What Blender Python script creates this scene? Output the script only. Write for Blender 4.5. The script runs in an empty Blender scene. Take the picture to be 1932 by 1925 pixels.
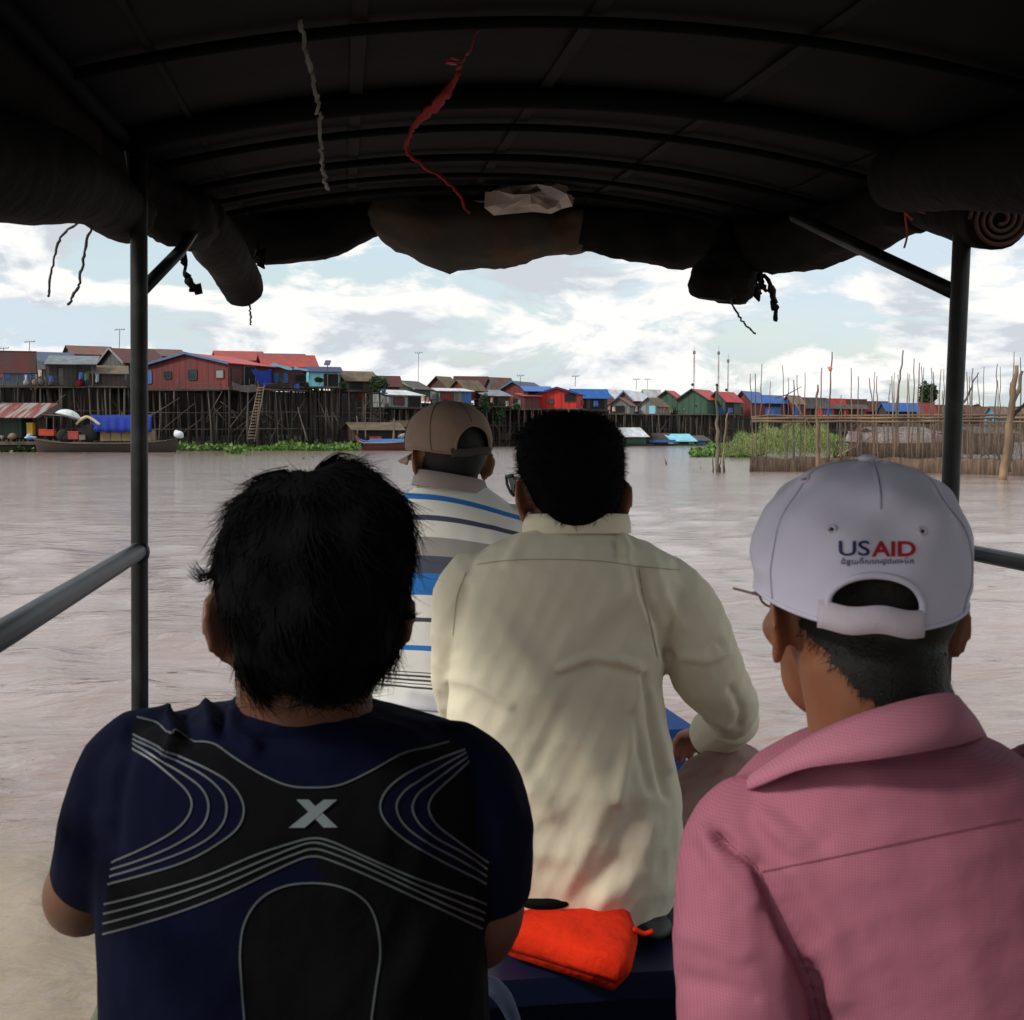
import bpy, math, random
import numpy as np
from mathutils import Vector, Matrix
from mathutils.bvhtree import BVHTree
random.seed(7); np.random.seed(7)
R = math.radians
S = bpy.context.scene
COL = S.collection

# ------------------------------------------------------------------ camera
H = 1.5                      # eye height above the river
FP, CX, CY, HY = 2332.0, 966.0, 962.5, 820.0
PITCH = math.atan((CY - HY) / FP)
cam_d = bpy.data.cameras.new('camera'); cam = bpy.data.objects.new('camera', cam_d)
COL.objects.link(cam); S.camera = cam
cam.location = (0, 0, H); cam.rotation_euler = (math.pi/2 - PITCH, 0, 0)
cam_d.sensor_width = 36; cam_d.lens = FP/1932*36
cam_d.clip_start = .05; cam_d.clip_end = 9000
cam_d.dof.use_dof = True; cam_d.dof.focus_distance = 7.0; cam_d.dof.aperture_fstop = 24

# ------------------------------------------------------------------ sky and sun
SUN_EL, SUN_AZ = R(38), R(-118)     # azimuth from +Y towards +X
w = bpy.data.worlds.new('World'); S.world = w; w.use_nodes = True
nt = w.node_tree; N = nt.nodes; L = nt.links; N.clear()
def nd(t, **k):
    n = N.new(t)
    for a, b in k.items(): setattr(n, a, b)
    return n
def mth(op, a, b=None, c=None):
    n = N.new('ShaderNodeMath'); n.operation = op
    for i, v in enumerate((a, b, c)):
        if v is None: continue
        if isinstance(v, (int, float)): n.inputs[i].default_value = v
        else: L.new(v, n.inputs[i])
    return n.outputs[0]
out = nd('ShaderNodeOutputWorld'); bg = nd('ShaderNodeBackground'); L.new(bg.outputs[0], out.inputs[0])
bg.inputs[1].default_value = .1
sky = nd('ShaderNodeTexSky', sky_type='NISHITA'); sky.sun_disc = False
sky.sun_elevation = SUN_EL; sky.sun_rotation = SUN_AZ; sky.dust_density = 2.0; sky.air_density = 1.3
tc = nd('ShaderNodeTexCoord'); sx = nd('ShaderNodeSeparateXYZ'); L.new(tc.outputs['Generated'], sx.inputs[0])
def cloud(dz, scale, sz, detail, seed, rough=.55, dist=.25):
    c = nd('ShaderNodeCombineXYZ')
    den = mth('ADD', mth('MAXIMUM', sx.outputs[2], 0.0), .55)
    L.new(mth('DIVIDE', sx.outputs[0], den), c.inputs[0]); L.new(mth('DIVIDE', sx.outputs[1], den), c.inputs[1])
    L.new(mth('ADD', mth('MULTIPLY', sx.outputs[2], sz), dz), c.inputs[2])
    n = nd('ShaderNodeTexNoise'); n.noise_dimensions = '4D'; n.inputs['W'].default_value = seed
    L.new(c.outputs[0], n.inputs['Vector']); n.inputs['Scale'].default_value = scale
    n.inputs['Detail'].default_value = detail; n.inputs['Roughness'].default_value = rough; n.inputs['Distortion'].default_value = dist
    return n.outputs[0]
def ramp(fac, pts):
    r = nd('ShaderNodeValToRGB'); L.new(fac, r.inputs[0]); e = r.color_ramp.elements
    while len(e) < len(pts): e.new(.5)
    for i, (p, c) in enumerate(pts): e[i].position = p; e[i].color = (c, c, c, 1) if isinstance(c, (int, float)) else (*c, 1)
    return r.outputs[0]
a0 = cloud(0, 4.8, 3.2, 10, 3.1, .6, .45); a1 = cloud(.10, 4.8, 3.2, 6, 3.1, .55, .45)
wisp = cloud(0, 2.2, 5.0, 6, 8.7, .6)
mask = ramp(a0, [(.462, 0.0), (.515, 1.0)])
veil = ramp(wisp, [(.38, .35), (.62, .95)])
lit = mth('ADD', mth('MULTIPLY', mth('SUBTRACT', a0, a1), 6.5), .56)   # billow tops against bases
m1 = nd('ShaderNodeMix', data_type='RGBA'); L.new(veil, m1.inputs['Factor'])
sc = nd('ShaderNodeVectorMath', operation='SCALE'); L.new(sky.outputs[0], sc.inputs[0]); sc.inputs['Scale'].default_value = 1.5
L.new(sc.outputs[0], m1.inputs['A']); m1.inputs['B'].default_value = (5.4, 6.35, 7.2, 1)
cc = ramp(lit, [(0.15, (.63, .68, .73)), (.45, (.82, .85, .88)), (.78, (1, .99, .97))])
cs = nd('ShaderNodeVectorMath', operation='SCALE'); L.new(cc, cs.inputs[0]); cs.inputs['Scale'].default_value = 8.2
m2 = nd('ShaderNodeMix', data_type='RGBA'); L.new(mask, m2.inputs['Factor'])
L.new(m1.outputs['Result'], m2.inputs['A']); L.new(cs.outputs[0], m2.inputs['B']); L.new(m2.outputs['Result'], bg.inputs[0])

sd = bpy.data.lights.new('sun', 'SUN'); sun = bpy.data.objects.new('sun', sd); COL.objects.link(sun)
sd.energy = 2.0; sd.angle = R(10); sd.color = (1, .95, .87)
sv = Vector((math.sin(SUN_AZ)*math.cos(SUN_EL), math.cos(SUN_AZ)*math.cos(SUN_EL), math.sin(SUN_EL)))
sun.rotation_euler = sv.to_track_quat('Z', 'Y').to_euler()
S.view_settings.view_transform = 'Standard'; S.view_settings.look = 'None'
S.view_settings.exposure = 0.3; S.view_settings.gamma = 1.0
S.cycles.max_bounces = 6

# ------------------------------------------------------------------ helpers: pixels of the photo's grid (1932 wide) to places
def ray(x, y):
    u = (x-CX)/FP; v = (CY-y)/FP; c, s = math.cos(PITCH), math.sin(PITCH)
    return Vector((u, c+v*s, -s+v*c))
def W(x, y, Y):
    d = ray(x, y); return Vector((0, 0, H)) + d*(Y/d.y)
def Wz(x, y, z):
    d = ray(x, y); return Vector((0, 0, H)) + d*((z-H)/d.z)
def proj(P):                       # numpy (n,3) -> pixel (n,2)
    c, s = math.cos(PITCH), math.sin(PITCH)
    X = P[:, 0]; Y = P[:, 1]; Z = P[:, 2]-H
    f = Y*c - Z*s; up = Y*s + Z*c
    return np.stack([CX+FP*X/f, CY-FP*up/f], 1)
BF, BR = Vector((-.1345, .991, 0)), Vector((.991, .1345, 0))   # the boat's forward and right
def B(F, lat, z): return BF*F + BR*lat + Vector((0, 0, H+z))      # z from eye level

# ------------------------------------------------------------------ materials
_m = {}
def mat(name, col, rough=.8, var=.25, vs=3., bump=0., bs=40., col2=None, cs=1.2, planks=0, metal=0., sss=0., check=0, detail=4., spec=.5, sheen=0., stretch=None, weave=0, thr=(.42,.6)):
    if name in _m: return _m[name]
    m = bpy.data.materials.new(name); m.use_nodes = True; nt = m.node_tree; n_ = nt.nodes; l = nt.links
    b = n_['Principled BSDF']; b.inputs['Roughness'].default_value = rough; b.inputs['Metallic'].default_value = metal
    b.inputs['Specular IOR Level'].default_value = spec
    tc = n_.new('ShaderNodeTexCoord'); src = tc.outputs['Object']
    if stretch:
        mp = n_.new('ShaderNodeMapping'); mp.inputs['Scale'].default_value = stretch; l.new(src, mp.inputs[0]); src2 = mp.outputs[0]
    else: src2 = src
    def noise(s, d=detail, v=src2):
        n = n_.new('ShaderNodeTexNoise'); n.inputs['Scale'].default_value = s; n.inputs['Detail'].default_value = d; l.new(v, n.inputs['Vector']); return n.outputs[0]
    def M(op, a, c):
        n = n_.new('ShaderNodeMath'); n.operation = op
        for i, v in enumerate((a, c)):
            if isinstance(v, (int, float)): n.inputs[i].default_value = v
            else: l.new(v, n.inputs[i])
        return n.outputs[0]
    if col2:
        rp = n_.new('ShaderNodeValToRGB'); l.new(noise(cs), rp.inputs[0])
        rp.color_ramp.elements[0].position = thr[0]; rp.color_ramp.elements[1].position = thr[1]
        rp.color_ramp.elements[0].color = (*col, 1); rp.color_ramp.elements[1].color = (*col2, 1); base = rp.outputs[0]
    else:
        rg = n_.new('ShaderNodeRGB'); rg.outputs[0].default_value = (*col, 1); base = rg.outputs[0]
    f = M('ADD', M('MULTIPLY', noise(vs), 2*var), 1-var)
    if planks:
        s = n_.new('ShaderNodeSeparateXYZ'); l.new(src, s.inputs[0])
        fr = M('FRACT', M('MULTIPLY', M('ADD', s.outputs[0], M('MULTIPLY', s.outputs[1], .63)), planks), 0)
        f = M('MULTIPLY', f, M('SUBTRACT', 1.0, M('MULTIPLY', M('LESS_THAN', fr, .16), .45)))
    if check:
        s = n_.new('ShaderNodeSeparateXYZ'); l.new(src, s.inputs[0])
        k1 = M('GREATER_THAN', M('FRACT', M('MULTIPLY', s.outputs[0], check), 0), .5); k2 = M('GREATER_THAN', M('FRACT', M('MULTIPLY', s.outputs[2], check), 0), .5)
        f = M('MULTIPLY', f, M('ADD', .86, M('MULTIPLY', M('ADD', k1, k2), .11)))
    sc_ = n_.new('ShaderNodeVectorMath'); sc_.operation = 'SCALE'; l.new(base, sc_.inputs[0]); l.new(f, sc_.inputs['Scale'])
    l.new(sc_.outputs[0], b.inputs['Base Color'])
    if bump or weave:
        bp = n_.new('ShaderNodeBump'); bp.inputs['Strength'].default_value = bump or .3; bp.inputs['Distance'].default_value = .02 if bs < 100 else .002
        hgt = noise(bs)
        if weave:
            s = n_.new('ShaderNodeSeparateXYZ'); l.new(src, s.inputs[0])
            hgt = M('ADD', hgt, M('MULTIPLY', M('ADD', M('SINE', M('MULTIPLY', s.outputs[0], weave), 0), M('SINE', M('MULTIPLY', s.outputs[2], weave), 0)), .25))
        l.new(hgt, bp.inputs['Height']); l.new(bp.outputs[0], b.inputs['Normal'])
    if sss:
        b.inputs['Subsurface Weight'].default_value = sss; b.inputs['Subsurface Radius'].default_value = (1, .35, .2); b.inputs['Subsurface Scale'].default_value = .012
    if sheen: b.inputs['Sheen Weight'].default_value = sheen
    _m[name] = m; return m

# ------------------------------------------------------------------ objects
def tag(o, label=None, cat=None, group=None, kind=None):
    if label: o['label'] = label
    if cat: o['category'] = cat
    if group: o['group'] = group
    if kind: o['kind'] = kind
    return o
def thing(name, loc, label, cat, group=None):
    o = bpy.data.objects.new(name, None); COL.objects.link(o); o.location = loc; o.empty_display_size = .2
    return tag(o, label, cat, group)
def link(name, me, parent=None, mats=None):
    o = bpy.data.objects.new(name, me); COL.objects.link(o)
    if mats is not None:
        for m in (mats if isinstance(mats, (list, tuple)) else [mats]): me.materials.append(m)
    if parent is not None:
        o.parent = parent
        if parent.type == 'EMPTY': o.matrix_parent_inverse = Matrix.Translation(-Vector(parent.location))
    return o
class MB:
    def __init__(s): s.v = []; s.f = []; s.m = []
    def add(s, vs, fs, mi=0):
        k = len(s.v); s.v += [tuple(p) for p in vs]; s.f += [tuple(i+k for i in f) for f in fs]; s.m += [mi]*len(fs)
    def obox(s, o, a, b, c, mi=0):       # corner and three edge vectors
        o, a, b, c = Vector(o), Vector(a), Vector(b), Vector(c)
        vs = [o, o+a, o+a+b, o+b, o+c, o+a+c, o+a+b+c, o+b+c]
        s.add(vs, [(0,3,2,1), (4,5,6,7), (0,1,5,4), (1,2,6,5), (2,3,7,6), (3,0,4,7)] if a.cross(b).dot(c) > 0 else [(0,1,2,3), (7,6,5,4), (4,5,1,0), (5,6,2,1), (6,7,3,2), (7,4,0,3)], mi)
    def box(s, lo, hi, mi=0):
        lo, hi = Vector(lo), Vector(hi); d = hi-lo; s.obox(lo, (d.x,0,0), (0,d.y,0), (0,0,d.z), mi)
    def slab(s, quad, th, mi=0):         # a quad given thickness along its normal
        q = [Vector(p) for p in quad]; n = (q[1]-q[0]).cross(q[3]-q[0]).normalized()*th; k = len(q)
        s.add(q+[p+n for p in q], [tuple(range(k))[::-1], tuple(range(k, 2*k))]+[(i, (i+1) % k, (i+1) % k+k, i+k) for i in range(k)], mi)
    def tube(s, pts, rad, n=8, mi=0, flat=1.0, up=Vector((0,0,1))):
        pts = [Vector(p) for p in pts]; k = len(pts)
        if isinstance(rad, (int, float)): rad = [rad]*k
        vs = []; pu = None
        for i, p in enumerate(pts):
            t = (pts[min(i+1, k-1)]-pts[max(i-1, 0)]); t = t.normalized() if t.length > 1e-9 else Vector((0,0,1))
            if pu is None:
                pu = up if abs(t.dot(up)) < .95 else Vector((1,0,0))
            a = (pu - t*pu.dot(t)).normalized(); b = t.cross(a); pu = a
            for j in range(n):
                q = 2*math.pi*j/n; vs.append(p + a*math.cos(q)*rad[i]*flat + b*math.sin(q)*rad[i])
        fs = [(i*n+j, i*n+(j+1) % n, (i+1)*n+(j+1) % n, (i+1)*n+j) for i in range(k-1) for j in range(n)]
        fs += [tuple(range(n))[::-1], tuple(range((k-1)*n, k*n))]
        s.add(vs, fs, mi)
    def ell(s, c, r, rot=None, nu=16, nv=10, mi=0):
        c = Vector(c); vs = []
        for i in range(nv+1):
            ph = math.pi*i/nv
            for j in range(nu):
                th = 2*math.pi*j/nu; p = Vector((r[0]*math.sin(ph)*math.cos(th), r[1]*math.sin(ph)*math.sin(th), r[2]*math.cos(ph)))
                vs.append(c + (rot @ p if rot else p))
        s.add(vs, [(i*nu+j, (i+1)*nu+j, (i+1)*nu+(j+1) % nu, i*nu+(j+1) % nu) for i in range(nv) for j in range(nu)], mi)
    def loft(s, rows, n=28, ex=2.3):
        """rows: (px y, px left, px right, depth Y, half depth); rings between measured outlines"""
        k = len(rows); vs = []
        for (y, xl, xr, Y, b) in rows:
            p = W(xl, y, Y); q = W(xr, y, Y); c = (p+q)/2; a = (q-p).length/2
            for j in range(n):
                th = 2*math.pi*j/n; ct, st = math.cos(th), math.sin(th)
                vs.append(c+Vector((a*math.copysign(abs(ct)**(2/ex), ct), b*math.copysign(abs(st)**(2/ex), st), 0)))
        fs = [(i*n+j, (i+1)*n+j, (i+1)*n+(j+1) % n, i*n+(j+1) % n) for i in range(k-1) for j in range(n)]
        fs += [tuple(range(n)), tuple(range((k-1)*n, k*n))[::-1]]
        s.add(vs, fs)
    def pxtube(s, pts, n=16):             # (x, y, Y, r)
        P = [W(x, y, Y) for x, y, Y, r in pts]; r = [q[3] for q in pts]
        P, r = smooth_path(P, r, 5)
        d0 = (P[0]-P[1]).normalized()*r[0]*.6; d1 = (P[-1]-P[-2]).normalized()*r[-1]*.6
        P = [P[0]+d0]+P+[P[-1]+d1]; r = [r[0]*.55]+r+[r[-1]*.55]
        s.tube(P, r, n)
    def mesh(s, name='m', smooth=True):
        me = bpy.data.meshes.new(name); me.from_pydata(s.v, [], s.f); me.update()
        me.polygons.foreach_set('material_index', s.m)
        if smooth: me.polygons.foreach_set('use_smooth', [True]*len(s.f))
        return me
    def build(s, name, m, parent=None, smooth=False): return link(name, s.mesh(name, smooth), parent, m)
def smooth_path(P, r, sub=4):
    P = [Vector(p) for p in P]; n = len(P); o = []; q = []
    for i in range(n-1):
        a, b, c, d = P[max(i-1, 0)], P[i], P[i+1], P[min(i+2, n-1)]
        for k in range(sub):
            t = k/sub
            o.append(.5*((2*b)+(c-a)*t+(2*a-5*b+4*c-d)*t*t+(3*b-a-3*c+d)*t**3)); q.append(r[i]*(1-t)+r[i+1]*t)
    o.append(P[-1]); q.append(r[-1]); return o, q
def remesh(mb, name, m, parent, vox=.006, it=6, fac=.5, sub=False):
    me = mb.mesh('raw'); o = bpy.data.objects.new('raw', me); COL.objects.link(o)
    md = o.modifiers.new('r', 'REMESH'); md.mode = 'VOXEL'; md.voxel_size = vox; md.use_smooth_shade = True
    sm = o.modifiers.new('s', 'SMOOTH'); sm.iterations = it; sm.factor = fac
    dg = bpy.context.evaluated_depsgraph_get(); me2 = bpy.data.meshes.new_from_object(o.evaluated_get(dg))
    bpy.data.objects.remove(o); bpy.data.meshes.remove(me); me2.name = name; me2.materials.clear()
    ob = link(name, me2, parent, m); me2.polygons.foreach_set('use_smooth', [True]*len(me2.polygons)); return ob
def vget(me):
    a = np.empty(len(me.vertices)*3); me.vertices.foreach_get('co', a); a = a.reshape(-1, 3)
    n = np.empty(len(me.vertices)*3); me.vertex_normals.foreach_get('vector', n); return a, n.reshape(-1, 3)
def vset(me, a): me.vertices.foreach_set('co', a.ravel()); me.update()
def segdist(p, poly):
    best = np.full(len(p), 1e9)
    for (x0, y0), (x1, y1) in zip(poly[:-1], poly[1:]):
        d = np.array([x1-x0, y1-y0], float); t = np.clip(((p-[x0, y0])@d)/(d@d+1e-9), 0, 1)
        best = np.minimum(best, np.hypot(*(p-[x0, y0]-t[:, None]*d).T))
    return best
def fold(o, folds, noise=0., nscale=(9, 9, 5), seed=0):
    """cloth folds: (polyline over the photo grid, height in m, width in grid px), back side of the garment only"""
    me = o.data; a, n = vget(me); px = proj(a)
    view = a-np.array([0, 0, H]); view /= np.linalg.norm(view, axis=1)[:, None]; face = np.clip(-(view*n).sum(1)*3+.5, 0, 1)
    d = np.zeros(len(a))
    for poly, amp, wd in folds: d += amp*np.exp(-(segdist(px, poly)/wd)**2)*face
    if noise:
        rs = np.random.RandomState(seed)
        for k in range(9):
            v = rs.normal(size=3)*np.array(nscale)*(1+.45*k); ph = rs.rand()*6.3
            w2 = rs.normal(size=3)*4; s_ = np.sin(a@v+ph+1.6*np.sin(a@w2)); d += noise*(1/(1+.45*k))*(np.abs(s_)*-1.0+.6)
    vset(me, a+n*d[:, None])
def bvh(o): 
    me = o.data; return BVHTree.FromPolygons([v.co.copy() for v in me.vertices], [tuple(p.vertices) for p in me.polygons])
def hit(bv, x, y, off=.001):
    d = ray(x, y).normalized(); p, n, i, t = bv.ray_cast(Vector((0, 0, H)), d)
    if p is None: return None
    if n.dot(d) > 0: n = -n
    return p+n*off
def ribbon(bv, poly, wpx, name, m, parent, off=.0012, step=8, taper=False):
    """a printed line or seam laid on the cloth along a polyline of the photo grid"""
    P, _ = smooth_path([Vector((x, y, 0)) for x, y in poly], [0]*len(poly), 8)
    mb = MB(); row = []
    for i, p in enumerate(P):
        t = (P[min(i+1, len(P)-1)]-P[max(i-1, 0)]).normalized(); s = Vector((-t.y, t.x, 0))*wpx/2
        if taper: s *= .35+.65*math.sin(math.pi*i/(len(P)-1))
        a = hit(bv, p.x+s.x, p.y+s.y, off); b = hit(bv, p.x-s.x, p.y-s.y, off)
        if a is None or b is None or (row and (a-row[-1][0]).length > .04): row_ok = False
        else: row_ok = True
        if row_ok: row.append((a, b))
    for q, r_ in zip(row[:-1], row[1:]): mb.add([q[0], r_[0], r_[1], q[1]], [(0, 1, 2, 3)])
    return mb.build(name, m, parent, True) if mb.v else None
def strands(name, o, n, ln, lift, m, parent, seed=1, width=.0011, flow=(0, 0, -1), mask=None, jit=.6, curl=.0, lenvar=.5):
    rs = np.random.RandomState(seed); a, nn = vget(o.data)
    idx = np.arange(len(a))
    if mask is not None: idx = idx[mask(a, nn)]
    if len(idx) == 0: return None
    idx = rs.choice(idx, n); p = a[idx]+rs.normal(size=(n, 3))*.0015; nr = nn[idx]
    fl = (flow(p, nr) if callable(flow) else np.array(flow, float)[None])+rs.normal(size=(n, 3))*jit; fl -= nr*(fl*nr).sum(1)[:, None]; fl /= np.linalg.norm(fl, axis=1)[:, None]+1e-6
    side = np.cross(fl, nr); side = side+nr*rs.normal(size=(n, 1))*.8; side /= np.linalg.norm(side, axis=1)[:, None]
    le = ln*(1-lenvar+lenvar*2*rs.rand(n))[:, None]; lf = lift*(.5+rs.rand(n))[:, None]
    K = 4; V = np.empty((n, K, 2, 3)); cv = rs.normal(size=(n, 1))*curl
    for k in range(K):
        t = k/(K-1); c = p - nr*.003 - nr*(le*t)**2/.19 + fl*le*t*(1-lf*.3) + nr*le*lf*t*(1.0-.25*t) + side*cv*t*t*le
        wd = width*(1-.85*t); V[:, k, 0] = c-side*wd/2; V[:, k, 1] = c+side*wd/2
    V = V.reshape(-1, 3); f = []
    base = np.arange(n)[:, None]*(2*K)
    q = np.concatenate([base+np.array([[2*k, 2*k+1, 2*k+3, 2*k+2]]) for k in range(K-1)], 0)
    me = bpy.data.meshes.new(name); me.from_pydata(V.tolist(), [], q.tolist()); me.update()
    return link(name, me, parent, m)

# ------------------------------------------------------------------ river
def water():
    us = np.concatenate([np.linspace(-.62, .62, 190)])
    ys = np.concatenate([[.3], 1.2*(9000/1.2)**np.linspace(0, 1, 520)])
    V = []
    rs = np.random.RandomState(4); waves = []
    for k in range(26):
        lam = .2*(9**rs.rand()); ang = rs.normal()*.65+.35; waves.append((2*math.pi/lam, ang, rs.rand()*6.3, .0062*lam**.5))
    U, Y = np.meshgrid(us, ys); X = U*Y*(1+2.5/np.maximum(Y, .5)*.6); z = np.zeros_like(X); dy = np.gradient(ys)[:, None]
    for k, a, ph, am in waves:
        fade = np.clip(1.6-dy*k/1.6, 0, 1); s = np.sin(k*(X*math.sin(a)+Y*math.cos(a))+ph+.9*np.sin(X*.5+Y*.33+ph)); z += am*fade*(s+.25*s*s)
    z *= np.clip(70/np.maximum(Y, 1), 0, 1)*1.0
    V = np.stack([X, Y, z], -1).reshape(-1, 3); nu = len(us); nv = len(ys)
    i, j = np.meshgrid(np.arange(nv-1), np.arange(nu-1), indexing='ij'); a = i*nu+j
    q = np.stack([a, a+1, a+nu+1, a+nu], -1).reshape(-1, 4)
    me = bpy.data.meshes.new('river'); me.from_pydata(V.tolist(), [], q.tolist()); me.polygons.foreach_set('use_smooth', [True]*len(q)); me.update()
    # far sides and behind the boat, a few mm lower so that it never shares a plane
    m = bpy.data.materials.new('river_water'); m.use_nodes = True; n_ = m.node_tree.nodes; l = m.node_tree.links; b = n_['Principled BSDF']
    b.inputs['Roughness'].default_value = .09; b.inputs['IOR'].default_value = 1.46
    tc = n_.new('ShaderNodeTexCoord')
    def noise(s, d, st=(1, 1, 1), w=0.):
        mp = n_.new('ShaderNodeMapping'); mp.inputs['Scale'].default_value = st; l.new(tc.outputs['Object'], mp.inputs[0])
        n = n_.new('ShaderNodeTexNoise'); n.inputs['Scale'].default_value = s; n.inputs['Detail'].default_value = d; n.inputs['Distortion'].default_value = w; l.new(mp.outputs[0], n.inputs['Vector']); return n.outputs[0]
    rp = n_.new('ShaderNodeValToRGB'); l.new(noise(.35, 4), rp.inputs[0]); e = rp.color_ramp.elements
    e[0].position = .35; e[0].color = (.225, .15, .12, 1); e[1].position = .65; e[1].color = (.32, .245, .215, 1)
    # churned, silty wash thrown out along the hull's left side
    sep = n_.new('ShaderNodeSeparateXYZ'); l.new(tc.outputs['Object'], sep.inputs[0])
    def M(op, a, c, d=None):
        n = n_.new('ShaderNodeMath'); n.operation = op
        for i, v in enumerate((a, c, d)):
            if v is None: continue
            if isinstance(v, (int, float)): n.inputs[i].default_value = v
            else: l.new(v, n.inputs[i])
        return n.outputs[0]
    dist = M('ADD', M('MULTIPLY', sep.outputs[0], .12), M('MULTIPLY', sep.outputs[1], 1.0))
    edge = M('ADD', dist, M('MULTIPLY', M('SUBTRACT', noise(2.2, 6), .5), 2.0))
    wash = n_.new('ShaderNodeMapRange'); l.new(edge, wash.inputs[0]); wash.inputs[1].default_value = 4.55; wash.inputs[2].default_value = 3.7; wash.inputs[3].default_value = 0; wash.inputs[4].default_value = 1
    speck = n_.new('ShaderNodeMapRange'); l.new(noise(24, 5), speck.inputs[0]); speck.inputs[1].default_value = .30; speck.inputs[2].default_value = .52; speck.inputs[3].default_value = .45; speck.inputs[4].default_value = 1
    fo = M('MULTIPLY', wash.outputs[0], speck.outputs[0])
    mx = n_.new('ShaderNodeMix'); mx.data_type = 'RGBA'; l.new(fo, mx.inputs['Factor']); l.new(rp.outputs[0], mx.inputs['A']); mx.inputs['B'].default_value = (.29, .235, .17, 1)
    l.new(mx.outputs['Result'], b.inputs['Base Color'])
    l.new(M('ADD', M('MULTIPLY', fo, .6), .09), b.inputs['Roughness'])
    b1 = n_.new('ShaderNodeBump'); b1.inputs['Strength'].default_value = 1; b1.inputs['Distance'].default_value = .045; l.new(noise(3.8, 7, (.75, 1.5, 1), .5), b1.inputs['Height'])
    b2 = n_.new('ShaderNodeBump'); b2.inputs['Strength'].default_value = .6; b2.inputs['Distance'].default_value = .014; l.new(noise(13, 4, (.8, 1.5, 1), .3), b2.inputs['Height']); l.new(b1.outputs[0], b2.inputs['Normal'])
    b3 = n_.new('ShaderNodeBump'); b3.inputs['Strength'].default_value = .35; b3.inputs['Distance'].default_value = .08; l.new(noise(.9, 6, (.5, 1.8, 1), .5), b3.inputs['Height']); l.new(b2.outputs[0], b3.inputs['Normal']); l.new(b3.outputs[0], b.inputs['Normal'])
    tag(link('river', me, None, m), kind='structure')
    mb = MB(); s = 9000
    mb.add([(-s, -s, -.12), (s, -s, -.12), (s, s, -.12), (-s, s, -.12)], [(0, 1, 2, 3)])
    tag(mb.build('river', m), kind='structure')
water()

# ------------------------------------------------------------------ river bank
DX = [-500, 0, 500, 800, 1000, 1250, 1500, 1900, 2600]; DY = [100, 108, 117, 138, 162, 180, 200, 250, 420]
def D(x): return float(np.interp(x, DX, DY))
def bank():
    xs = list(range(-900, 2700, 40)); offs = [(-3, -.6), (0, .05), (3, .35), (9, .9), (20, 1.9), (40, 2.6), (120, 3.0), (700, 3.4), (6000, 3.4)]
    V = []; F = []; k = len(offs)
    for x in xs:
        Y = D(x); X = (x-CX)/FP*Y
        for o, z in offs: V.append((X*(1+o/Y) - (0 if o < 100 else 0), Y+o, z+random.uniform(-.12, .12)))
    for i in range(len(xs)-1):
        for j in range(k-1): F.append((i*k+j, (i+1)*k+j, (i+1)*k+j+1, i*k+j+1))
    mb = MB(); mb.add(V, F)
    tag(mb.build('river_bank', mat('bank_mud', (.035, .026, .018), .95, .35, .8, .6, 3, (.03, .04, .015), .3), None, True), kind='structure')
bank()

# leafy cover: many small leaf faces in one mesh
def leaves(pts, size, seed=0, up=.5):
    rs = np.random.RandomState(seed); n = len(pts); pts = np.asarray(pts)
    d = rs.normal(size=(n, 3)); d[:, 2] = np.abs(d[:, 2])*up+.2; d /= np.linalg.norm(d, axis=1)[:, None]
    s = np.cross(d, rs.normal(size=(n, 3))); s /= np.linalg.norm(s, axis=1)[:, None]
    sz = (size*(.5+rs.rand(n)))[:, None]
    V = np.stack([pts, pts+d*sz*.5+s*sz*.28, pts+d*sz, pts+d*sz*.5-s*sz*.28], 1).reshape(-1, 3)
    F = (np.arange(n)[:, None]*4+np.arange(4)[None]).tolist()
    return V.tolist(), F
green1 = mat('hyacinth_leaf', (.06, .15, .018), .55, .5, .8, col2=(.12, .22, .03), cs=.5)
green2 = mat('reed_leaf', (.075, .15, .025), .6, .5, .7, col2=(.20, .22, .06), cs=.3)
green3 = mat('dark_leaf', (.025, .06, .018), .6, .5, 1.5)
def cover(name, label, spots, size, m, cat='plants', z0=.0, zh=.5, n=9000, seed=0, kind='stuff'):
    rs = np.random.RandomState(seed); P = []
    for (x0, x1, y0, y1, h) in spots:       # over water, rows of the photo grid
        cnt = int(n*(x1-x0)/sum(s[1]-s[0] for s in spots))
        for _ in range(cnt):
            x = rs.uniform(x0, x1); y = rs.uniform(y0, y1); p = Wz(x, y, 0.0)
            wob = .55+.45*math.sin(x*.045+y)*math.sin(x*.013+1.3)
            P.append((p.x, p.y, z0+rs.rand()*h*wob))
    V, F = leaves(P, size, seed); mb = MB(); mb.add(V, F)
    return tag(mb.build(name, m), label, cat, None, kind)
cover('water_hyacinth', 'green strip of water hyacinth along the foot of the stilts', [(-60, 80, 845, 853, .5), (325, 680, 843.5, 851, .7), (430, 455, 851, 857, .3), (900, 965, 838.5, 841.5, .5), (1190, 1345, 837.5, 840, .45)], .42, green1, 'water plants', n=20000, seed=2)
cover('floating_vegetation', 'low green mat of floating plants in front of the reed bush', [(1305, 1420, 853, 863, .35), (1340, 1440, 845, 862, .8)], .30, green1, 'water plants', n=9000, seed=5)
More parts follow.
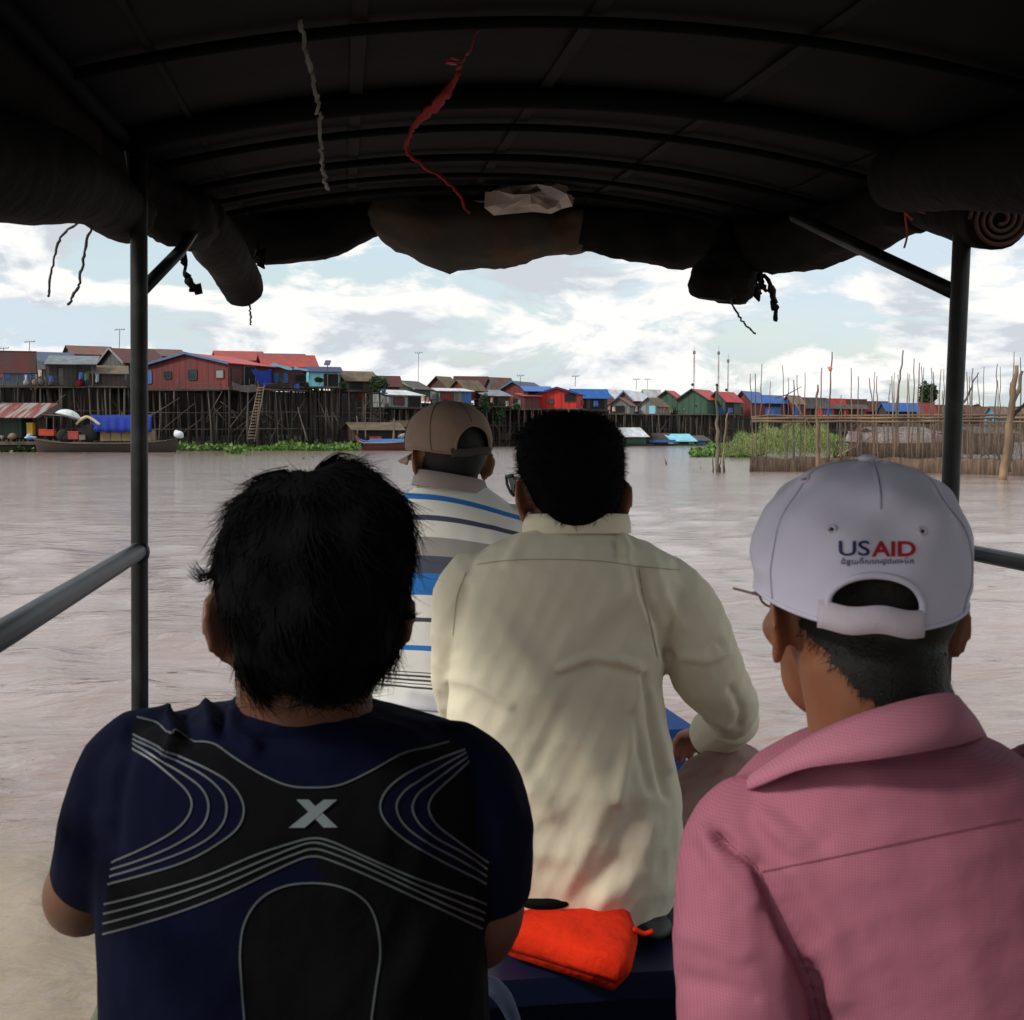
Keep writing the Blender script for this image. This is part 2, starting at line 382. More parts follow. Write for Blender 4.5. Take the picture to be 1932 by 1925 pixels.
def reeds():
    rs = np.random.RandomState(9); mb = MB(); V = []; F = []
    for i in range(34000):
        x = rs.uniform(1372, 1600); y = rs.uniform(850, 866); p = Wz(x, y, 0)
        hmax = np.interp(x, [1372, 1395, 1430, 1470, 1500, 1545, 1575, 1600], [.6, 1.5, 2.0, 2.25, 2.4, 2.3, 1.7, .6])*(.8+.25*math.sin(x*.21)*math.cos(x*.083))
        hh = hmax*rs.uniform(.1, 1.0); a = rs.rand()*6.28; ln = rs.uniform(.15, .42); wd = .009+.012*rs.rand()
        q = Vector((p.x+rs.normal()*.2, p.y, hh)); d = Vector((math.cos(a)*.55, math.sin(a)*.55, rs.uniform(.2, 1.1))).normalized()*ln; s = Vector((-math.sin(a), math.cos(a), .2))*wd
        k = len(V); V += [q-s*.4, q+d*.5-s, q+d, q+d*.5+s]; F.append((k, k+1, k+2, k+3))
    mb.add(V, F); tag(mb.build('reeds', green2), 'pale green reed bush growing behind the fish-trap net', 'reeds', None, 'stuff')
reeds()

# ------------------------------------------------------------------ wall, roof and timber materials
def paint(n, c, **k):
    g = .68 if max(c) < .5 or min(c) < .1 else 1.0; c = tuple(v*g for v in c)
    if 'col2' in k: k['col2'] = tuple(v*g for v in k['col2'])
    k.setdefault('stretch', (1, 1, .22)); return mat(n, c, k.pop('rough', .7), k.pop('var', .42), k.pop('vs', 1.7), **k)
wallR = paint('red_boards', (.23, .028, .028), planks=2.2, col2=(.17, .035, .033)); wallRb = paint('bright_red_boards', (.72, .02, .012), planks=1.2)
wallRd = paint('dark_red_boards', (.16, .035, .03), planks=2.2, col2=(.10, .04, .035)); wallG = paint('green_boards', (.045, .12, .065), planks=2.0)
wallGr = paint('grey_boards', (.13, .13, .13), planks=2.6, col2=(.09, .075, .06)); wallBl = paint('blue_grey_boards', (.13, .17, .21), planks=2.4)
wallB = paint('blue_boards', (.05, .18, .5), planks=2.0); wallC = paint('pale_sheet_wall', (.34, .38, .37), planks=2.0, col2=(.2, .2, .18))
wallT = paint('tan_boards', (.30, .2, .12), planks=2.2); wallBr = paint('brown_boards', (.10, .06, .045), planks=2.2, col2=(.06, .045, .035)); wallTq = paint('turquoise_boards', (.09, .38, .6), planks=1.5)
roofR = paint('red_roof_sheet', (.66, .03, .02), rough=.5, col2=(.5, .03, .02)); roofO = paint('orange_red_roof', (.5, .055, .03), rough=.6, col2=(.38, .06, .04))
roofD = paint('dark_red_roof', (.15, .03, .028), rough=.65, col2=(.10, .045, .035)); roofRu = paint('rusted_roof', (.22, .065, .035), col2=(.16, .12, .09), cs=.9)
roofB = paint('blue_roof_sheet', (.02, .15, .55), rough=.45); roofN = paint('navy_roof', (.03, .05, .13), rough=.5); roofS = paint('steel_roof', (.2, .24, .28), rough=.4, col2=(.14, .14, .14))
roofW = paint('white_roof_sheet', (.62, .64, .66), rough=.45, col2=(.45, .46, .47)); roofTh = paint('thatch', (.16, .12, .08), rough=1., vs=4., bump=.8, bs=6, col2=(.23, .17, .10))
roofTn = paint('tan_roof', (.36, .22, .15), col2=(.26, .15, .10)); roofGy = paint('grey_roof', (.12, .12, .11), col2=(.09, .07, .06)); roofTl = paint('teal_tarp', (.05, .27, .42), rough=.5)
roofCy = paint('cyan_sheet', (.22, .55, .65), rough=.5)
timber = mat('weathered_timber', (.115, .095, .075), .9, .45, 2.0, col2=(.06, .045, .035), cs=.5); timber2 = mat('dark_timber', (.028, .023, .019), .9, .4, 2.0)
bamboo = mat('bamboo', (.26, .17, .095), .7, .4, 1.5, col2=(.14, .09, .055), cs=.8); bamboo2 = mat('grey_stake_wood', (.15, .115, .085), .8, .4, 1.5, col2=(.09, .07, .055))
dark = mat('dark_interior', (.012, .011, .010), .95); glassd = mat('dark_pane', (.03, .035, .04), .25); trimB = paint('blue_trim', (.09, .21, .40)); trimW = paint('white_trim', (.34, .33, .31)); trimD = paint('dark_trim', (.05, .04, .04))

def uratio(x, y): d = ray(x, y); return d.x/d.y
class House:
    pass
def house(name, label, xl, xm, xr, yr, ye, yf, Y, phi, wm, rm, win=(), stilt=(4, 3), base=-.4, over=.35, wd=None, ld=None, cat='house', group=None, fascia=None, rt=.07, shed=False, deck=.5, brace=True, open_side=None, ground=None):
    """a stilt house: gable end between xl and xm, long side between xm and xr, ridge running off at phi from the view"""
    C = W(xm, yf, Y); ph = R(phi); d = Vector((math.sin(ph), math.cos(ph), 0)); e = Vector((-math.cos(ph), math.sin(ph), 0))
    def sol(v, x):
        u = uratio(x, yf); return (u*C.y-C.x)/(v.x-u*v.y)
    w_ = wd if wd else sol(e, xl); l_ = ld if ld else sol(d, xr)
    w_ = min(max(w_, .6), 14); l_ = min(max(l_, .6), 22)
    zf = C.z; ze = W(xm, ye, Y).z; M_ = C+e*(w_/2); zr = W(xm, yr, M_.y).z; U = Vector((0, 0, 1))
    t = thing(name, (C+e*w_/2+d*l_/2).to_2d().to_3d(), label, cat, group)
    c0, c1, c2, c3 = [Vector((p.x, p.y, zf)) for p in (C, C+d*l_, C+d*l_+e*w_, C+e*w_)]
    he = ze-zf; mb = MB(); up = U*he
    r0 = c0+e*w_/2; r0.z = zr; r1 = c1+e*w_/2; r1.z = zr
    if shed: r0 = c3+U*(zr-zf); r1 = c2+U*(zr-zf)
    if open_side != 'all':
        if not shed:
            mb.add([c0, c1, c2, c3, c0+up, c1+up, c2+up, c3+up, r0, r1], [(3, 0, 4, 8, 7), (1, 2, 6, 9, 5), (2, 3, 7, 6), (0, 1, 5, 4)])
        else:
            mb.add([c0, c1, c2, c3, c0+up, c1+up, r1, r0], [(3, 0, 4, 7), (1, 2, 6, 5), (2, 3, 7, 6), (0, 1, 5, 4)])
        wall = mb.build('wall', wm, t)
    else:
        for k, p in enumerate((c0, c1, c2, c3)):
            q = MB(); q.tube([p, p+U*he], .07, 6); q.build('post', timber, t)
        q = MB(); q.obox(c0+e*w_*.75, d*l_, e*.08, up); wall = q.build('wall', wm, t)
    # roof of two slabs with an overhang
    rb = MB(); sl = (c0+up-r0); od = d*over; k = over/max(sl.to_2d().length, .5)
    if not shed:
        sl2 = (c3+up-r0)
        rb.slab([r0-od+U*.02, r0-od+sl*(1+k)+U*.02, r1+od+sl*(1+k)+U*.02, r1+od+U*.02], -rt)
        rb.slab([r0-od+U*.021, r1+od+U*.021, r1+od+sl2*(1+k)+U*.02, r0-od+sl2*(1+k)+U*.02], -rt)
    else: rb.slab([r0-od-sl*k+U*.02, r0-od+sl*(1+k)+U*.02, r1+od+sl*(1+k)+U*.02, r1+od-sl*k+U*.02], -rt)
    rf = rb.build('roof', rm, t)
    if fascia:
        fb = MB(); th = .05
        for a_, b_ in ((r0, r0+sl*(1+k)),)+(() if shed else ((r0, r0+(c3+up-r0)*(1+k)),)):
            fb.obox(a_-od*1.03+U*.09, b_-a_, U*-.22, -d*th)
        fb.build('bargeboard', fascia, rf)
    # windows and doors: (face g|s, u0, u1, v0, v1, material, kind)
    for (fc, u0, u1, v0, v1, pm, kd) in win:
        o0, dr, ln, nrm = (c3, -e, w_, -d) if fc == 'g' else (c0, d, l_, -e)
        a_ = o0+dr*ln*u0+U*he*v0; A_ = dr*ln*(u1-u0); B_ = U*he*(v1-v0)
        q = MB(); q.obox(a_+nrm*.03, A_, B_, nrm*.03); p_ = q.build(kd, pm, t)
        q = MB(); fw = .07
        q.obox(a_+nrm*.028, A_, U*-fw, nrm*.06); q.obox(a_+B_+nrm*.028, A_, U*fw, nrm*.06); dn = dr*fw
        q.obox(a_+nrm*.028, -dn, B_, nrm*.06); q.obox(a_+A_+nrm*.028, dn, B_, nrm*.06)
        q.build('frame', trimB if pm is wallB else trimD if kd == 'door' else trimW if (u0*17) % 3 < .6 else trimD, p_)
    # floor and stilts
    if stilt:
        q = MB(); dk = deck; q.obox(c0-e*dk-d*.1-U*.16, d*(l_+.2), e*(w_+dk+.1), U*.15); q.build('floor', timber, t)
        nl, nw = stilt; rnd = random.Random(label)
        hgt = zf-.15-base
        for i in range(nl):
            for j in range(nw):
                p = c0-e*dk*.6+d*(l_*(i+rnd.uniform(-.15, .15))/max(nl-1, 1))+e*((w_+dk*.6)*j/max(nw-1, 1)); p.z = zf-.15
                b_ = p-U*hgt+Vector((rnd.uniform(-.25, .25), rnd.uniform(-.25, .25), 0)); m_ = (p+b_)/2+Vector((rnd.uniform(-.06, .06), 0, 0)); rr = rnd.uniform(.055, .105)
                q = MB(); q.tube([p, m_, b_], [rr*.85, rr, rr], 6); q.build('stilt', timber if rnd.random() < .6 else timber2, t, True)
        if brace:
            for i in range(max(nl-1, 1)):
                if rnd.random() < .75:
                    a_ = c0-e*dk*.7+d*(l_*i/max(nl-1, 1)); b_ = c0-e*dk*.7+d*(l_*(i+rnd.choice((1, 1, 1.6)))/max(nl-1, 1)); h0 = rnd.uniform(.1, .5)*hgt; h1 = h0+rnd.uniform(.35, .5)*hgt
                    if rnd.random() < .5: h0, h1 = h1, h0
                    a_ = Vector((a_.x, a_.y, zf-.15-h0)); b_ = Vector((b_.x, b_.y, zf-.15-h1)); q = MB(); q.tube([a_, b_], .05, 5); q.build('brace', timber, t, True)
            for hh in (.45,):
                q = MB(); q.tube([Vector((c0.x, c0.y, zf-hgt*hh))-e*dk*.65, Vector((c1.x, c1.y, zf-hgt*hh*1.03))-e*dk*.65], .045, 5); q.build('tie_beam', timber, t, True)
    h = House(); h.t = t; h.c = (c0, c1, c2, c3); h.d = d; h.e = e; h.he = he; h.w = w_; h.l = l_; return h

GH = 'stilt houses along the river bank'
def hs(label, *a, **k): return house('stilt_house', label, *a, cat='house', group=GH, **k)
wS = lambda u0, u1, v0=.35, v1=.72, m=glassd, k='window': ('s', u0, u1, v0, v1, m, k)
wG = lambda u0, u1, v0=.35, v1=.72, m=glassd, k='window': ('g', u0, u1, v0, v1, m, k)
# left cluster; back row first
hs('house with a wide rust-streaked brown roof, behind the grey houses at far left', 122, 141, 216, 652, 667, 729, 128, 62, wallGr, roofRu, stilt=(3, 2))
hs('grey-gabled house with a dark red roof just left of the boat post', 190, 237, 312, 657, 682, 729, 121, 48, wallGr, roofD, stilt=(3, 2), fascia=trimW)
hs('house with a rusty brown ridge showing just above the large dusty-red house', 262, 285, 350, 658, 670, 729, 128, 60, wallGr, roofRu, stilt=(3, 2))
hs('dark red roofed house at the left edge with blue windows in its blue-grey wall', -75, -60, 62, 661, 686, 727, 110, 74, wallBl, roofD, win=[wS(.55, .63, .35, .8, wallB), wS(.86, .97, .3, .78, wallB)], stilt=(7, 3), fascia=roofO)
hs('grey board house with a navy roof edge and a blue shutter, second from the left', 50, 88, 152, 664, 683, 727, 112, 60, wallGr, roofN, win=[wG(.15, .42, .25, .72, wallB), wG(.6, .85, .2, .7, dark), wS(.35, .62, .02, .75, wallC, 'door')], stilt=(6, 3), fascia=trimB)
house('lean_to', 'pale metal awning roof over the deck of the grey board house', 90, 92, 175, 672, 685, 727, 111, 80, wallGr, roofS, wd=2.0, shed=True, stilt=None, open_side='all', cat='lean-to')
house('shack', 'grey thatched lean-to shack at the right end of the grey houses', 160, 168, 236, 690, 703, 728, 112, 72, wallBr, roofTh, wd=2.5, win=[wS(.05, .35, .1, .8, dark, 'doorway')], shed=True, stilt=(6, 3), cat='shack')
hr = hs('large dusty-red house with three small windows and blue roof trim', 279, 430, 512, 666, 684, 732, 116, 22, wallR, roofR, fascia=trimB,
   win=[wG(.0, .05, .25, .75, wallB), wG(.22, .30, .42, .68), wG(.52, .62, .36, .74), wG(.86, .95, .4, .7, trimW), wS(.08, .3, .2, .8, wallRd, 'shutter'), wS(.36, .6, .02, .9, dark, 'doorway')], stilt=(4, 7), deck=.2)
hs('house with an orange-red hip roof rising behind the large dusty-red house', 404, 414, 498, 662, 678, 730, 130, 72, wallRd, roofO, stilt=(3, 2))
hs('red house with a navy raised ridge roof and blue-shuttered window', 488, 500, 596, 669, 690, 729, 124, 72, wallRd, roofO, win=[wS(.18, .26, .2, .62, wallB), wS(.27, .34, .2, .62), wS(.35, .43, .2, .62, wallB), wS(.6, .78, .0, .55, dark, 'doorway')], stilt=(7, 3))
house('raised_roof', 'navy upper roof tier sitting above the orange-red roof', 490, 495, 573, 667, 674, 682, 126.5, 74, wallB, roofN, stilt=None, cat='roof', shed=False, wd=3)
house('shack', 'pale blue-walled shack on the long platform below the solar panel', 578, 584, 640, 692, 699, 729, 122, 72, roofCy, roofN, win=[wS(.5, .95, .0, .75, dark, 'doorway')], stilt=(5, 3), cat='shack')
house('shack', 'tumbledown shack with a ragged thatched roof above the long platform', 628, 655, 712, 700, 716, 736, 124, 60, wallBr, roofTh, win=[wS(.1, .5, .1, .9, dark, 'doorway'), wG(.2, .7, .2, .8, dark)], stilt=(5, 3), cat='shack')
hs('house with a low rust-red roof behind the platform bush', 698, 706, 754, 709, 724, 745, 140, 68, wallRd, roofD, stilt=(4, 2))
hs('house with a small green gable and red lower wall, left of the thatched pair', 729, 781, 812, 718, 732, 752, 143, 30, wallG, roofGy, win=[wG(.3, .6, .0, .3, wallRd)], fascia=trimW, stilt=(3, 3))
house('shack', 'pale sheet-walled shack low on stilts above the blue boat', 693, 734, 795, 735, 744, 768, 134, 50, wallC, roofW, win=[wS(.15, .45, .2, .75, wallRd), wS(.6, .95, .05, .8, dark, 'doorway')], stilt=(5, 3), cat='shack', shed=True, wd=3.2)
hs('house with a dark red gable and a mossy thatched roof, left one of the pair', 805, 846, 868, 710, 731, 755, 158, 34, wallRd, roofTh, stilt=(3, 2))
hs('house with a small red gable and a straw-brown roof, right one of the pair', 849, 879, 914, 717, 733, 752, 152, 40, wallR, roofTh, stilt=(4, 3))
hs('house with a long dark red roof behind the straw-brown roof', 858, 863, 920, 710, 726, 750, 170, 74, wallRd, roofD, stilt=(3, 2))
hs('house with a dark tiled roof and grey gable, left of the blue-trimmed one', 912, 938, 974, 712, 736, 758, 166, 46, wallGr, roofRu, stilt=(4, 2))
house('shack', 'shack with an orange door and pale blue panel, behind the brown cap', 822, 829, 889, 732, 737, 760, 146, 66, wallC, roofW, win=[wS(.05, .42, .0, .85, wallR, 'door'), wS(.72, .97, .0, .95, wallB)], stilt=(6, 3), cat='shack', shed=True, wd=3)
house('shack', 'open shack under a grey sheet roof, right of the brown cap', 906, 916, 962, 736, 746, 766, 152, 62, wallBr, roofS, win=[wS(.1, .5, .0, .8, dark, 'doorway')], stilt=(5, 3), cat='shack', shed=True, wd=3)
hs('red house with blue bargeboards and a grey-blue raised roof', 938, 1000, 1036, 719, 738, 766, 158, 26, wallR, roofN, fascia=trimB, win=[wG(.5, .7, .1, .5, dark)], stilt=(4, 4))
house('awning', 'bright blue sheet awning beside the bright red house', 990, 994, 1042, 730, 737, 766, 154, 74, wallRd, roofB, wd=1.6, shed=True, stilt=None, cat='awning', open_side='all')
house('shack', 'dark red shed leaning on the left side of the bright red house', 985, 990, 1018, 742, 747, 771, 153, 70, wallRd, roofO, wd=2.5, shed=True, stilt=(3, 2), cat='shed')
hs('bright scarlet house with a small dark window, above the black-haired head', 1015, 1088, 1092, 731, 742, 770, 154, 12, wallRb, roofN, fascia=roofN, win=[wG(.27, .40, .3, .62), wG(.70, .97, .45, .95, dark)], stilt=(3, 5), ld=5)
hs('open-fronted house under a long bright blue roof', 1076, 1084, 1146, 734, 746, 773, 160, 70, wallBr, roofB, win=[wS(.05, .35, .0, .8, dark, 'doorway'), wS(.5, .9, .05, .75, dark)], stilt=(6, 3), fascia=roofB)
hs('house with a red gable, blue lower wall and white sheet roof, left one of three', 1130, 1160, 1202, 735, 751, 770, 176, 44, wallR, roofW, fascia=trimB, win=[wG(.0, .9, .0, .45, wallB)], stilt=(4, 3))
hs('house with a red gable and white sheet roof, middle one of three', 1164, 1194, 1222, 738, 753, 772, 172, 40, wallR, roofW, fascia=trimB, win=[wG(.2, .8, .0, .4, wallB)], stilt=(3, 3))
hs('house with a dark red gable and broad white roof, right one of three', 1207, 1222, 1250, 735, 751, 770, 182, 50, wallRd, roofW, stilt=(3, 2))
house('shack', 'small hut with a rusty roof and pale end wall', 1148, 1188, 1201, 750, 763, 780, 166, 20, wallC, roofRu, ld=2.5, win=[wG(.1, .75, .1, .8, dark, 'doorway')], stilt=(3, 4), cat='hut')
house('shack', 'grey thatched hut with pale blue-green wall panels', 1206, 1240, 1260, 750, 764, 781, 168, 26, wallC, roofTh, win=[wG(.55, .9, .05, .9, roofCy, 'panel')], stilt=(3, 4), cat='hut')
hs('leftmost of three green gabled houses, with red roof', 1238, 1278, 1290, 737, 752, 782, 182, 34, wallG, roofR, fascia=trimD, stilt=(3, 4))
hs('middle and largest of three green gabled houses, with red roof', 1279, 1334, 1348, 734, 752, 781, 176, 30, wallG, roofR, fascia=trimD, win=[wG(.2, .24, .3, .35), wG(.6, .64, .5, .55)], stilt=(3, 6), ld=6.5)
hs('rightmost of three green gabled houses, its porch railed in blue', 1336, 1368, 1398, 739, 755, 781, 178, 40, wallG, roofR, fascia=trimD, win=[wG(.1, .9, .0, .45, wallB, 'railing'), wS(.05, .5, .05, .8, dark, 'doorway')], stilt=(4, 4))
hs('red gabled house with a bright blue roof, left one of two', 1385, 1416, 1434, 738, 756, 787, 184, 34, wallR, roofB, fascia=trimD, win=[wG(.1, .5, .1, .6, dark, 'doorway')], stilt=(3, 4), ld=6)
hs('red gabled house with a bright blue roof and blue porch, right one of two', 1418, 1440, 1482, 745, 757, 787, 188, 46, wallR, roofB, win=[wS(.1, .75, .05, .6, wallB, 'railing'), wS(.1, .75, .6, .95, dark)], stilt=(5, 3))
hs('red-brown house with a tan sheet roof beside the blue roofs', 1476, 1494, 1516, 746, 758, 787, 192, 44, wallRd, roofTn, win=[wS(.2, .5, .1, .8, wallB, 'door')], stilt=(4, 3))
hs('house with a grey-brown patched roof, behind the bent stakes', 1508, 1520, 1562, 750, 764, 787, 198, 56, wallRd, roofGy, win=[wS(.2, .6, .1, .7, dark)], stilt=(4, 3))
hs('house with a bright red roof sheet behind the tall flagged stake', 1552, 1558, 1594, 752, 764, 787, 206, 66, wallRd, roofR, stilt=(4, 2))
hs('scarlet-walled house with a blue-framed window, behind the fish trap', 1540, 1546, 1634, 763, 768, 790, 194, 72, wallRb, roofGy, win=[wS(.1, .26, .3, .8, wallB), wS(.33, .5, .05, .8, dark, 'doorway'), wS(.62, .78, .0, .85, dark, 'doorway'), wS(.85, .95, .3, .7)], stilt=(7, 3))
hs('house with a long dark brown roof right of the red roof sheet', 1586, 1590, 1634, 753, 767, 790, 210, 68, wallBr, roofD, stilt=(4, 2))
hs('low brown roofed house left of the blue tarpaulin roof', 1622, 1630, 1676, 757, 769, 790, 214, 66, wallBr, roofD, win=[wS(.2, .5, .1, .8, dark, 'doorway')], stilt=(4, 2))
hs('dark house under a vivid blue sheet roof near the dark tree', 1658, 1672, 1734, 760, 772, 792, 208, 64, wallBr, roofB, win=[wS(.1, .6, .1, .8, dark, 'doorway')], stilt=(5, 2))
hs('house with a steep orange-red roof just right of the blue sheet roof', 1728, 1736, 1764, 760, 775, 792, 216, 60, wallC, roofO, stilt=(3, 2))
hs('low house with a dull maroon roof behind the right boat post', 1756, 1764, 1830, 764, 775, 793, 220, 66, wallRd, roofD, stilt=(5, 2))
hs('low house with a brown roof between the right boat post and the turquoise shed', 1815, 1822, 1868, 767, 776, 794, 222, 68, wallRd, roofRu, stilt=(4, 2))
house('shack', 'turquoise end-walled shed under a tan roof at the right edge', 1857, 1879, 1906, 767, 782, 801, 150, 48, wallTq, roofTn, stilt=(3, 3), cat='shed', win=[wG(.3, .6, .1, .5, dark)])
hs('low brown house at the far right edge behind the thick stake', 1898, 1904, 1990, 770, 780, 796, 200, 70, wallBr, roofTn, stilt=(5, 2))

# second ranks of stilts seen through the gaps, part of long shared walkways
U_ = Vector((0, 0, 1))
def walkway(label, x0, x1, yf0, yf1, off, n, seed):
    rnd = random.Random(seed); P0 = W(x0, yf0, D(x0)+off); P1 = W(x1, yf1, D(x1)+off)
    t = thing('walkway', (P0+P1)/2*Vector((1,1,0)) if False else Vector(((P0.x+P1.x)/2, (P0.y+P1.y)/2, 0)), label, 'walkway', 'timber walkways under the houses')
    dv = (P1-P0); nrm = Vector((-dv.y, dv.x, 0)).normalized()
    q = MB(); q.obox(P0, dv, nrm*2.2, Vector((0, 0, -.14))); q.build('deck', timber, t)
    for i in range(n):
        u = (i+rnd.uniform(-.35, .35))/(n-1); u = min(max(u, 0), 1)
        p = P0+dv*u+nrm*rnd.choice((.1, .1, 1.2, 2.1)); p.z -= .14; b = Vector((p.x+rnd.uniform(-.5, .5), p.y+rnd.uniform(-.5, .5), -.4)); r_ = rnd.uniform(.045, .095)
        q = MB(); q.tube([p, (p+b)/2+Vector((rnd.uniform(-.12, .12), 0, 0)), b], [r_*.8, r_, r_], 6); q.build('stilt', timber if rnd.random() < .7 else timber2, t, True)
    for i in range(n//3):
        u = rnd.uniform(0, .93); p = P0+dv*u; q = MB(); hh = p.z+.2; a = Vector((p.x, p.y, hh*rnd.uniform(.5, .95)))-nrm*.1; v = rnd.choice((-1, 1))*rnd.uniform(1.5, 3.4)
        b = a+dv.normalized()*v-Vector((0, 0, rnd.uniform(1.5, 3.2))); q.tube([a, b], .045, 5); q.build('brace', timber, t, True)
    hr = MB(); nn = max(int(dv.length/1.1), 2)
    for i in range(nn):
        if rnd.random() < .72: p = P0+dv*(i/nn); hh = rnd.uniform(.6, 1.15); hr.tube([p, p+Vector((rnd.uniform(-.06, .06), 0, hh))], rnd.uniform(.025, .045), 5)
    for i in range(nn//4):
        u = rnd.uniform(0, .9); z = rnd.choice((.45, .8)); p = P0+dv*u+U_*z; hr.tube([p, p+dv*min(4.5/dv.length, 1-u)+Vector((0, 0, rnd.uniform(-.1, .1)))], .025, 5)
    if hr.v: hr.build('handrail', timber, t, True)
    for fz in (.35, .62):
        q = MB(); a = P0.copy(); b = P1.copy(); a.z *= fz; b.z *= fz*rnd.uniform(.97, 1.03); q.tube([a-nrm*.08, b-nrm*.08], .04, 5); q.build('tie_beam', timber, t, True)
walkway('long timber walkway on stilts under the grey houses at left', -20, 262, 728, 730, 1.5, 28, 1)
walkway('stilt walkway in front of the large dusty-red house', 262, 520, 734, 735, .2, 27, 2)
walkway('high cluttered platform on stilts right of the ladder', 470, 731, 732, 741, -.5, 28, 3)
walkway('stilt walkway behind the brown cap', 700, 930, 768, 768, 2, 29, 4)
walkway('stilt walkway below the scarlet house', 905, 1130, 771, 774, 2, 29, 5)
walkway('stilt walkway below the small huts and green houses', 1125, 1400, 781, 784, 1, 34, 6)
walkway('stilt walkway below the blue-roofed houses behind the fish trap', 1395, 1660, 788, 791, 1, 28, 7)
walkway('distant stilt walkway behind the right boat post', 1655, 1940, 793, 797, 1, 27, 8)
# added dark sheets that paint the shade under the houses, behind the stilts
def shade_sheet(label, x0, x1, y0, y1, off):
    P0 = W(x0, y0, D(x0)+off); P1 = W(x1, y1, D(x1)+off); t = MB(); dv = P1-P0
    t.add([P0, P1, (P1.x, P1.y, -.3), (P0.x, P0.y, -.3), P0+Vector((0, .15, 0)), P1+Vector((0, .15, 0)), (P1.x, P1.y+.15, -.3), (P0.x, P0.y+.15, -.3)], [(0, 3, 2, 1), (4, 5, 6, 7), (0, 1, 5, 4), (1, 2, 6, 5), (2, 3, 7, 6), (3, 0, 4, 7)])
    tag(t.build('shade_backing', timber2), label, 'wall')
shade_sheet('dark sheet painting the shade behind the stilts of the left houses', -60, 735, 726, 744, 9)
shade_sheet('dark sheet painting the shade behind the stilts in the middle of the row', 733, 1300, 758, 779, 11)
shade_sheet('dark sheet painting the shade behind the stilts at the right of the row', 1298, 2000, 779, 793, 12)

# ------------------------------------------------------------------ small things on the far bank
def pxb(x0, x1, y0, y1, Y, dep=.5):      # box from a rectangle of the grid
    a = W(x0, y1, Y); b = W(x1, y0, Y); return Vector((a.x, Y, a.z)), Vector((b.x, Y+dep, b.z))
def pbox(name, label, cat, x0, x1, y0, y1, Y, m, dep=.6, group=None):
    mb = MB(); lo, hi = pxb(x0, x1, y0, y1, Y, dep); mb.box(lo, hi)
    # rim, so that a crate has an edge
    d = hi-lo; mb.box(lo+Vector((-.02, -.02, d.z*.88)), Vector((hi.x+.02, lo.y-.001, hi.z+.02)))
    return tag(mb.build(name, m), label, cat, group)
def antenna(label, x, y0, y1, Y, r=.03, group='television aerials above the roofs', kind='aerial'):
    a = W(x, y1, Y); b = W(x+1, y0, Y); t = thing('aerial', Vector((a.x, a.y, a.z)), label, 'aerial', group)
    q = MB(); q.tube([a, b], r, 5); q.build('mast', timber2, t)
    q = MB(); rnd = random.Random(label)
    q.tube([b+Vector((-.5, 0, -.05)), b+Vector((.5, 0, .02))], r*.8, 4)
    for k in (-.4, -.15, .1, .35): q.tube([b+Vector((k, -.3, -.03)), b+Vector((k, .3, 0)), b+Vector((k, .3, .18))], r*.6, 4)
    q.build('antenna', timber2, t)
antenna('television aerial on a thin pole at the left edge', 6, 657, 668, 125)
antenna('television aerial leaning over the dark red roof at left', 55, 645, 666, 122)
antenna('tall television aerial just left of the left boat post', 225, 622, 658, 125)
antenna('bare tall aerial wire right of the solar panel', 789, 666, 720, 150)
antenna('television aerial above the blue-trimmed red house', 981, 709, 735, 158, .035)
antenna('television aerial above the scarlet house', 1085, 710, 730, 165, .035)
antenna('television aerial above the white roofs', 1200, 716, 736, 182, .035)
antenna('stubby aerial above the red gables with white roofs', 1221, 716, 738, 186, .03)
def mast(label, x, y0, Y):
    a = W(x-1, 760, Y); b = W(x, y0, Y); t = thing('radio_mast', Vector((a.x, a.y, 0)), label, 'radio mast', 'radio masts beyond the green houses'); a.z = 0
    q = MB(); n = 46; w_ = .22
    for s in ((-1, -.6), (1, -.6), (0, 1)): q.tube([a+Vector((s[0]*w_, s[1]*w_, 0)), b+Vector((s[0]*w_*.5, s[1]*w_*.5, 0))], .05, 4)
    for k in range(n):
        p = a.lerp(b, k/n); r_ = a.lerp(b, (k+1)/n); sgn = 1 if k % 2 else -1; f = w_*(1-.5*k/n); q.tube([p+Vector((-f*sgn, 0, 0)), r_+Vector((f*sgn, 0, 0))], .022, 3)
    q.build('lattice', mat('mast_steel', (.34, .22, .22), .6, .3, .2, col2=(.5, .5, .52), cs=.12, thr=(.49, .51)), t)
    q = MB(); q.box(b+Vector((-.3, -.2, -.9)), b+Vector((.3, .2, -.2))); q.tube([b, b+Vector((0, 0, 1.2))], .04, 4); q.build('aerial_head', trimW, t)
    q = MB(); c = a.lerp(b, .62); q.ell(c+Vector((-.4, -.2, 0)), (.35, .15, .35)); q.build('dish', trimD, t)
mast('tallest lattice radio mast, left of three', 1310, 661, 300); mast('pink-topped lattice radio mast, middle of three', 1356, 662, 300); mast('shortest lattice radio mast, right of three', 1374, 677, 300)
# solar panel
p = W(618, 712, 121); t = thing('solar_panel', p, 'small solar panel tilted on a pole above the platform', 'solar panel')
q = MB(); q.tube([p-Vector((0, 0, 1)), W(618, 688, 121)], .04, 6); q.build('pole', timber, t)
q = MB(); a, b_, c, d_ = W(611, 689, 120.6), W(622, 690, 120.6), W(625, 681, 121.4), W(614, 680.5, 121.4); q.slab([a, b_, c, d_], .05); q.build('panel', mat('solar_cell', (.05, .05, .1), .25), t)
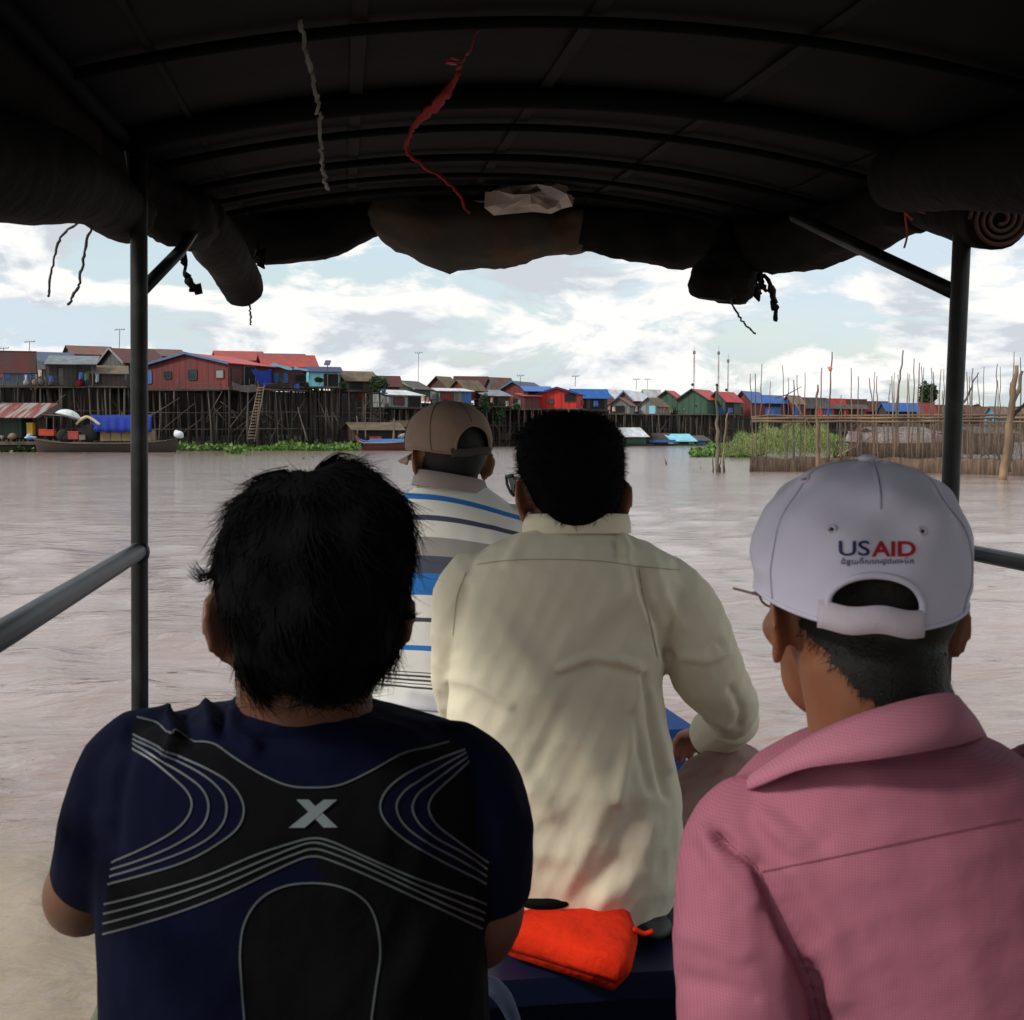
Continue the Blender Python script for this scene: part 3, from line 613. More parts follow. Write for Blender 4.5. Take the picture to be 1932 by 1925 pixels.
# clutter on platforms
rnd = random.Random(11)
cl = [('white enamel pot', 'pot', trimW), ('dark water jar', 'jar', timber2), ('blue plastic drum', 'drum', wallB), ('red plastic tub', 'tub', wallRb), ('grey bundle of netting', 'bundle', wallGr), ('straw-coloured basket', 'basket', wallT)]
spots = [(50, 'at the left end of the grey houses'), (66, 'below the first hanging clothes'), (78, 'beside the grey door'), (97, 'below the blue bundle'), (150, 'outside the thatched lean-to'), (168, 'right of the lean-to doorway'), (560, 'below the teal awning'), (580, 'beside the pale blue shack'), (597, 'in the pale blue shack doorway'), (630, 'below the solar panel'), (642, 'left of the tumbledown shack'), (660, 'in front of the tumbledown shack'), (676, 'at the middle of the tumbledown deck'), (690, 'left of the platform bush'), (712, 'under the platform bush'), (724, 'at the end of the high platform')]
for i, (x, wh) in enumerate(spots):
    nm, cat, m_ = cl[(i*5+i//3) % 6]; yb = float(np.interp(x, [0, 262, 470, 731], [728, 730, 732, 741])); Y = D(x)+rnd.uniform(-.3, .4) if x > 300 else D(x)+1.9
    c = W(x, yb, Y); mb = MB(); s = rnd.uniform(.22, .36)
    prof = [(0, .7), (.3, 1), (.75, .95), (.9, .6), (1, .75)]
    mb.tube([c+Vector((0, 0, z*s*2)) for z, r_ in prof], [s*r_ for z, r_ in prof], 10); tag(mb.build(nm.split()[-1] if cat != 'bundle' else 'bundle', m_, None, True), f'{nm} standing {wh}', cat)
def cloth(label, x, y, w_, h_, Y, m_, seed=0):
    q = MB(); a = W(x-w_/2, y, Y); b_ = W(x+w_/2, y+h_, Y); n = 5; rr = random.Random(label)
    for i in range(n):
        for j in range(n):
            u, v = i/(n-1), j/(n-1); q.v.append((a.x+(b_.x-a.x)*u+rr.uniform(-.03, .03), Y+.08*math.sin(u*9+v), a.z+(b_.z-a.z)*v*(1+.12*math.sin(u*7))))
    for i in range(n-1):
        for j in range(n-1): q.f.append((i*n+j, i*n+j+1, (i+1)*n+j+1, (i+1)*n+j)); q.m.append(0)
    q.slab([(a.x, Y+.02, a.z), (b_.x, Y+.02, a.z), (b_.x, Y+.02, a.z+.03), (a.x, Y+.02, a.z+.03)], .02)
    tag(q.build('garment', m_, None, True), label, 'laundry', 'washing hung along the decks')
cw = paint('pale_cloth', (.55, .45, .33)); cp = paint('pink_cloth', (.5, .15, .15)); cb = paint('blue_cloth', (.05, .12, .45)); cg = paint('green_cloth', (.06, .12, .06)); cd = paint('dark_cloth', (.05, .035, .035))
for lb, x, y, w_, h_, m_ in (('cream shirt hung outside the grey board house', 75, 699, 7, 11, cw), ('small cream cloth hung left of the cream shirt', 49, 708, 5, 9, cw), ('maroon cloth hung right of the cream shirt', 84, 697, 5, 15, cd), ('blue cloth bundle hung by the grey doorway', 96, 710, 8, 9, cb), ('green cloth hung before the lean-to shack', 163, 705, 9, 12, cg), ('pale blue cloth at the right of the grey door', 183, 706, 7, 15, paint('pale_blue_cloth', (.3, .38, .45))), ('orange cloth at the left edge wall', 3, 702, 5, 10, roofO), ('blue garment hung by the lean-to doorway', 152, 703, 8, 12, cb)):
    cloth(lb, x, y, w_, h_, 109.3, m_)
for lb, x, y, w_, h_, m_ in (('pink washing hung on the platform rail below the solar panel', 622, 712, 12, 8, cp), ('bright red cloth hung under the high platform, left one', 673, 743, 10, 13, roofO), ('dull red cloth hung under the high platform, right one', 686, 745, 9, 12, cp), ('white cloth hung under the small white roof', 798, 748, 6, 10, cw), ('red cloth hung beside the white cloth', 807, 750, 5, 9, cp), ('white and red cloth hung beside the dark red shed', 980, 755, 5, 13, trimW)):
    cloth(lb, x, y, w_, h_, D(x)-2.5 if x < 700 else D(x)-8, m_)
# blue tarpaulin in the red house opening, teal awnings
blob_later = []
def sheet(name, label, cat, quad, m_, n=8, sag=.15, seed=0, group=None, th=.02):
    q = MB(); a, b_, c, d_ = [Vector(p) for p in quad]; rr = random.Random(seed); nn = (b_-a).cross(d_-a).normalized()
    for s_ in (0, 1):
        k = len(q.v)
        for i in range(n+1):
            for j in range(n+1):
                u, v = i/n, j/n; p = a.lerp(b_, u).lerp(d_.lerp(c, u), v); p = p+Vector((0, 0, -sag*math.sin(math.pi*u)*.7-sag*.6*abs(math.sin(u*11+v*5+seed))*.5))+nn*(.03*math.sin(u*17+v*9))+nn*th*s_; q.v.append(tuple(p))
        for i in range(n):
            for j in range(n): q.f.append((k+i*(n+1)+j, k+(i+1)*(n+1)+j, k+(i+1)*(n+1)+j+1, k+i*(n+1)+j+1) if s_ else (k+i*(n+1)+j, k+i*(n+1)+j+1, k+(i+1)*(n+1)+j+1, k+(i+1)*(n+1)+j)); q.m.append(0)
    return tag(q.build(name, m_, None, True), label, cat, group)
btarp = mat('blue_tarpaulin', (.010, .028, .22), .7, .4, 1.6, .5, 3, spec=.2)
sheet('tarpaulin', 'blue tarpaulin draped over the open end of the large dusty-red house', 'tarpaulin', [W(474, 694, 117.5), W(512, 695, 119), W(512, 725, 118.6), W(486, 722, 117.2)], btarp, sag=.3)
sheet('awning', 'teal awning sheet beside the bright red roof edge', 'awning', [W(506, 688, 119), W(516, 684, 122), W(553, 695, 122.5), W(548, 698, 119)], roofTl, sag=.1, seed=1)
sheet('awning', 'small teal awning sheet right of the larger teal one', 'awning', [W(552, 696, 119.5), W(556, 692, 122), W(582, 697, 122), W(580, 700, 120)], roofTl, sag=.1, seed=2)
sheet('screen', 'grey woven screen sagging below the red house corner', 'screen', [W(437, 719, 115.2), W(480, 724, 116), W(492, 736, 116), W(440, 734, 115.2)], wallGr, sag=.3, seed=3)
# ladder
t = thing('ladder', Vector((W(472, 832, 114).x, 114, 0)), 'tall bamboo ladder leaning up to the red house platform', 'ladder')
A0, A1, B0, B1 = W(466, 833, 113), W(488, 726, 116), W(480, 833, 113), W(499, 726, 116)
for a, b_ in ((A0, A1), (B0, B1)): q = MB(); q.tube([a, b_], .05, 6); q.build('rail', bamboo2, t, True)
for k in range(1, 19): q = MB(); q.tube([A0.lerp(A1, k/19), B0.lerp(B1, k/19)], .045, 5); q.build('rung', bamboo, t, True)
for i, (lb, x, y, w_, h_, m_) in enumerate((('orange-red cloth hung before the open-fronted blue roofed house', 1098, 756, 6, 9, roofO), ('blue cloth hung right of the open-fronted blue roofed house', 1124, 757, 9, 10, cb), ('white cloth hung at the rusty-roofed hut', 1158, 768, 5, 8, cw), ('red cloth hung left of the rusty-roofed hut', 1150, 766, 4, 7, cp), ('pale cloth hung beside the grey thatched hut', 1201, 768, 5, 9, trimW), ('orange cloth hung right of the grey thatched hut', 1254, 770, 5, 8, roofO), ('yellowish cloth hung before the leftmost green house', 1266, 771, 6, 8, wallT), ('blue cloth hung under the porch of the rightmost green house', 1378, 770, 9, 9, cb), ('pale cloth hung before the dark red shed', 957, 757, 6, 9, trimW), ('red cloth hung by the creeper', 928, 751, 5, 8, cp), ('tan mat hung over the rail below the thatched pair', 868, 757, 12, 7, wallT), ('blue sheet hung on the trap-side porch', 1452, 772, 16, 9, cb))):
    cloth(lb, x, y, w_, h_, D(x)-14, m_)
for i, (lb, x, y, rx) in enumerate((('small potted shrub on the rail below the solar panel', 648, 730, 6), ('potted shrub left of the tumbledown shack', 602, 722, 5), ('leafy pot beside the dark red shed', 975, 770, 6), ('leafy pots before the leftmost green house', 1272, 779, 8), ('shrub spilling over the deck of the grey thatched hut', 1232, 781, 7))):
    blob_later.append((lb, x, y, rx))
# bush on the platform
def blob_tree(name, label, cat, cx, cy, rx, ry, Y, n, size, m_, trunk=True, base=0., group=None):
    rs = np.random.RandomState(int(cx)); c = W(cx, cy, Y); sx_ = rx*Y/FP; sz_ = ry*Y/FP
    t = thing(name, Vector((c.x, c.y, base)), label, cat, group); P = []
    cl_ = [(rs.normal(size=3)*.42, .34+.28*rs.rand()) for _ in range(16)]
    while len(P) < n:
        o, r_ = cl_[rs.randint(16)]; v = rs.normal(size=3); v /= np.linalg.norm(v); v = o+v*r_*(.75+.3*rs.rand())
        if np.linalg.norm(v) > 1.12: continue
        P.append((c.x+v[0]*sx_, c.y+v[1]*sx_, c.z+v[2]*sz_))
    V, F = leaves(P, size, int(cx), 1.0); q = MB(); q.add(V, F); q.build('crown', m_, t)
    q = MB(); q.tube([Vector((c.x, c.y, base)), Vector((c.x+.1, c.y, (base+c.z)/2)), Vector((c.x, c.y, c.z))], [sx_*.12, sx_*.09, sx_*.05], 8)
    for k in range(5): a = k*1.25; q.tube([Vector((c.x, c.y, c.z-sz_*.5)), Vector((c.x+math.cos(a)*sx_*.6, c.y+math.sin(a)*sx_*.5, c.z+sz_*.3))], [sx_*.05, sx_*.02], 6)
    q.build('trunk', timber, t, True)
for lb, x, y, rx in blob_later: blob_tree('shrub', lb, 'shrub', x, y-2, rx, rx*.8, D(x)-8, 260, .3, green3, base=W(x, y+4, D(x)-8).z)
blob_tree('bush', 'straggly green bush at the end of the high platform', 'bush', 713, 727, 17, 14, 124, 1500, .28, green3, base=W(713, 741, 124).z)
blob_tree('vine', 'dark creeper hanging beside the brown cap', 'creeper', 918, 762, 11, 18, 152, 1300, .3, green3)
blob_tree('vine', 'dark creeper growing up the stilts under the grey sheet roof', 'creeper', 941, 778, 13, 20, 153, 1300, .3, green3)
blob_tree('tree', 'dark dense tree rising above the roofs left of the right boat post', 'tree', 1750, 745, 15, 22, 300, 5200, .55, green3)
blob_tree('tree', 'small distant tree low behind the maroon roof', 'tree', 1838, 772, 14, 8, 320, 1500, .6, green3)
for i, (x, rx, ry, wh) in enumerate(((1480, 40, 7, 'behind the tan roof'), (1650, 55, 8, 'behind the brown roofs'), (1795, 60, 8, 'behind the right boat post'), (1920, 50, 8, 'at the right edge'))):
    blob_tree('tree', f'low far-off dark tree line clump {wh}', 'tree', x, 779, rx, ry, 420, 2200, 1.0, green3)

# ------------------------------------------------------------------ boats and floating houses
hullm = mat('tarred_hull', (.045, .036, .03), .75, .35, 1.5, .3, 8); hullb = paint('blue_gunwale', (.03, .16, .45)); hullr = mat('maroon_hull', (.12, .035, .03), .6, .3, 1.5)
def hull(t, x0, x1, yw, h, Y, beam, m_, rim, rise=.5, name='hull', yaw=0.):
    a = W(x0, yw, Y); b_ = W(x1, yw, Y); a.z = b_.z = 0; dv = b_-a; nv = Vector((-dv.y, dv.x, 0)).normalized(); n = 14; q = MB(); inn = MB(); rm_ = MB(); ring = []
    for i in range(n+1):
        u = i/n; s_ = math.sin(math.pi*min(max(u*.94+.03, 0), 1))**.55; top = h+rise*(abs(2*u-1)**3); c = a+dv*u; hb = beam/2*s_
        over = (u-.5)*.10*dv.length*.3; cc = c+dv.normalized()*over
        ring.append([cc-nv*hb+Vector((0, 0, top)), c-nv*hb*.75+Vector((0, 0, -.05)), c+Vector((0, 0, -.3)), c+nv*hb*.75+Vector((0, 0, -.05)), cc+nv*hb+Vector((0, 0, top))])
    vs = [p for r_ in ring for p in r_]; fs = [(i*5+j, (i+1)*5+j, (i+1)*5+j+1, i*5+j+1) for i in range(n) for j in range(4)]; fs += [(0, 1, 2, 3, 4), tuple(n*5+k for k in (4, 3, 2, 1, 0))]
    q.add(vs, fs); h_ = q.build(name, m_, t, True)
    for sd_ in (0, 4): rm_.tube([r_[sd_] for r_ in ring], .06, 6)
    rm_.build('gunwale', rim, h_, True)
    q = MB(); q.add([r_[0]*.97+r_[4]*.03-Vector((0, 0, .12)) for r_ in ring]+[r_[4]*.97+r_[0]*.03-Vector((0, 0, .12)) for r_ in ring], [(i, i+1, n+2+i, n+1+i) for i in range(n)]); q.build('deck', mat('boat_planks', (.2, .14, .09), .85, .3, 2, planks=3), t)
# long dark sampan with the blue-covered cabin
Ys = 105.
t = thing('houseboat', Vector((W(200, 848, Ys).x, Ys, 0)), 'long dark sampan carrying a hut under a blue tarpaulin', 'boat')
hull(t, 72, 330, 849, .75, Ys, 2.6, hullm, timber, .35)
yb = 832; zB = .8
def bx(name, x0, x1, y0, y1, Y, dep, m_, par): q = MB(); lo, hi = pxb(x0, x1, y0, y1, Y, dep); q.box(lo, hi); return q.build(name, m_, par)
bx('cabin_side', 189, 283, 812, 832, 104.3, 1.6, mat('plank_tan', (.24, .16, .09), .85, .35, 2.0, planks=1.1), t)
bx('cabin_frame', 146, 188.8, 806, 831, 104.6, 1.2, timber2, t)
q = MB(); q.ell(W(167, 818, 104.35), (.85, .25, .75), None, 16, 10); q.build('entrance', dark, t, True)
q = MB(); pts = [W(144, 801, 104.2), W(150, 794, 104.2), W(158, 789, 104.2), W(165, 787, 104.2), W(174, 791, 104.2), W(182, 797, 104.2), W(189, 802, 104.2)]
P_, r_ = smooth_path(pts, [.1, .14, .12, .15, .12, .13, .1], 3); q.tube(P_, [v*random.uniform(.8, 1.15) for v in r_], 8); q.build('canopy_edge_roll', paint('cream_canvas', (.5, .42, .25)), t, True)
q = MB(); n = 26; prof = [(0, 815, 103.9), (.2, 806, 104.05), (.45, 795, 104.3), (.7, 787, 104.9), (1, 783, 105.5)]; rr = random.Random(3)
for i in range(n+1):
    x = 172+(286-172)*i/n
    for k, (s_, y, Yy) in enumerate(prof):
        yy = y+(1.5*math.sin(i*1.1)+rr.uniform(-.8, .8) if k == 0 else .4*math.sin(i*.7+k)); xx = x-(20*(1-i/n)*0 if k == 0 else 0)+(14 if (i == 0 and k < 2) else 0)
        q.v.append(tuple(W(xx, yy, Yy+.06*math.sin(i*1.7))))
for i in range(n):
    for k in range(4): q.f.append((i*5+k, (i+1)*5+k, (i+1)*5+k+1, i*5+k+1)); q.m.append(0)
tp = q.build('cover', btarp, None, True); tp.name = 'tarpaulin'; tag(tp, 'bright blue tarpaulin covering the sampan cabin', 'tarpaulin')
md = tp.modifiers.new('s', 'SOLIDIFY'); md.thickness = .03
q = MB(); q.tube([W(189, 803, 104.3), W(283, 803, 104.4)], .05, 5); q.tube([W(165, 788, 105.6), W(284, 784, 105.7)], .06, 5); q.build('ridge_pole', bamboo, t, True)
pbox('crate', 'dull pinkish box at the sampan cabin entrance', 'box', 189-0, 204, 0, 0, 1, wallT) if False else None
pbox('crate', 'pale grey box in the sampan cabin doorway', 'box', 149, 160, 821, 830, 103.9, paint('greyish_box', (.22, .2, .18)), .5)
pbox('basin', 'dark red tub on the sampan deck beside the dark mound', 'tub', 128, 147, 814, 829, 103.9, roofO, .6)
pbox('crate', 'left one of two orange crates on the floating shop', 'crate', 73, 86, 810, 822, 106, paint('orange_plastic', (.72, .08, .02), rough=.5), .6, 'orange crates')
pbox('crate', 'right one of two orange crates on the floating shop', 'crate', 86.6, 101, 811, 822.5, 106, paint('orange_plastic2', (.66, .07, .02), rough=.5), .6, 'orange crates')
pbox('drinks_cooler', 'yellow and orange cool box standing at the floating shop door', 'cool box', 50.5, 61, 798, 821, 106.4, paint('yellow_plastic', (.75, .45, .02), rough=.4), .7)
q = MB(); q.ell(W(119, 822, 104.4), (.55, .4, .55)); q.ell(W(127, 826, 104.4), (.6, .4, .45)); tag(q.build('net_bundle', dark, None, True), 'dark heap of nets on the sampan deck', 'bundle')
q = MB(); q.ell(W(337, 820, 105), (.42, .3, .32)); q.ell(W(333, 817, 105), (.22, .2, .25)); q.ell(W(341, 823, 105), (.25, .2, .2)); tag(q.build('sack', paint('white_sack', (.62, .66, .7)), None, True), 'crumpled white and blue sack at the right tip of the sampan', 'sack')
# umbrella
c = W(129, 786, 104.5); t = thing('parasol', Vector((c.x, c.y, .8)), 'white market umbrella tilted over the floating shop', 'umbrella')
q = MB(); n = 16; rot = Matrix.Rotation(R(14), 3, 'Y') @ Matrix.Rotation(R(-8), 3, 'X'); vs = []
for i in range(7):
    ph = i/6*R(66)
    for j in range(n): vs.append(c+rot@Vector((1.26*math.sin(ph)*math.cos(2*math.pi*j/n)*(1 if j % 2 == 0 else .96), 1.26*math.sin(ph)*math.sin(2*math.pi*j/n)*(1 if j % 2 == 0 else .96), 1.0*(math.cos(ph)-.42))))
q.add(vs, [(i*n+j, (i+1)*n+j, (i+1)*n+(j+1) % n, i*n+(j+1) % n) for i in range(6) for j in range(n)]); u = q.build('canopy', mat('umbrella_cloth', (.62, .68, .66), .7, .15, 2., col2=(.3, .42, .38), cs=2.2, thr=(.55, .62)), t, True); u.modifiers.new('s', 'SOLIDIFY').thickness = .02
q = MB(); q.tube([c+Vector((0, 0, .5)), W(125, 825, 104.6)], .03, 6); q.build('pole', trimD, t)
# floating shop
t = thing('floating_shop', Vector((W(50, 845, 108).x, 108, 0)), 'floating shop with a rust-striped tin roof at the left edge', 'floating house')
q = MB(); q.box(W(-60, 849, 106.5), Vector((W(98, 849, 106.5).x, 111, .55))); q.build('raft', timber2, t)
q = MB(); q.box(W(-60, 833, 106.2), Vector((W(75, 831, 106.2).x, 107.8, .62))); q.build('bamboo_floats', timber, t)
bx('wall', -50, 40, 789, 826, 107, 3, paint('shop_green', (.03, .07, .05), planks=1.5), t)
bx('back_wall', 40, 100, 789, 822, 109, .2, dark, t); bx('side_wall', 62, 88, 789, 822, 107.2, .15, wallBr, t)
rust = bpy.data.materials.new('rust_striped_tin'); rust.use_nodes = True; n_ = rust.node_tree.nodes; l = rust.node_tree.links; b_ = n_['Principled BSDF']; b_.inputs['Roughness'].default_value = .65
tc = n_.new('ShaderNodeTexCoord'); mp = n_.new('ShaderNodeMapping'); l.new(tc.outputs['Object'], mp.inputs[0]); mp.inputs['Rotation'].default_value = (0, 0, R(-25)); mp.inputs['Scale'].default_value = (1.4, .12, .12)
ns = n_.new('ShaderNodeTexNoise'); ns.inputs['Scale'].default_value = 1.6; ns.inputs['Detail'].default_value = 3; l.new(mp.outputs[0], ns.inputs[0]); rp = n_.new('ShaderNodeValToRGB'); l.new(ns.outputs[0], rp.inputs[0])
rp.color_ramp.elements[0].position = .46; rp.color_ramp.elements[0].color = (.20, .055, .045, 1); rp.color_ramp.elements[1].position = .56; rp.color_ramp.elements[1].color = (.30, .27, .25, 1); l.new(rp.outputs[0], b_.inputs['Base Color'])
q = MB(); q.slab([W(-60, 789, 105.6), W(12, 789, 105.6), W(66, 789, 105.8), W(110, 762, 110), W(-60, 761, 110)], .06); q.build('roof', rust, t)
q = MB(); q.slab([W(66, 790, 105.9), W(70, 789, 106), W(122, 776, 110.3), W(112, 762, 110)], .05); q.build('roof_end', roofGy, t)
q = MB(); q.slab([W(70, 783, 107), W(136, 786, 105.5), W(136, 785, 109), W(75, 781, 110)], .06); q.build('porch_roof', roofRu, t)
for x in (88, 101): q = MB(); q.tube([W(x, 787, 106.4), W(x, 824, 106.4)], .05, 6); q.build('porch_post', timber, t)
# items on the raft
q = MB(); q.ell(W(24, 823, 106), (.35, .3, .28)); q.ell(W(20, 825, 106), (.25, .25, .2)); tag(q.build('sack', wallT, None, True), 'tan sack on the raft edge of the floating shop', 'sack')
q = MB(); q.ell(W(58, 826, 105.5), (.55, .3, .14)); q.ell(W(55, 824, 105.5), (.25, .2, .25)); tag(q.build('heap', paint('blue_white_heap', (.4, .5, .65), col2=(.1, .2, .5)), None, True), 'blue and white plastic heap in front of the floating shop', 'bundle')
q = MB(); q.tube([W(4, 829, 106), W(4, 822, 106)], [.12, .16], 8); tag(q.build('pot', trimW, None, True), 'small pale pot at the left end of the raft', 'pot')
# blue wooden boat
t = thing('rowing_boat', Vector((W(725, 845, 116).x, 116, 0)), 'bright blue wooden boat with a maroon hull and upturned bow', 'boat')
hull(t, 678, 778, 845, .72, 116, 1.7, hullr, hullb, .35)
q = MB(); q.slab([W(676, 834, 115.6), W(682, 844, 115.4), W(684, 838, 115.6), W(675, 823, 115.7), W(672, 822, 115.7)], .3); q.build('bow', hullr, t)
q = MB(); q.tube([W(677, 832, 115.35), W(686, 836, 115.25), W(725, 836, 115.0), W(765, 834, 115.1)], .05, 6); q.build('white_stripe', trimW, t, True)
q = MB(); q.slab([W(686, 836, 115.3), W(765, 835, 115.3), W(768, 829, 117), W(700, 829, 117)], .04); q.build('blue_deck', hullb, t)
pbox('crate', 'red crate behind the bright blue boat', 'crate', 697, 718, 824, 831, 117.5, roofR, .8)
house('shack', 'low brown thatched shelter on the water behind the blue boat', 650, 668, 758, 797, 809, 832, 121, 66, wallBr, roofTh, win=[wS(.05, .9, .0, .85, dark, 'opening')], stilt=None, cat='shelter')
house('shack', 'low thatched shelter half hidden by the cap peak', 738, 745, 800, 794, 802, 828, 128, 70, wallBr, roofTh, win=[wS(.1, .9, 0, .8, dark, 'opening')], stilt=None, cat='shelter')
q = MB(); q.ell(W(768, 824, 119), (.9, .5, .35)); tag(q.build('sack', wallC, None, True), 'pale bundle between the two low shelters', 'sack')
def barrel(label, x0, x1, yt, yb_, yw, Y, m_):
    t = thing('covered_boat', Vector((W((x0+x1)/2, yw, Y).x, Y, 0)), label, 'boat'); hull(t, x0-6, x1+8, yw, .5, Y, 1.8, hullm, timber, .25)
    q = MB(); A = W(x0, yb_, Y); B_ = W(x1, yb_, Y); h_ = W(x0, yt, Y).z-A.z; n = 9; vs = []
    for p in (A, B_):
        for k in range(n): th = math.pi*k/(n-1); vs.append(p+Vector((0, -math.cos(th)*.9, math.sin(th)*h_)))
    q.add(vs, [(k, k+1, n+k+1, n+k) for k in range(n-1)]+[tuple(range(n)), tuple(range(n, 2*n))[::-1]]); q.build('canopy', m_, t, True)
barrel('small boat with a rounded brown canopy between the two heads', 929, 964, 817, 830, 839, 160, mat('brown_canopy', (.22, .12, .07), .8, .3, 1)); barrel('boat with a grey tin canopy right of the brown cap', 905, 931, 814, 828, 838, 164, roofS)
h = house('floating_house', 'green floating hut with a white roof, right of the black-haired head', 1158, 1181, 1219, 807, 822, 837, 160, 64, wallG, roofW, wd=4, stilt=None, win=[wG(.05, .95, .0, .7, wallT, 'door')], cat='floating house', fascia=trimW)
q = MB(); q.obox(h.c[0]-h.e*.5-h.d*.4-Vector((0, 0, .45)), h.d*(h.l+1.3), h.e*(h.w+1), Vector((0, 0, .4))); q.build('raft', timber2, h.t)
barrel('long low brown houseboat with blue trim right of the green floating hut', 1228, 1262, 817, 834, 839, 166, wallBr)
q = MB(); q.box(*pxb(1225, 1275, 830, 835, 163, .3)); tag(q.build('boat', hullb), 'low blue boat moored beside the green floating hut', 'boat')
h = house('floating_house', 'small floating shelter with a cyan sheet roof', 1266, 1270, 1310, 819, 831, 838, 164, 68, wallC, roofCy, wd=4, stilt=None, cat='floating house', win=[wS(.3, .7, 0, .9, dark, 'doorway')])
h = house('floating_house', 'small grey floating hut with a blue front panel', 1310, 1314, 1336, 822, 830, 838, 166, 62, wallGr, roofGy, wd=3, stilt=None, cat='floating house', win=[wS(.1, .7, 0, .9, wallB, 'panel')])
# covered houseboats behind the trap
pt = mat('patterned_tarp', (.30, .28, .28), .75, .3, .8, .5, 4, col2=(.19, .12, .16), cs=.7)
t = thing('houseboat', Vector((W(1660, 850, 80).x, 80, 0)), 'broad houseboat covered with patterned grey tarpaulins behind the fish trap', 'boat')
hull(t, 1575, 1790, 862, .9, 80, 3.2, hullm, timber2, .2)
q = MB(); n = 24; prof = [(843, 79.2), (838, 79.0), (824, 79.4), (816, 80.2), (815, 81.5)]
for i in range(n+1):
    x = 1596+(1780-1596)*i/n
    for k, (y, Yy) in enumerate(prof): q.v.append(tuple(W(x+(4 if k > 2 else 0), y+1.6*math.sin(i*.9+k), Yy+.1*math.sin(i*1.9))))
for i in range(n):
    for k in range(4): q.f.append((i*5+k, (i+1)*5+k, (i+1)*5+k+1, i*5+k+1)); q.m.append(0)
q.build('cover', pt, t, True).modifiers.new('s', 'SOLIDIFY').thickness = .05
h = house('floating_house', 'grey-green tarpaulin roofed shelter behind the patterned houseboat', 1640, 1668, 1764, 806, 819, 845, 84, 66, wallBr, paint('grey_green_tarp', (.26, .34, .31), col2=(.3, .3, .34)), wd=3, stilt=None, cat='floating house')
h = house('shack', 'dark ramshackle hut on the water at the right edge, with pale posts', 1838, 1846, 1912, 806, 816, 858, 74, 72, dark, roofGy, wd=3, stilt=None, cat='hut', win=[wS(.08, .14, 0, .95, wallC, 'panel'), wS(.2, .24, .1, .95, wallC, 'panel'), wS(.5, .56, 0, .9, wallGr, 'panel'), wS(.8, .85, 0, .9, wallC, 'panel')])

# ------------------------------------------------------------------ fish trap of stakes and net
def stake(pts, r0, label, group=None, m_=None, name='stake'):
    rr = random.Random(str(pts[0])); P = []
    for a, b_ in zip(pts[:-1], pts[1:]):
        for k in range(4): P.append(Vector(a).lerp(Vector(b_), k/4)+Vector((rr.uniform(-.035, .035), rr.uniform(-.03, .03), 0)))
    P.append(Vector(pts[-1])); n = len(P); q = MB(); q.tube(P, [r0*(1-.55*i/(n-1))*rr.uniform(.88, 1.12) for i in range(n)], 6)
    return tag(q.build(name, m_ or bamboo2, None, True), label, 'stake', group)
GS = 'thin stakes of the fish trap'; LS = 'thin weathered stake standing upright in the fish-trap fence'
def c4(x, y): return 1179.5+.2523*x, 644.8+.2523*y
def c5(x, y): return 1494+.2267*x, 644.8+.2267*y
L4 = [(955, 935, 240), (985, 972, 240), (1012, 1023, 165), (1055, 1087, 295), (1195, 1175, 175), (1208, 1220, 270), (1265, 1260, 285), (1315, 1285, 250), (1350, 1345, 230), (1452, 1470, 195), (1598, 1615, 400), (1685, 1690, 197), (1740, 1743, 260), (1865, 1825, 272), (1850, 1868, 225), (1890, 1883, 257), (1618, 1616, 430), (1512, 1516, 560), (1640, 1643, 520), (1770, 1768, 500)]
L5 = [(800, 818, 350), (845, 832, 285), (850, 856, 258), (882, 882, 275), (968, 965, 260), (975, 980, 272), (998, 1018, 140), (1053, 1062, 175), (1060, 1098, 215), (1092, 1077, 208), (1165, 1160, 218), (1172, 1175, 250), (1210, 1242, 230), (1262, 1265, 228), (1255, 1258, 410), (1465, 1455, 250), (1485, 1480, 290), (1505, 1507, 220), (1580, 1545, 278), (1580, 1600, 210), (1688, 1710, 185), (1722, 1712, 320), (1732, 1735, 210), (1820, 1850, 85), (1815, 1822, 340), (1905, 1903, 130), (1040, 1044, 560), (770, 772, 600), (690, 686, 640), (560, 562, 660), (1200, 1196, 640), (1410, 1415, 600), (1640, 1636, 620), (1780, 1776, 600)]
rr = random.Random(5); allst = []
for cf, lst in ((c4, L4), (c5, L5)):
    for (xb, xt, yt) in lst:
        tx, ty = cf(xt, yt); allst.append((tx, ty, cf(xb, 0)[0]))
allst.sort()
ORD = lambda k: f"{k}{'th' if 10 <= k % 100 <= 20 else {1: 'st', 2: 'nd', 3: 'rd'}.get(k % 10, 'th')}"
for i, (tx, ty, b0) in enumerate(allst):
    Y = rr.choice((50.5, 52, 54, 57, 60)); midy = 820-(820-ty)*rr.uniform(.25, .5)
    b_ = W(b0, 880, Y); b_.z = -.4; mdx = b0+(tx-b0)*.35+rr.uniform(-1.5, 1.5)
    ln = 'leaning right' if tx-b0 > 4 else 'leaning left' if tx-b0 < -4 else 'nearly straight'
    hh = 'very tall' if ty < 688 else 'tall' if ty < 715 else 'short' if ty > 745 else 'middling'
    stake([b_, W(mdx, midy, Y), W(tx, ty, Y)], rr.uniform(.03, .047), f'{hh} thin stake, {ln}, {ORD(i+1)} thin one from the left of the fish trap', GS, bamboo if rr.random() < .35 else bamboo2)
def sp(label, pts, r, Y, m_=bamboo, Y2=None): P = [W(x, y, Y if Y2 is None else Y+(Y2-Y)*i/(len(pts)-1)) for i, (x, y) in enumerate(pts)]; return stake(P, r, label, None, m_)
sp('thick bamboo stake standing at the near left corner of the trap', [(1543, 893), (1542, 820), (1541, 770), (1543, 726)], .085, 49.3)
fl = sp('tall stake with a scrap of orange cloth tied near its top', [(1563, 870), (1563, 800), (1566, 720), (1570, 664)], .05, 52, bamboo2)
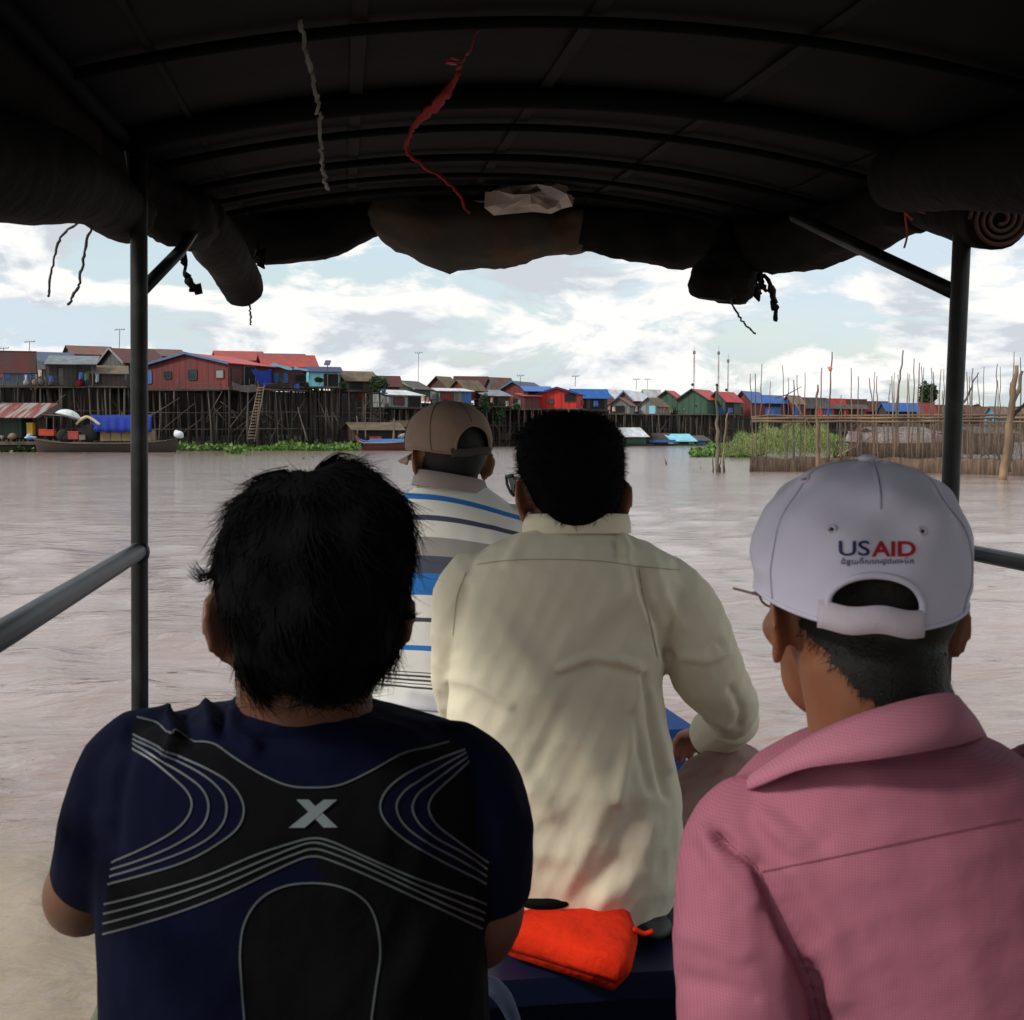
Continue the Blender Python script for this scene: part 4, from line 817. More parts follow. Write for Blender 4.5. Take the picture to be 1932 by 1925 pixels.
q = MB(); q.ell(W(1566.5, 696, 51.9), (.09, .05, .11)); q.ell(W(1565, 694, 51.9), (.09, .04, .04)); tag(q.build('cloth_scrap', paint('orange_scrap', (.6, .22, .12))), 'scrap of orange cloth tied to a tall stake', 'cloth')
sp('tall bent stake rising highest left of the dark tree', [(1692, 860), (1693, 760), (1698, 715), (1704, 661)], .06, 52, bamboo2)
sp('pale bamboo pole leaning down to the right through the trap', [(1498.6, 759.6), (1530, 807), (1563, 872)], .045, 50)
sp('short dark branch tied crosswise high on the trap stakes', [(1462, 752), (1484, 745), (1512, 730)], .03, 52, bamboo2)
sp('slanting stick crossing between two uprights right of the boat post', [(1819, 760), (1832, 730), (1846, 703)], .05, 51, bamboo2)
sp('long brace leaning low behind the net', [(1580, 862), (1620, 838), (1660, 815)], .04, 52)
sp('thick gnarled trunk leaning at the right edge of the trap', [(1890, 910), (1900, 850), (1907, 790), (1912, 745), (1918, 690)], .16, 41)
sp('second trunk tied to the gnarled trunk at the right edge', [(1902, 890), (1904, 840), (1906, 780), (1922, 735), (1929, 700)], .12, 41.6, bamboo2)
sp('dark brace slanting to the right edge beside the gnarled trunk', [(1908, 790), (1920, 775), (1940, 755)], .09, 41.2, timber2)
sp('thick lone stake standing in open water left of the trap', [(1354, 893), (1354, 830), (1352, 770), (1353, 729)], .085, 49, bamboo2)
sp('slimmer leaning stake beside the thick lone stake', [(1365, 891), (1367, 830), (1373, 779)], .05, 49.5)
sp('short stump left of the thick lone stake', [(1345, 891), (1345.5, 862)], .04, 49.5, bamboo2); sp('short stump between the two lone stakes', [(1359, 892), (1358.5, 864)], .04, 49, bamboo2)
sp('small slanting stick poking from open water', [(1258, 876), (1252.5, 864)], .05, 62, bamboo2); sp('tiny dark stub poking from open water', [(1321.5, 888), (1321, 881)], .04, 55, timber2)
sp('short post in the plants left of the blue boat', [(742, 832), (743.5, 790)], .11, 118); sp('slanting pole leaning under the high platform', [(580, 833), (570, 800), (562, 768)], .08, 115, bamboo2)
sp('tall pole standing behind the bright blue boat', [(690, 832), (689, 790), (690, 742)], .07, 117, bamboo2); sp('second tall pole behind the bright blue boat', [(674, 822), (673, 785)], .07, 117)
for i, (lb, ya, yb_, Y) in enumerate((('upper bamboo rail lashed along the trap stakes', 790, 789, 50.4), ('lower bamboo rail lashed along the trap stakes', 795.5, 796, 50.3))):
    q = MB(); P = [W(1419+(1950-1419)*k/16, ya+(yb_-ya)*k/16+random.uniform(-1, 1)*.8, Y) for k in range(17)]; q.tube(P, .045, 6); tag(q.build('bamboo_rail', bamboo, None, True), lb, 'rail')
q = MB(); q.tube([W(1419, 788, 50.4), W(1450, 784, 54), W(1500, 786, 58), W(1700, 784, 60), W(1940, 783, 60)], .05, 6); tag(q.build('bamboo_rail', bamboo, None, True), 'rear bamboo rail running round the back of the trap', 'rail')
# net: woven screen, open mesh
def netmat(name, col, dens):
    m = bpy.data.materials.new(name); m.use_nodes = True; n_ = m.node_tree.nodes; l = m.node_tree.links; b = n_['Principled BSDF']; b.inputs['Roughness'].default_value = .9
    tc = n_.new('ShaderNodeTexCoord'); mp = n_.new('ShaderNodeMapping'); mp.inputs['Scale'].default_value = (9, 9, .8); l.new(tc.outputs['Object'], mp.inputs[0]); n1 = n_.new('ShaderNodeTexNoise'); n1.inputs['Scale'].default_value = 1.5; n1.inputs['Detail'].default_value = 4; l.new(mp.outputs[0], n1.inputs[0])
    rp = n_.new('ShaderNodeValToRGB'); l.new(n1.outputs[0], rp.inputs[0]); rp.color_ramp.elements[0].color = (col[0]*.5, col[1]*.5, col[2]*.5, 1); rp.color_ramp.elements[1].color = (col[0]*1.5, col[1]*1.5, col[2]*1.5, 1); rp.color_ramp.elements[0].position = .35; rp.color_ramp.elements[1].position = .65; l.new(rp.outputs[0], b.inputs['Base Color'])
    n2 = n_.new('ShaderNodeTexNoise'); n2.inputs['Scale'].default_value = 60; n2.inputs['Detail'].default_value = 1; l.new(tc.outputs['Object'], n2.inputs[0]); mt = n_.new('ShaderNodeMath'); mt.operation = 'LESS_THAN'; l.new(n2.outputs[0], mt.inputs[0]); mt.inputs[1].default_value = dens; l.new(mt.outputs[0], b.inputs['Alpha']); return m
def net(label, px, zb, zt, m_, seed):
    q = MB(); rr = random.Random(seed); pts = []
    for (x, y, Y), (x2, y2, Y2) in zip(px[:-1], px[1:]):
        n = max(int(abs(x2-x)/8), 4)
        for k in range(n): u = k/n; pts.append(W(x+(x2-x)*u, 870, Y+(Y2-Y)*u))
    for i, p in enumerate(pts): w_ = .06*math.sin(i*.9+seed); q.v += [(p.x, p.y+w_, zb), (p.x, p.y+w_*.5, (zb+zt)/2), (p.x, p.y-w_, zt+.05*math.sin(i*.6)+rr.uniform(-.02, .02))]
    for i in range(len(pts)-1):
        for k in (0, 1): q.f.append((i*3+k, (i+1)*3+k, (i+1)*3+k+1, i*3+k+1)); q.m.append(0)
    o = tag(q.build('fishing_net', m_, None, True), label, 'net'); o.modifiers.new('s', 'SOLIDIFY').thickness = .01
ncol = (.095, .06, .04)
net('dense brown net screen at the waterline of the trap', [(1415, 0, 50), (1600, 0, 50), (1800, 0, 47.5), (1960, 0, 44)], -.3, .57, netmat('dense_net', ncol, .80), 1)
net('sheer brown netting stretched above the dense screen', [(1600, 0, 50.6), (1800, 0, 48), (1960, 0, 44.6)], .55, 1.95, netmat('sheer_net', (.12, .08, .055), .47), 4)
net('side panel of brown net running back toward the reeds', [(1415, 0, 50), (1424, 0, 58)], -.3, .57, netmat('side_net', ncol, .6), 7)
cover('water_plants', 'small leafy clump in the water at the foot of the gnarled trunk', [(1895, 1940, 882, 893, .35)], .16, green1, 'water plants', n=900, seed=12)
cover('debris', 'scattered floating weed scraps near the hyacinth strip', [(462, 500, 858, 862, .04), (300, 420, 857, 861, .02), (560, 640, 862, 868, .02)], .12, green3, 'floating weed', n=60, seed=13)

# ------------------------------------------------------------------ the boat we sit in
F0, LC = 2.6, .47
boat = thing('passenger_boat', B(1.5, LC, -1.5), 'open passenger boat under an arched dark canopy on steel posts', 'boat')
steel = mat('black_painted_steel', (.006, .0065, .007), .45, .4, 30, col2=(.02, .023, .023), cs=18, thr=(.5, .72), spec=.3)
railm = mat('grey_blue_rail_paint', (.011, .014, .017), .45, .35, 25, col2=(.025, .03, .035), cs=12, thr=(.45, .65), spec=.22)
canv = mat('canopy_sheet', (.014, .014, .0145), .8, .3, 2.5, .35, 5, spec=.08)
seamm = mat('canopy_seam_tape', (.016, .016, .016), .8, .45, 6, spec=.1); ribm = mat('canopy_rib', (.004, .004, .0045), .8, .2, 4, spec=.08)
def rz(F, lat): return .602+.045*F-.115*((lat-LC)/.885)**2
Fe = 4.35; FR = -1.7
q = MB(); nF, nL = 54, 30
for i in range(nF+1):
    F = FR+(Fe-FR)*i/nF
    for j in range(nL+1):
        l_ = LC+(-.93+1.86*j/nL); sagz = -.008*abs(math.sin(F*7.2)); q.v.append(tuple(B(F, l_, rz(F, l_)+.02+sagz)))
for i in range(nF):
    for j in range(nL): a = i*(nL+1)+j; q.f.append((a, a+1, a+nL+2, a+nL+1)); q.m.append(0)
cp_ = q.build('canopy', canv, boat, True); cp_.modifiers.new('s', 'SOLIDIFY').thickness = .008
def rib(F, r, m_=ribm, dz=0.):
    q = MB(); q.tube([B(F, LC+.9*k/12, rz(F, LC+.9*k/12)+dz) for k in range(-12, 13)], r, 8); q.build('rib', m_, cp_, True)
for F, r in ((2.6, .026), (2.06, .010), (1.4, .012), (.6, .02), (-.3, .012), (-1.2, .02), (2.93, .009), (3.33, .010), (3.62, .007), (3.88, .010), (4.3, .016)): rib(F, r, ribm, -.012)
for lat in (.03, .42, .81, -.3, 1.22):
    q = MB()
    for k in range(60):
        F = -1.5+5.8*k/59; hw = .013 if lat in (.03, .42, .81) else .006
        q.v += [tuple(B(F, lat-hw, rz(F, lat)+.0005)), tuple(B(F, lat+hw, rz(F, lat)+.0005))]
    q.f = [(2*k, 2*k+1, 2*k+3, 2*k+2) for k in range(59)]; q.m = [0]*59; q.build('seam_tape', seamm, cp_)
for s_ in (-1, 1):
    q = MB(); q.tube([B(F, LC+s_*.9, rz(F, LC+s_*.9)-.01) for F in (-1.6, 0, 1.5, 3, 4.3)], .016, 8); q.build('side_bar', ribm, cp_, True)
q = MB(); q.tube([W(1040, 470, 3.1), W(1200, 445, 3.2), W(1500, 410, 3.5)], .006, 6) if False else None
Lp = [W(262, 400, 2.52), W(264, 1345, 2.52)]; Rp = [W(1818, 380, 2.76), W(1792, 950, 2.76)]
def post(a, b_, r):
    d = (b_-a).normalized(); top = a-d*.2; bot = b_+d*((b_.z-.4)/(-d.z) if True else 0); q = MB(); q.tube([top, a, b_, bot], r, 16); return q.build('post', steel, boat, True)
post(*Lp, .0172); post(*Rp, .0198)
q = MB(); q.tube([W(1812, 640, 2.75), W(1806, 740, 2.76)], .0215, 16); 
for F in (-1.0,):
    for s_ in (-.885, .885):
        q = MB(); q.tube([B(F, LC+s_, rz(F, LC+s_)), B(F, LC+s_, -1.1)], .018, 12); q.build('post', steel, boat, True)
q = MB(); q.tube([W(262, 1040, 2.52), B(1.6, -.415, -.243), B(-1.0, -.415, -.247)], .018, 14); q.build('rail', railm, boat, True)
q = MB(); q.tube([W(1806, 1038, 2.76), B(1.7, 1.36, -.26), B(-1.0, 1.36, -.262)], .0175, 14); q.build('rail', railm, boat, True)
q = MB(); q.ell(W(263, 1042, 2.515), (.021, .021, .026)); q.build('weld_joint', steel, boat, True)
q = MB(); q.tube([W(268, 548, 2.53), W(338, 476, 2.78), W(362, 440, 2.9)], .0135, 12); q.build('brace', railm, boat, True)
q = MB(); q.tube([W(1802, 552, 2.77), W(1660, 485, 3.0), W(1500, 408, 3.35)], .0175, 12); q.build('brace', steel, boat, True)
bluep = mat('blue_deck_paint', (.012, .08, .36), .75, .3, 3); hullin = mat('boat_inside', (.012, .016, .035), .5, .3, 3); olive = mat('hull_olive', (.10, .11, .06), .6, .3, 6)
# hull
q = MB(); rows = []
for k in range(22):
    F = -2.2+8.4*k/21; w_ = .93*(1-max(0, (F-2.8)/3.5)**1.9); top = -1.10 if F < 4.6 else -1.10+.07*(F-4.6)**1.5
    rows.append([B(F, LC-w_, top), B(F, LC-w_*.86, -1.62), B(F, LC, -1.75), B(F, LC+w_*.86, -1.62), B(F, LC+w_, top), B(F, LC+w_-.05*min(1, w_), top-.002), B(F, LC+w_*.8, -1.40), B(F, LC-w_*.8, -1.40), B(F, LC-w_+.05*min(1, w_), top-.002)])
q.add([p for r_ in rows for p in r_], [(i*9+j, i*9+(j+1) % 9, (i+1)*9+(j+1) % 9, (i+1)*9+j) for i in range(21) for j in range(9)]+[tuple(range(9))[::-1], tuple(21*9+j for j in range(9))])
q.build('hull', olive, boat, True)
for s_ in (0, 4):
    q = MB(); q.tube([r_[s_] for r_ in rows], .022, 8); q.build('gunwale', olive, boat, True)
q = MB(); a = [B(-2, LC-.8, -1.36), B(-2, LC+.8, -1.36), B(3.2, LC+.8, -1.36), B(3.2, LC-.8, -1.36)]; q.slab(a, .02); q.build('floor', hullin, boat)
def bench(Fa, Fb, top, m_, nm='bench', th=.04, l0=-.8, l1=.8):
    q = MB(); o = B(Fa, LC+l0, top-th); q.obox(o, BR*(l1-l0), BF*(Fb-Fa), Vector((0, 0, th))); q.obox(o+BF*.03+BR*.04-Vector((0, 0, 1.34+top-th-.0)), BR*(l1-l0-.08), BF*(Fb-Fa-.06), Vector((0, 0, 1.34+top-th-.003))); return q.build(nm, m_, boat)
bench(.98, 1.3, -.76, hullin); bench(1.70, 2.12, -.775, mat('navy_bench', (.006, .012, .045), .45, .3, 4))
q = MB(); pts = [B(2.42, LC-.55, -.63), B(2.42, LC+.24, -.63), B(3.0, LC+.2, -.63), B(3.5, LC+.1, -.63), B(3.8, LC-.1, -.63), B(3.5, LC-.4, -.63), B(3.0, LC-.55, -.63)]
q.slab(pts, .03); cq = sum(pts, Vector())/7; pin = [p.lerp(cq, .04)-Vector((0, 0, .035)) for p in pts]; q.add([p for p in pin]+[p-Vector((0, 0, .5)) for p in pin], [(i, (i+1) % 7, (i+1) % 7+7, i+7) for i in range(7)]); q.build('bow_deck', bluep, boat)

# rolled side curtains and front curtain
tarp = mat('dark_tarpaulin', (.008, .0072, .007), .8, .4, 5, .6, 12, spec=.12); tarpb = mat('tan_lined_tarpaulin', (.13, .07, .04), .8, .35, 4, .5, 9, col2=(.045, .04, .036), cs=3.5, thr=(.4, .58)); tarpr = mat('reddish_tarp_edge', (.06, .025, .018), .8, .3, 9)
def roll(label, pts, m_, seed=0, lump=.12, n=22, spiral=None, folds=6):
    P, r = smooth_path([W(x, y, Y) for x, y, Y, _ in pts], [p[3] for p in pts], 8); q = MB(); q.tube(P, r, n); t0 = q
    rs = np.random.RandomState(seed); k = len(P)
    V = []
    ph = rs.rand(4)*6
    for i in range(k):
        c = P[i]
        for j in range(n):
            v = Vector(q.v[i*n+j]); d = v-c; f = 1+lump*(.6*math.sin(i*.23+ph[0]+j*.3)+.3*math.sin(i*.61+ph[1]-j*.55)+.10*math.sin(i*1.9+j*.9)+.3*math.sin(j*2+i*.2+ph[2])+.2*rs.normal()*.4); V.append(tuple(c+d*f))
    q.v = V; t = thing('rolled_curtain', P[k//2], label, 'rolled tarpaulin', 'rolled tarpaulins tied under the canopy'); q.build('roll', m_, t, True)
    if spiral is not None:
        i = 0 if spiral == 0 else k-1; c = P[i]; d = (P[0]-P[1]).normalized() if i == 0 else (P[-1]-P[-2]).normalized()
        a = d.cross(Vector((0, 0, 1))).normalized(); b_ = a.cross(d); q2 = MB(); pp = [c+d*.012+(a*math.cos(u)+b_*math.sin(u))*r[i]*(.95-.80*u/24) for u in np.linspace(0, 24, 110)]
        q2.tube(pp, .0045, 6); q2.build('rolled_edge', tarpr, t, True)
    return t
roll('thick near roll of dark tarpaulin along the upper left, ending at the post', [(-420, 190, 1.15, .085), (-200, 270, 1.5, .085), (60, 325, 1.95, .080), (170, 362, 2.3, .062), (238, 405, 2.62, .060)], tarp, 1, .05, spiral=1)
roll('second roll of dark tarpaulin sagging forward beyond the left post', [(235, 340, 2.7, .065), (300, 385, 2.85, .07), (335, 408, 2.95, .072), (372, 432, 3.15, .06)], tarp, 2, .2)
roll('drooping grey end of the left tarpaulin roll', [(380, 405, 3.3, .06), (408, 458, 3.5, .072), (434, 500, 3.7, .066), (460, 545, 3.85, .064), (464, 562, 3.87, .042)], mat('grey_tarpaulin', (.022, .021, .019), .8, .3, 5, .6, 12, spec=.12), 3, .07)
roll('front left section of the rolled curtain across the bow', [(430, 400, 4.05, .07), (495, 452, 4.1, .085), (600, 440, 4.2, .085), (690, 408, 4.25, .07), (735, 395, 4.28, .05)], tarp, 4, .16)
roll('lumpy tan-lined middle section of the rolled bow curtain', [(700, 395, 4.22, .05), (760, 415, 4.22, .10), (860, 438, 4.22, .115), (960, 447, 4.25, .105), (1050, 440, 4.3, .08), (1110, 425, 4.3, .07)], tarpb, 5, .2)
roll('right section of the rolled bow curtain with frayed tan edge', [(1095, 428, 4.3, .07), (1160, 438, 4.3, .095), (1240, 445, 4.25, .10), (1310, 440, 4.2, .10), (1400, 430, 4.1, .08)], tarpb if False else tarp, 6, .16)
roll('bulging end of tarpaulin hanging at the right of the bow', [(1390, 440, 4.0, .055), (1380, 480, 3.95, .085), (1366, 520, 3.9, .100), (1350, 545, 3.88, .085), (1346, 566, 3.88, .05)], tarp, 7, .16)
roll('long sagging roll of tarpaulin along the right side', [(1400, 440, 4.0, .07), (1465, 468, 3.8, .088), (1550, 448, 3.55, .080), (1650, 400, 3.3, .085), (1750, 375, 3.05, .075)], tarp, 8, .18)
roll('near right roll of tarpaulin with its spiral end facing us', [(1700, 345, 3.2, .085), (1780, 375, 2.98, .085), (1840, 395, 2.8, .080), (1885, 412, 2.62, .066)], tarp, 9, .04, spiral=1)
roll('dark roll of tarpaulin filling the upper right corner', [(1700, 330, 2.9, .08), (1830, 315, 2.5, .085), (2050, 300, 2.1, .10), (2400, 280, 1.6, .1)], tarp, 10, .05)
# curtain cloth running from the canopy edge down to each roll, plus one added light-blocking curtain out of view
def drape(name, A, Bq, m_, par, n=24, seed=0):
    q = MB()
    for i in range(n+1):
        t_ = i/n*(len(A)-1); k = min(int(t_), len(A)-2); f = t_-k; a = A[k].lerp(A[k+1], f); b_ = Bq[k].lerp(Bq[k+1], f)
        for j in range(7): u = j/6; p = a.lerp(b_, u); q.v.append(tuple(p+Vector((.012*math.sin(i*1.1+seed)*math.sin(math.pi*u), .012*math.sin(i*1.7+u*4), 0))))
    for i in range(n):
        for j in range(6): q.f.append((i*7+j, i*7+j+1, (i+1)*7+j+1, (i+1)*7+j)); q.m.append(0)
    o = q.build(name, m_, par, True); o.modifiers.new('s', 'SOLIDIFY').thickness = .006; return o
def edgept(Y, lat): F = (Y-.1345*lat)/.991; return B(F, lat*.995+LC*.005, rz(F, lat)+.026)
for pts, lat in (([(-420, 190, 1.15), (-200, 270, 1.5), (60, 325, 1.95), (170, 362, 2.3), (238, 405, 2.62)], LC-.93), ([(238, 390, 2.62), (300, 380, 2.85), (372, 425, 3.25), (415, 455, 3.6), (440, 480, 3.8)], LC-.92), ([(2400, 280, 1.6), (2050, 300, 2.1), (1830, 340, 2.55), (1760, 370, 3.0), (1550, 440, 3.5), (1440, 460, 3.9)], LC+.93)):
    drape('side_curtain_or_light_block', [edgept(p[2], lat) for p in pts], [W(*p) for p in pts], tarp, boat)
fx = [(440, 430, 4.08), (600, 430, 4.2), (735, 392, 4.26), (860, 430, 4.24), (960, 440, 4.26), (1105, 425, 4.3), (1240, 440, 4.27), (1400, 435, 4.15), (1480, 440, 3.95)]
def fr(x): lat = LC-.90+1.8*min(max((x-430)/(1500-430), 0), 1); return B(4.3, lat, rz(4.3, lat))
drape('front_curtain', [fr(p[0]) for p in fx], [W(*p) for p in fx], tarp, boat, 40)
drape('side_curtain_or_light_block', [B(F, LC+.915, rz(F, LC+.9)) for F in (-1.3, -.4, .75)], [B(F, LC+.92, -1.08) for F in (-1.3, -.4, .75)], tarp, boat)  # unseen lowered curtain, added to cut the light from the right rear
# fringe and flap pieces, cords, ties
def cord(label, pts, r, m_, name='cord', cat='cord', flat=1., group=None):
    P, rr_ = smooth_path([W(x, y, Y) for x, y, Y in pts], [r]*len(pts), 6); rs = np.random.RandomState(len(label))
    P = [p+Vector(rs.normal(size=3)*r*.5) for p in P]; q = MB(); q.tube(P, [r*(.8+.4*rs.rand()) for _ in P], 6, 0, flat); return tag(q.build(name, m_, None, True), label, cat, group)
cordm = mat('dark_cord', (.04, .04, .045), .8); redm = mat('red_plastic_string', (.36, .025, .03), .5, .4, 20); whm = mat('white_plastic_string', (.30, .30, .29), .5, .3, 20)
cord('left one of two thin cords hanging beside the left post', [(160, 408, 2.3), (152, 418, 2.3), (118, 443, 2.3), (105, 480, 2.3), (95, 520, 2.3), (92, 560, 2.3)], .0024, cordm)
cord('right one of two thin cords hanging beside the left post', [(172, 406, 2.3), (172, 430, 2.3), (160, 475, 2.3), (152, 520, 2.3), (142, 550, 2.3), (130, 576, 2.3)], .0026, cordm)
cord('long white plastic string dangling from the canopy', [(556, -10, 2.0), (565, 40, 2.0), (574, 90, 2.0), (589, 140, 2.0), (597, 185, 2.0), (608, 222, 2.0)], .0045, whm, flat=.4)
cord('thin lower end of a white string hanging under the canopy', [(608, 218, 2.0), (604, 255, 2.0), (607, 300, 2.0), (612, 335, 2.0), (618, 358, 2.0)], .003, whm)
P = [(930, -10, 2.2, .009), (905, 50, 2.2, .007), (880, 105, 2.2, .006), (868, 125, 2.2, .007), (855, 155, 2.2, .009), (832, 188, 2.2, .015), (800, 218, 2.2, .012), (778, 246, 2.2, .009), (768, 280, 2.2, .007), (790, 308, 2.2, .006), (830, 332, 2.2, .006), (862, 362, 2.2, .005), (883, 405, 2.2, .0035)]
pp, rr_ = smooth_path([W(x, y, Y) for x, y, Y, _ in P], [p[3] for p in P], 6); q = MB(); rs = np.random.RandomState(3); q.tube([p+Vector(rs.normal(size=3)*.0016) for p in pp], [r*(.7+.6*rs.rand())*.72 for r in rr_], 6, 0, .35)
q.tube([W(866, 112, 2.2), W(850, 108, 2.19), W(843, 118, 2.19), W(862, 120, 2.2)], .005, 6, 0, .5); tag(q.build('string', redm, None, True), 'long twisted red plastic string dangling from the canopy', 'string')
q = MB()
for pts in ([(1722, 310, 2.85), (1718, 345, 2.85), (1708, 400, 2.84), (1712, 440, 2.84), (1706, 468, 2.84)], [(1668, 348, 2.85), (1690, 365, 2.84), (1710, 392, 2.83)], [(1708, 395, 2.83), (1728, 398, 2.83), (1746, 402, 2.83)], [(1708, 402, 2.83), (1722, 415, 2.83)]):
    p_, r_ = smooth_path([W(*p) for p in pts], [.0055]*len(pts), 5); q.tube(p_, r_, 6, 0, .4)
tag(q.build('string', redm, None, True), 'red plastic tie knotted round the right tarpaulin roll', 'string')
cord('dark strap end hanging below the left roll', [(345, 440, 2.95), (348, 480, 2.93), (352, 515, 2.92), (362, 540, 2.92), (374, 543, 2.92)], .011, tarp, 'strap', 'strap', .4)
cord('dark strap curling down beside the right hanging bulge', [(1412, 500, 3.9), (1440, 520, 3.9), (1455, 548, 3.9), (1460, 580, 3.9), (1466, 604, 3.9)], .013, tarp, 'strap', 'strap', .5)
for lb, pts, r_ in (('torn flap of tarpaulin dangling where the left roll droops', [(420, 420, 3.75), (430, 450, 3.72), (438, 475, 3.72), (446, 488, 3.72)], .022), ('short strip of tarpaulin beside the drooping left end', [(486, 455, 3.9), (489, 480, 3.9), (492, 505, 3.9)], .014), ('ragged tarpaulin scrap tucked behind the right hanging bulge', [(1395, 470, 3.92), (1408, 505, 3.92), (1418, 535, 3.92), (1428, 552, 3.92)], .022), ('narrow torn strip right of the hanging bulge', [(1430, 505, 3.9), (1434, 530, 3.9), (1442, 548, 3.9)], .012)):
    cord(lb, pts, r_, tarp, 'flap', 'flap', .35)
cord('frayed thread below the right hanging bulge', [(1368, 545, 3.85), (1384, 578, 3.85), (1400, 605, 3.85), (1412, 618, 3.85), (1424, 630, 3.85)], .003, cordm); cord('short thread under the left drooping roll', [(466, 560, 3.85), (471, 582, 3.85), (473, 602, 3.85), (473, 613, 3.85)], .003, cordm)
q = MB(); rs = np.random.RandomState(8); n = 12; outl = [(918, 358), (950, 345), (985, 338), (1030, 336), (1060, 345), (1086, 362), (1080, 382), (1060, 392), (1040, 405), (1000, 404), (960, 396), (930, 402), (916, 388)]
cc_ = W(1000, 372, 3.9); q.v.append(tuple(cc_-Vector((0, .05, 0))))
for f in (.4, .75, 1.0):
    for x, y in outl: q.v.append(tuple(W(1000+(x-1000)*f+rs.normal()*4*f, 372+(y-372)*f+rs.normal()*3*f, 3.9+(.05 if f == 1 else -.03)+rs.normal()*.018)))
m_ = len(outl); q.f = [(0, 1+(j+1) % m_, 1+j) for j in range(m_)]+[(1+k*m_+j, 1+k*m_+(j+1) % m_, 1+(k+1)*m_+(j+1) % m_, 1+(k+1)*m_+j) for k in (0, 1) for j in range(m_)]; q.m = [0]*len(q.f)
o = tag(q.build('plastic_bag', mat('cloudy_plastic', (.42, .34, .31), .35, .35, 14), None, False), 'crumpled pale plastic bag stuffed under the canopy front', 'bag'); o.modifiers.new('s', 'SOLIDIFY').thickness = .004

# ------------------------------------------------------------------ people, seen from behind
skin = mat('skin_brown', (.26, .098, .048), .5, .15, 20, .15, 300, sss=.25); skin2 = mat('skin_tan', (.30, .13, .08), .5, .15, 20, .15, 300, sss=.25); skind = mat('skin_shaded_nape', (.13, .065, .045), .55, .15, 20, sss=.15)
hairm = mat('black_hair', (.0032, .0032, .0034), .9, .3, 40, spec=.05); hairs = mat('short_black_hair', (.012, .011, .010), .6, .4, 300, .6, 400, spec=.3)
def Rm(yaw, pitch=0., roll=0.): return (Matrix.Rotation(R(yaw), 3, 'Z') @ Matrix.Rotation(R(-pitch), 3, 'X') @ Matrix.Rotation(R(roll), 3, 'Y'))
def headparts(q, c, M_, s=1.0, ears=1.0, neck=None):
    T = lambda p: c+M_@(Vector(p)*s)
    def e(p, r, rot=None, nu=20, nv=14): q.ell(T(p), [k*s for k in r], M_@rot if rot else M_, nu, nv)
    e((0, -.012, .032), (.077, .096, .090)); e((0, .030, -.012), (.068, .070, .085)); e((0, .045, -.060), (.053, .050, .050)); e((0, .072, -.085), (.024, .022, .022))
    e((0, .098, -.020), (.011, .018, .020)); e((0, .095, .002), (.008, .010, .028)); e((0, .090, -.052), (.024, .010, .006)); e((0, .088, -.061), (.020, .010, .007))
    for s_ in (-1, 1):
        e((s_*.030, .088, .025), (.024, .010, .006)); e((s_*.030, .082, .010), (.014, .012, .011)); e((s_*.045, .065, -.02), (.022, .025, .022))
        er = Matrix.Rotation(R(s_*36), 3, 'Z') @ Matrix.Rotation(R(s_*8), 3, 'Y')
        ex_ = .077+.006*ears; e((s_*ex_, -.008, -.010), (.0062, .020, .031), er); e((s_*.078, .004, -.010), (.010, .012, .024))
        # helix rim and lobe
        pts = [T(Vector((s_*ex_, -.008, -.010))+er@Vector((0, -.020*math.sin(a), .031*math.cos(a)))) for a in np.linspace(-.9, 2.7, 14)]
        q.tube(pts, .0048*s, 8); e((s_*(ex_-.003), -.002, -.038), (.006, .009, .011), er)
def hand(q, wst, d, up, s=1.0, curl=.5, thumb=1):
    d = Vector(d).normalized(); up = Vector(up); sd_ = d.cross(up).normalized(); up = sd_.cross(d).normalized()
    M_ = Matrix((sd_, d, up)).transposed(); q.ell(Vector(wst)+d*.045*s, (.040*s, .052*s, .015*s), M_)
    for k, (o, ln) in enumerate(((-.030, .068), (-.010, .078), (.010, .072), (.029, .058))):
        p0 = Vector(wst)+d*.080*s+sd_*o*s; a = p0+(d*math.cos(curl)-up*math.sin(curl))*ln*.45*s; b_ = a+(d*math.cos(curl*2)-up*math.sin(curl*2))*ln*.32*s; c = b_+(d*math.cos(curl*2.6)-up*math.sin(curl*2.6))*ln*.25*s
        q.tube([p0-d*.03*s, p0, a, b_, c], [.010*s, .0095*s, .0088*s, .008*s, .006*s], 10)
    p0 = Vector(wst)+d*.02*s-sd_*thumb*.028*s; q.tube([p0, p0+(d*.6-sd_*thumb*.7)*.035*s, p0+(d*.9-sd_*thumb*.5-up*.3)*.062*s], [.013*s, .011*s, .008*s], 10)
def eyes(c, M_, s, par):
    for s_ in (-1, 1):
        q = MB(); q.ell(c+M_@Vector((s_*.030*s, .089*s, .010*s)), (.009*s, .006*s, .006*s)); q.build('eye', mat('eye_white', (.5, .48, .45), .2), par, True)
def person(loc, label, group=None):
    return thing('person', loc, label, 'person', group)
def bodytube(q, pts, n=14):
    P, r = smooth_path([p[0] for p in pts], [p[1] for p in pts], 4); q.tube(P, r, n)
def legs(q, hipL, hipR, kneeL, kneeR, footL, footR, r=(.085, .06, .05, .04)):
    for h_, k_, f_ in ((hipL, kneeL, footL), (hipR, kneeR, footR)):
        bodytube(q, [(h_, r[0]), (h_.lerp(k_, .6), r[0]*.85), (k_, r[1]), (k_.lerp(f_, .35), r[2]), (f_, r[3])])
def feet(q, f_, d): 
    d = Vector(d).normalized(); q.tube([f_+Vector((0, 0, .03)), f_, f_-Vector((0, 0, .035))+d*.06, f_-Vector((0, 0, .045))+d*.15], [.04, .042, .038, .024], 12)

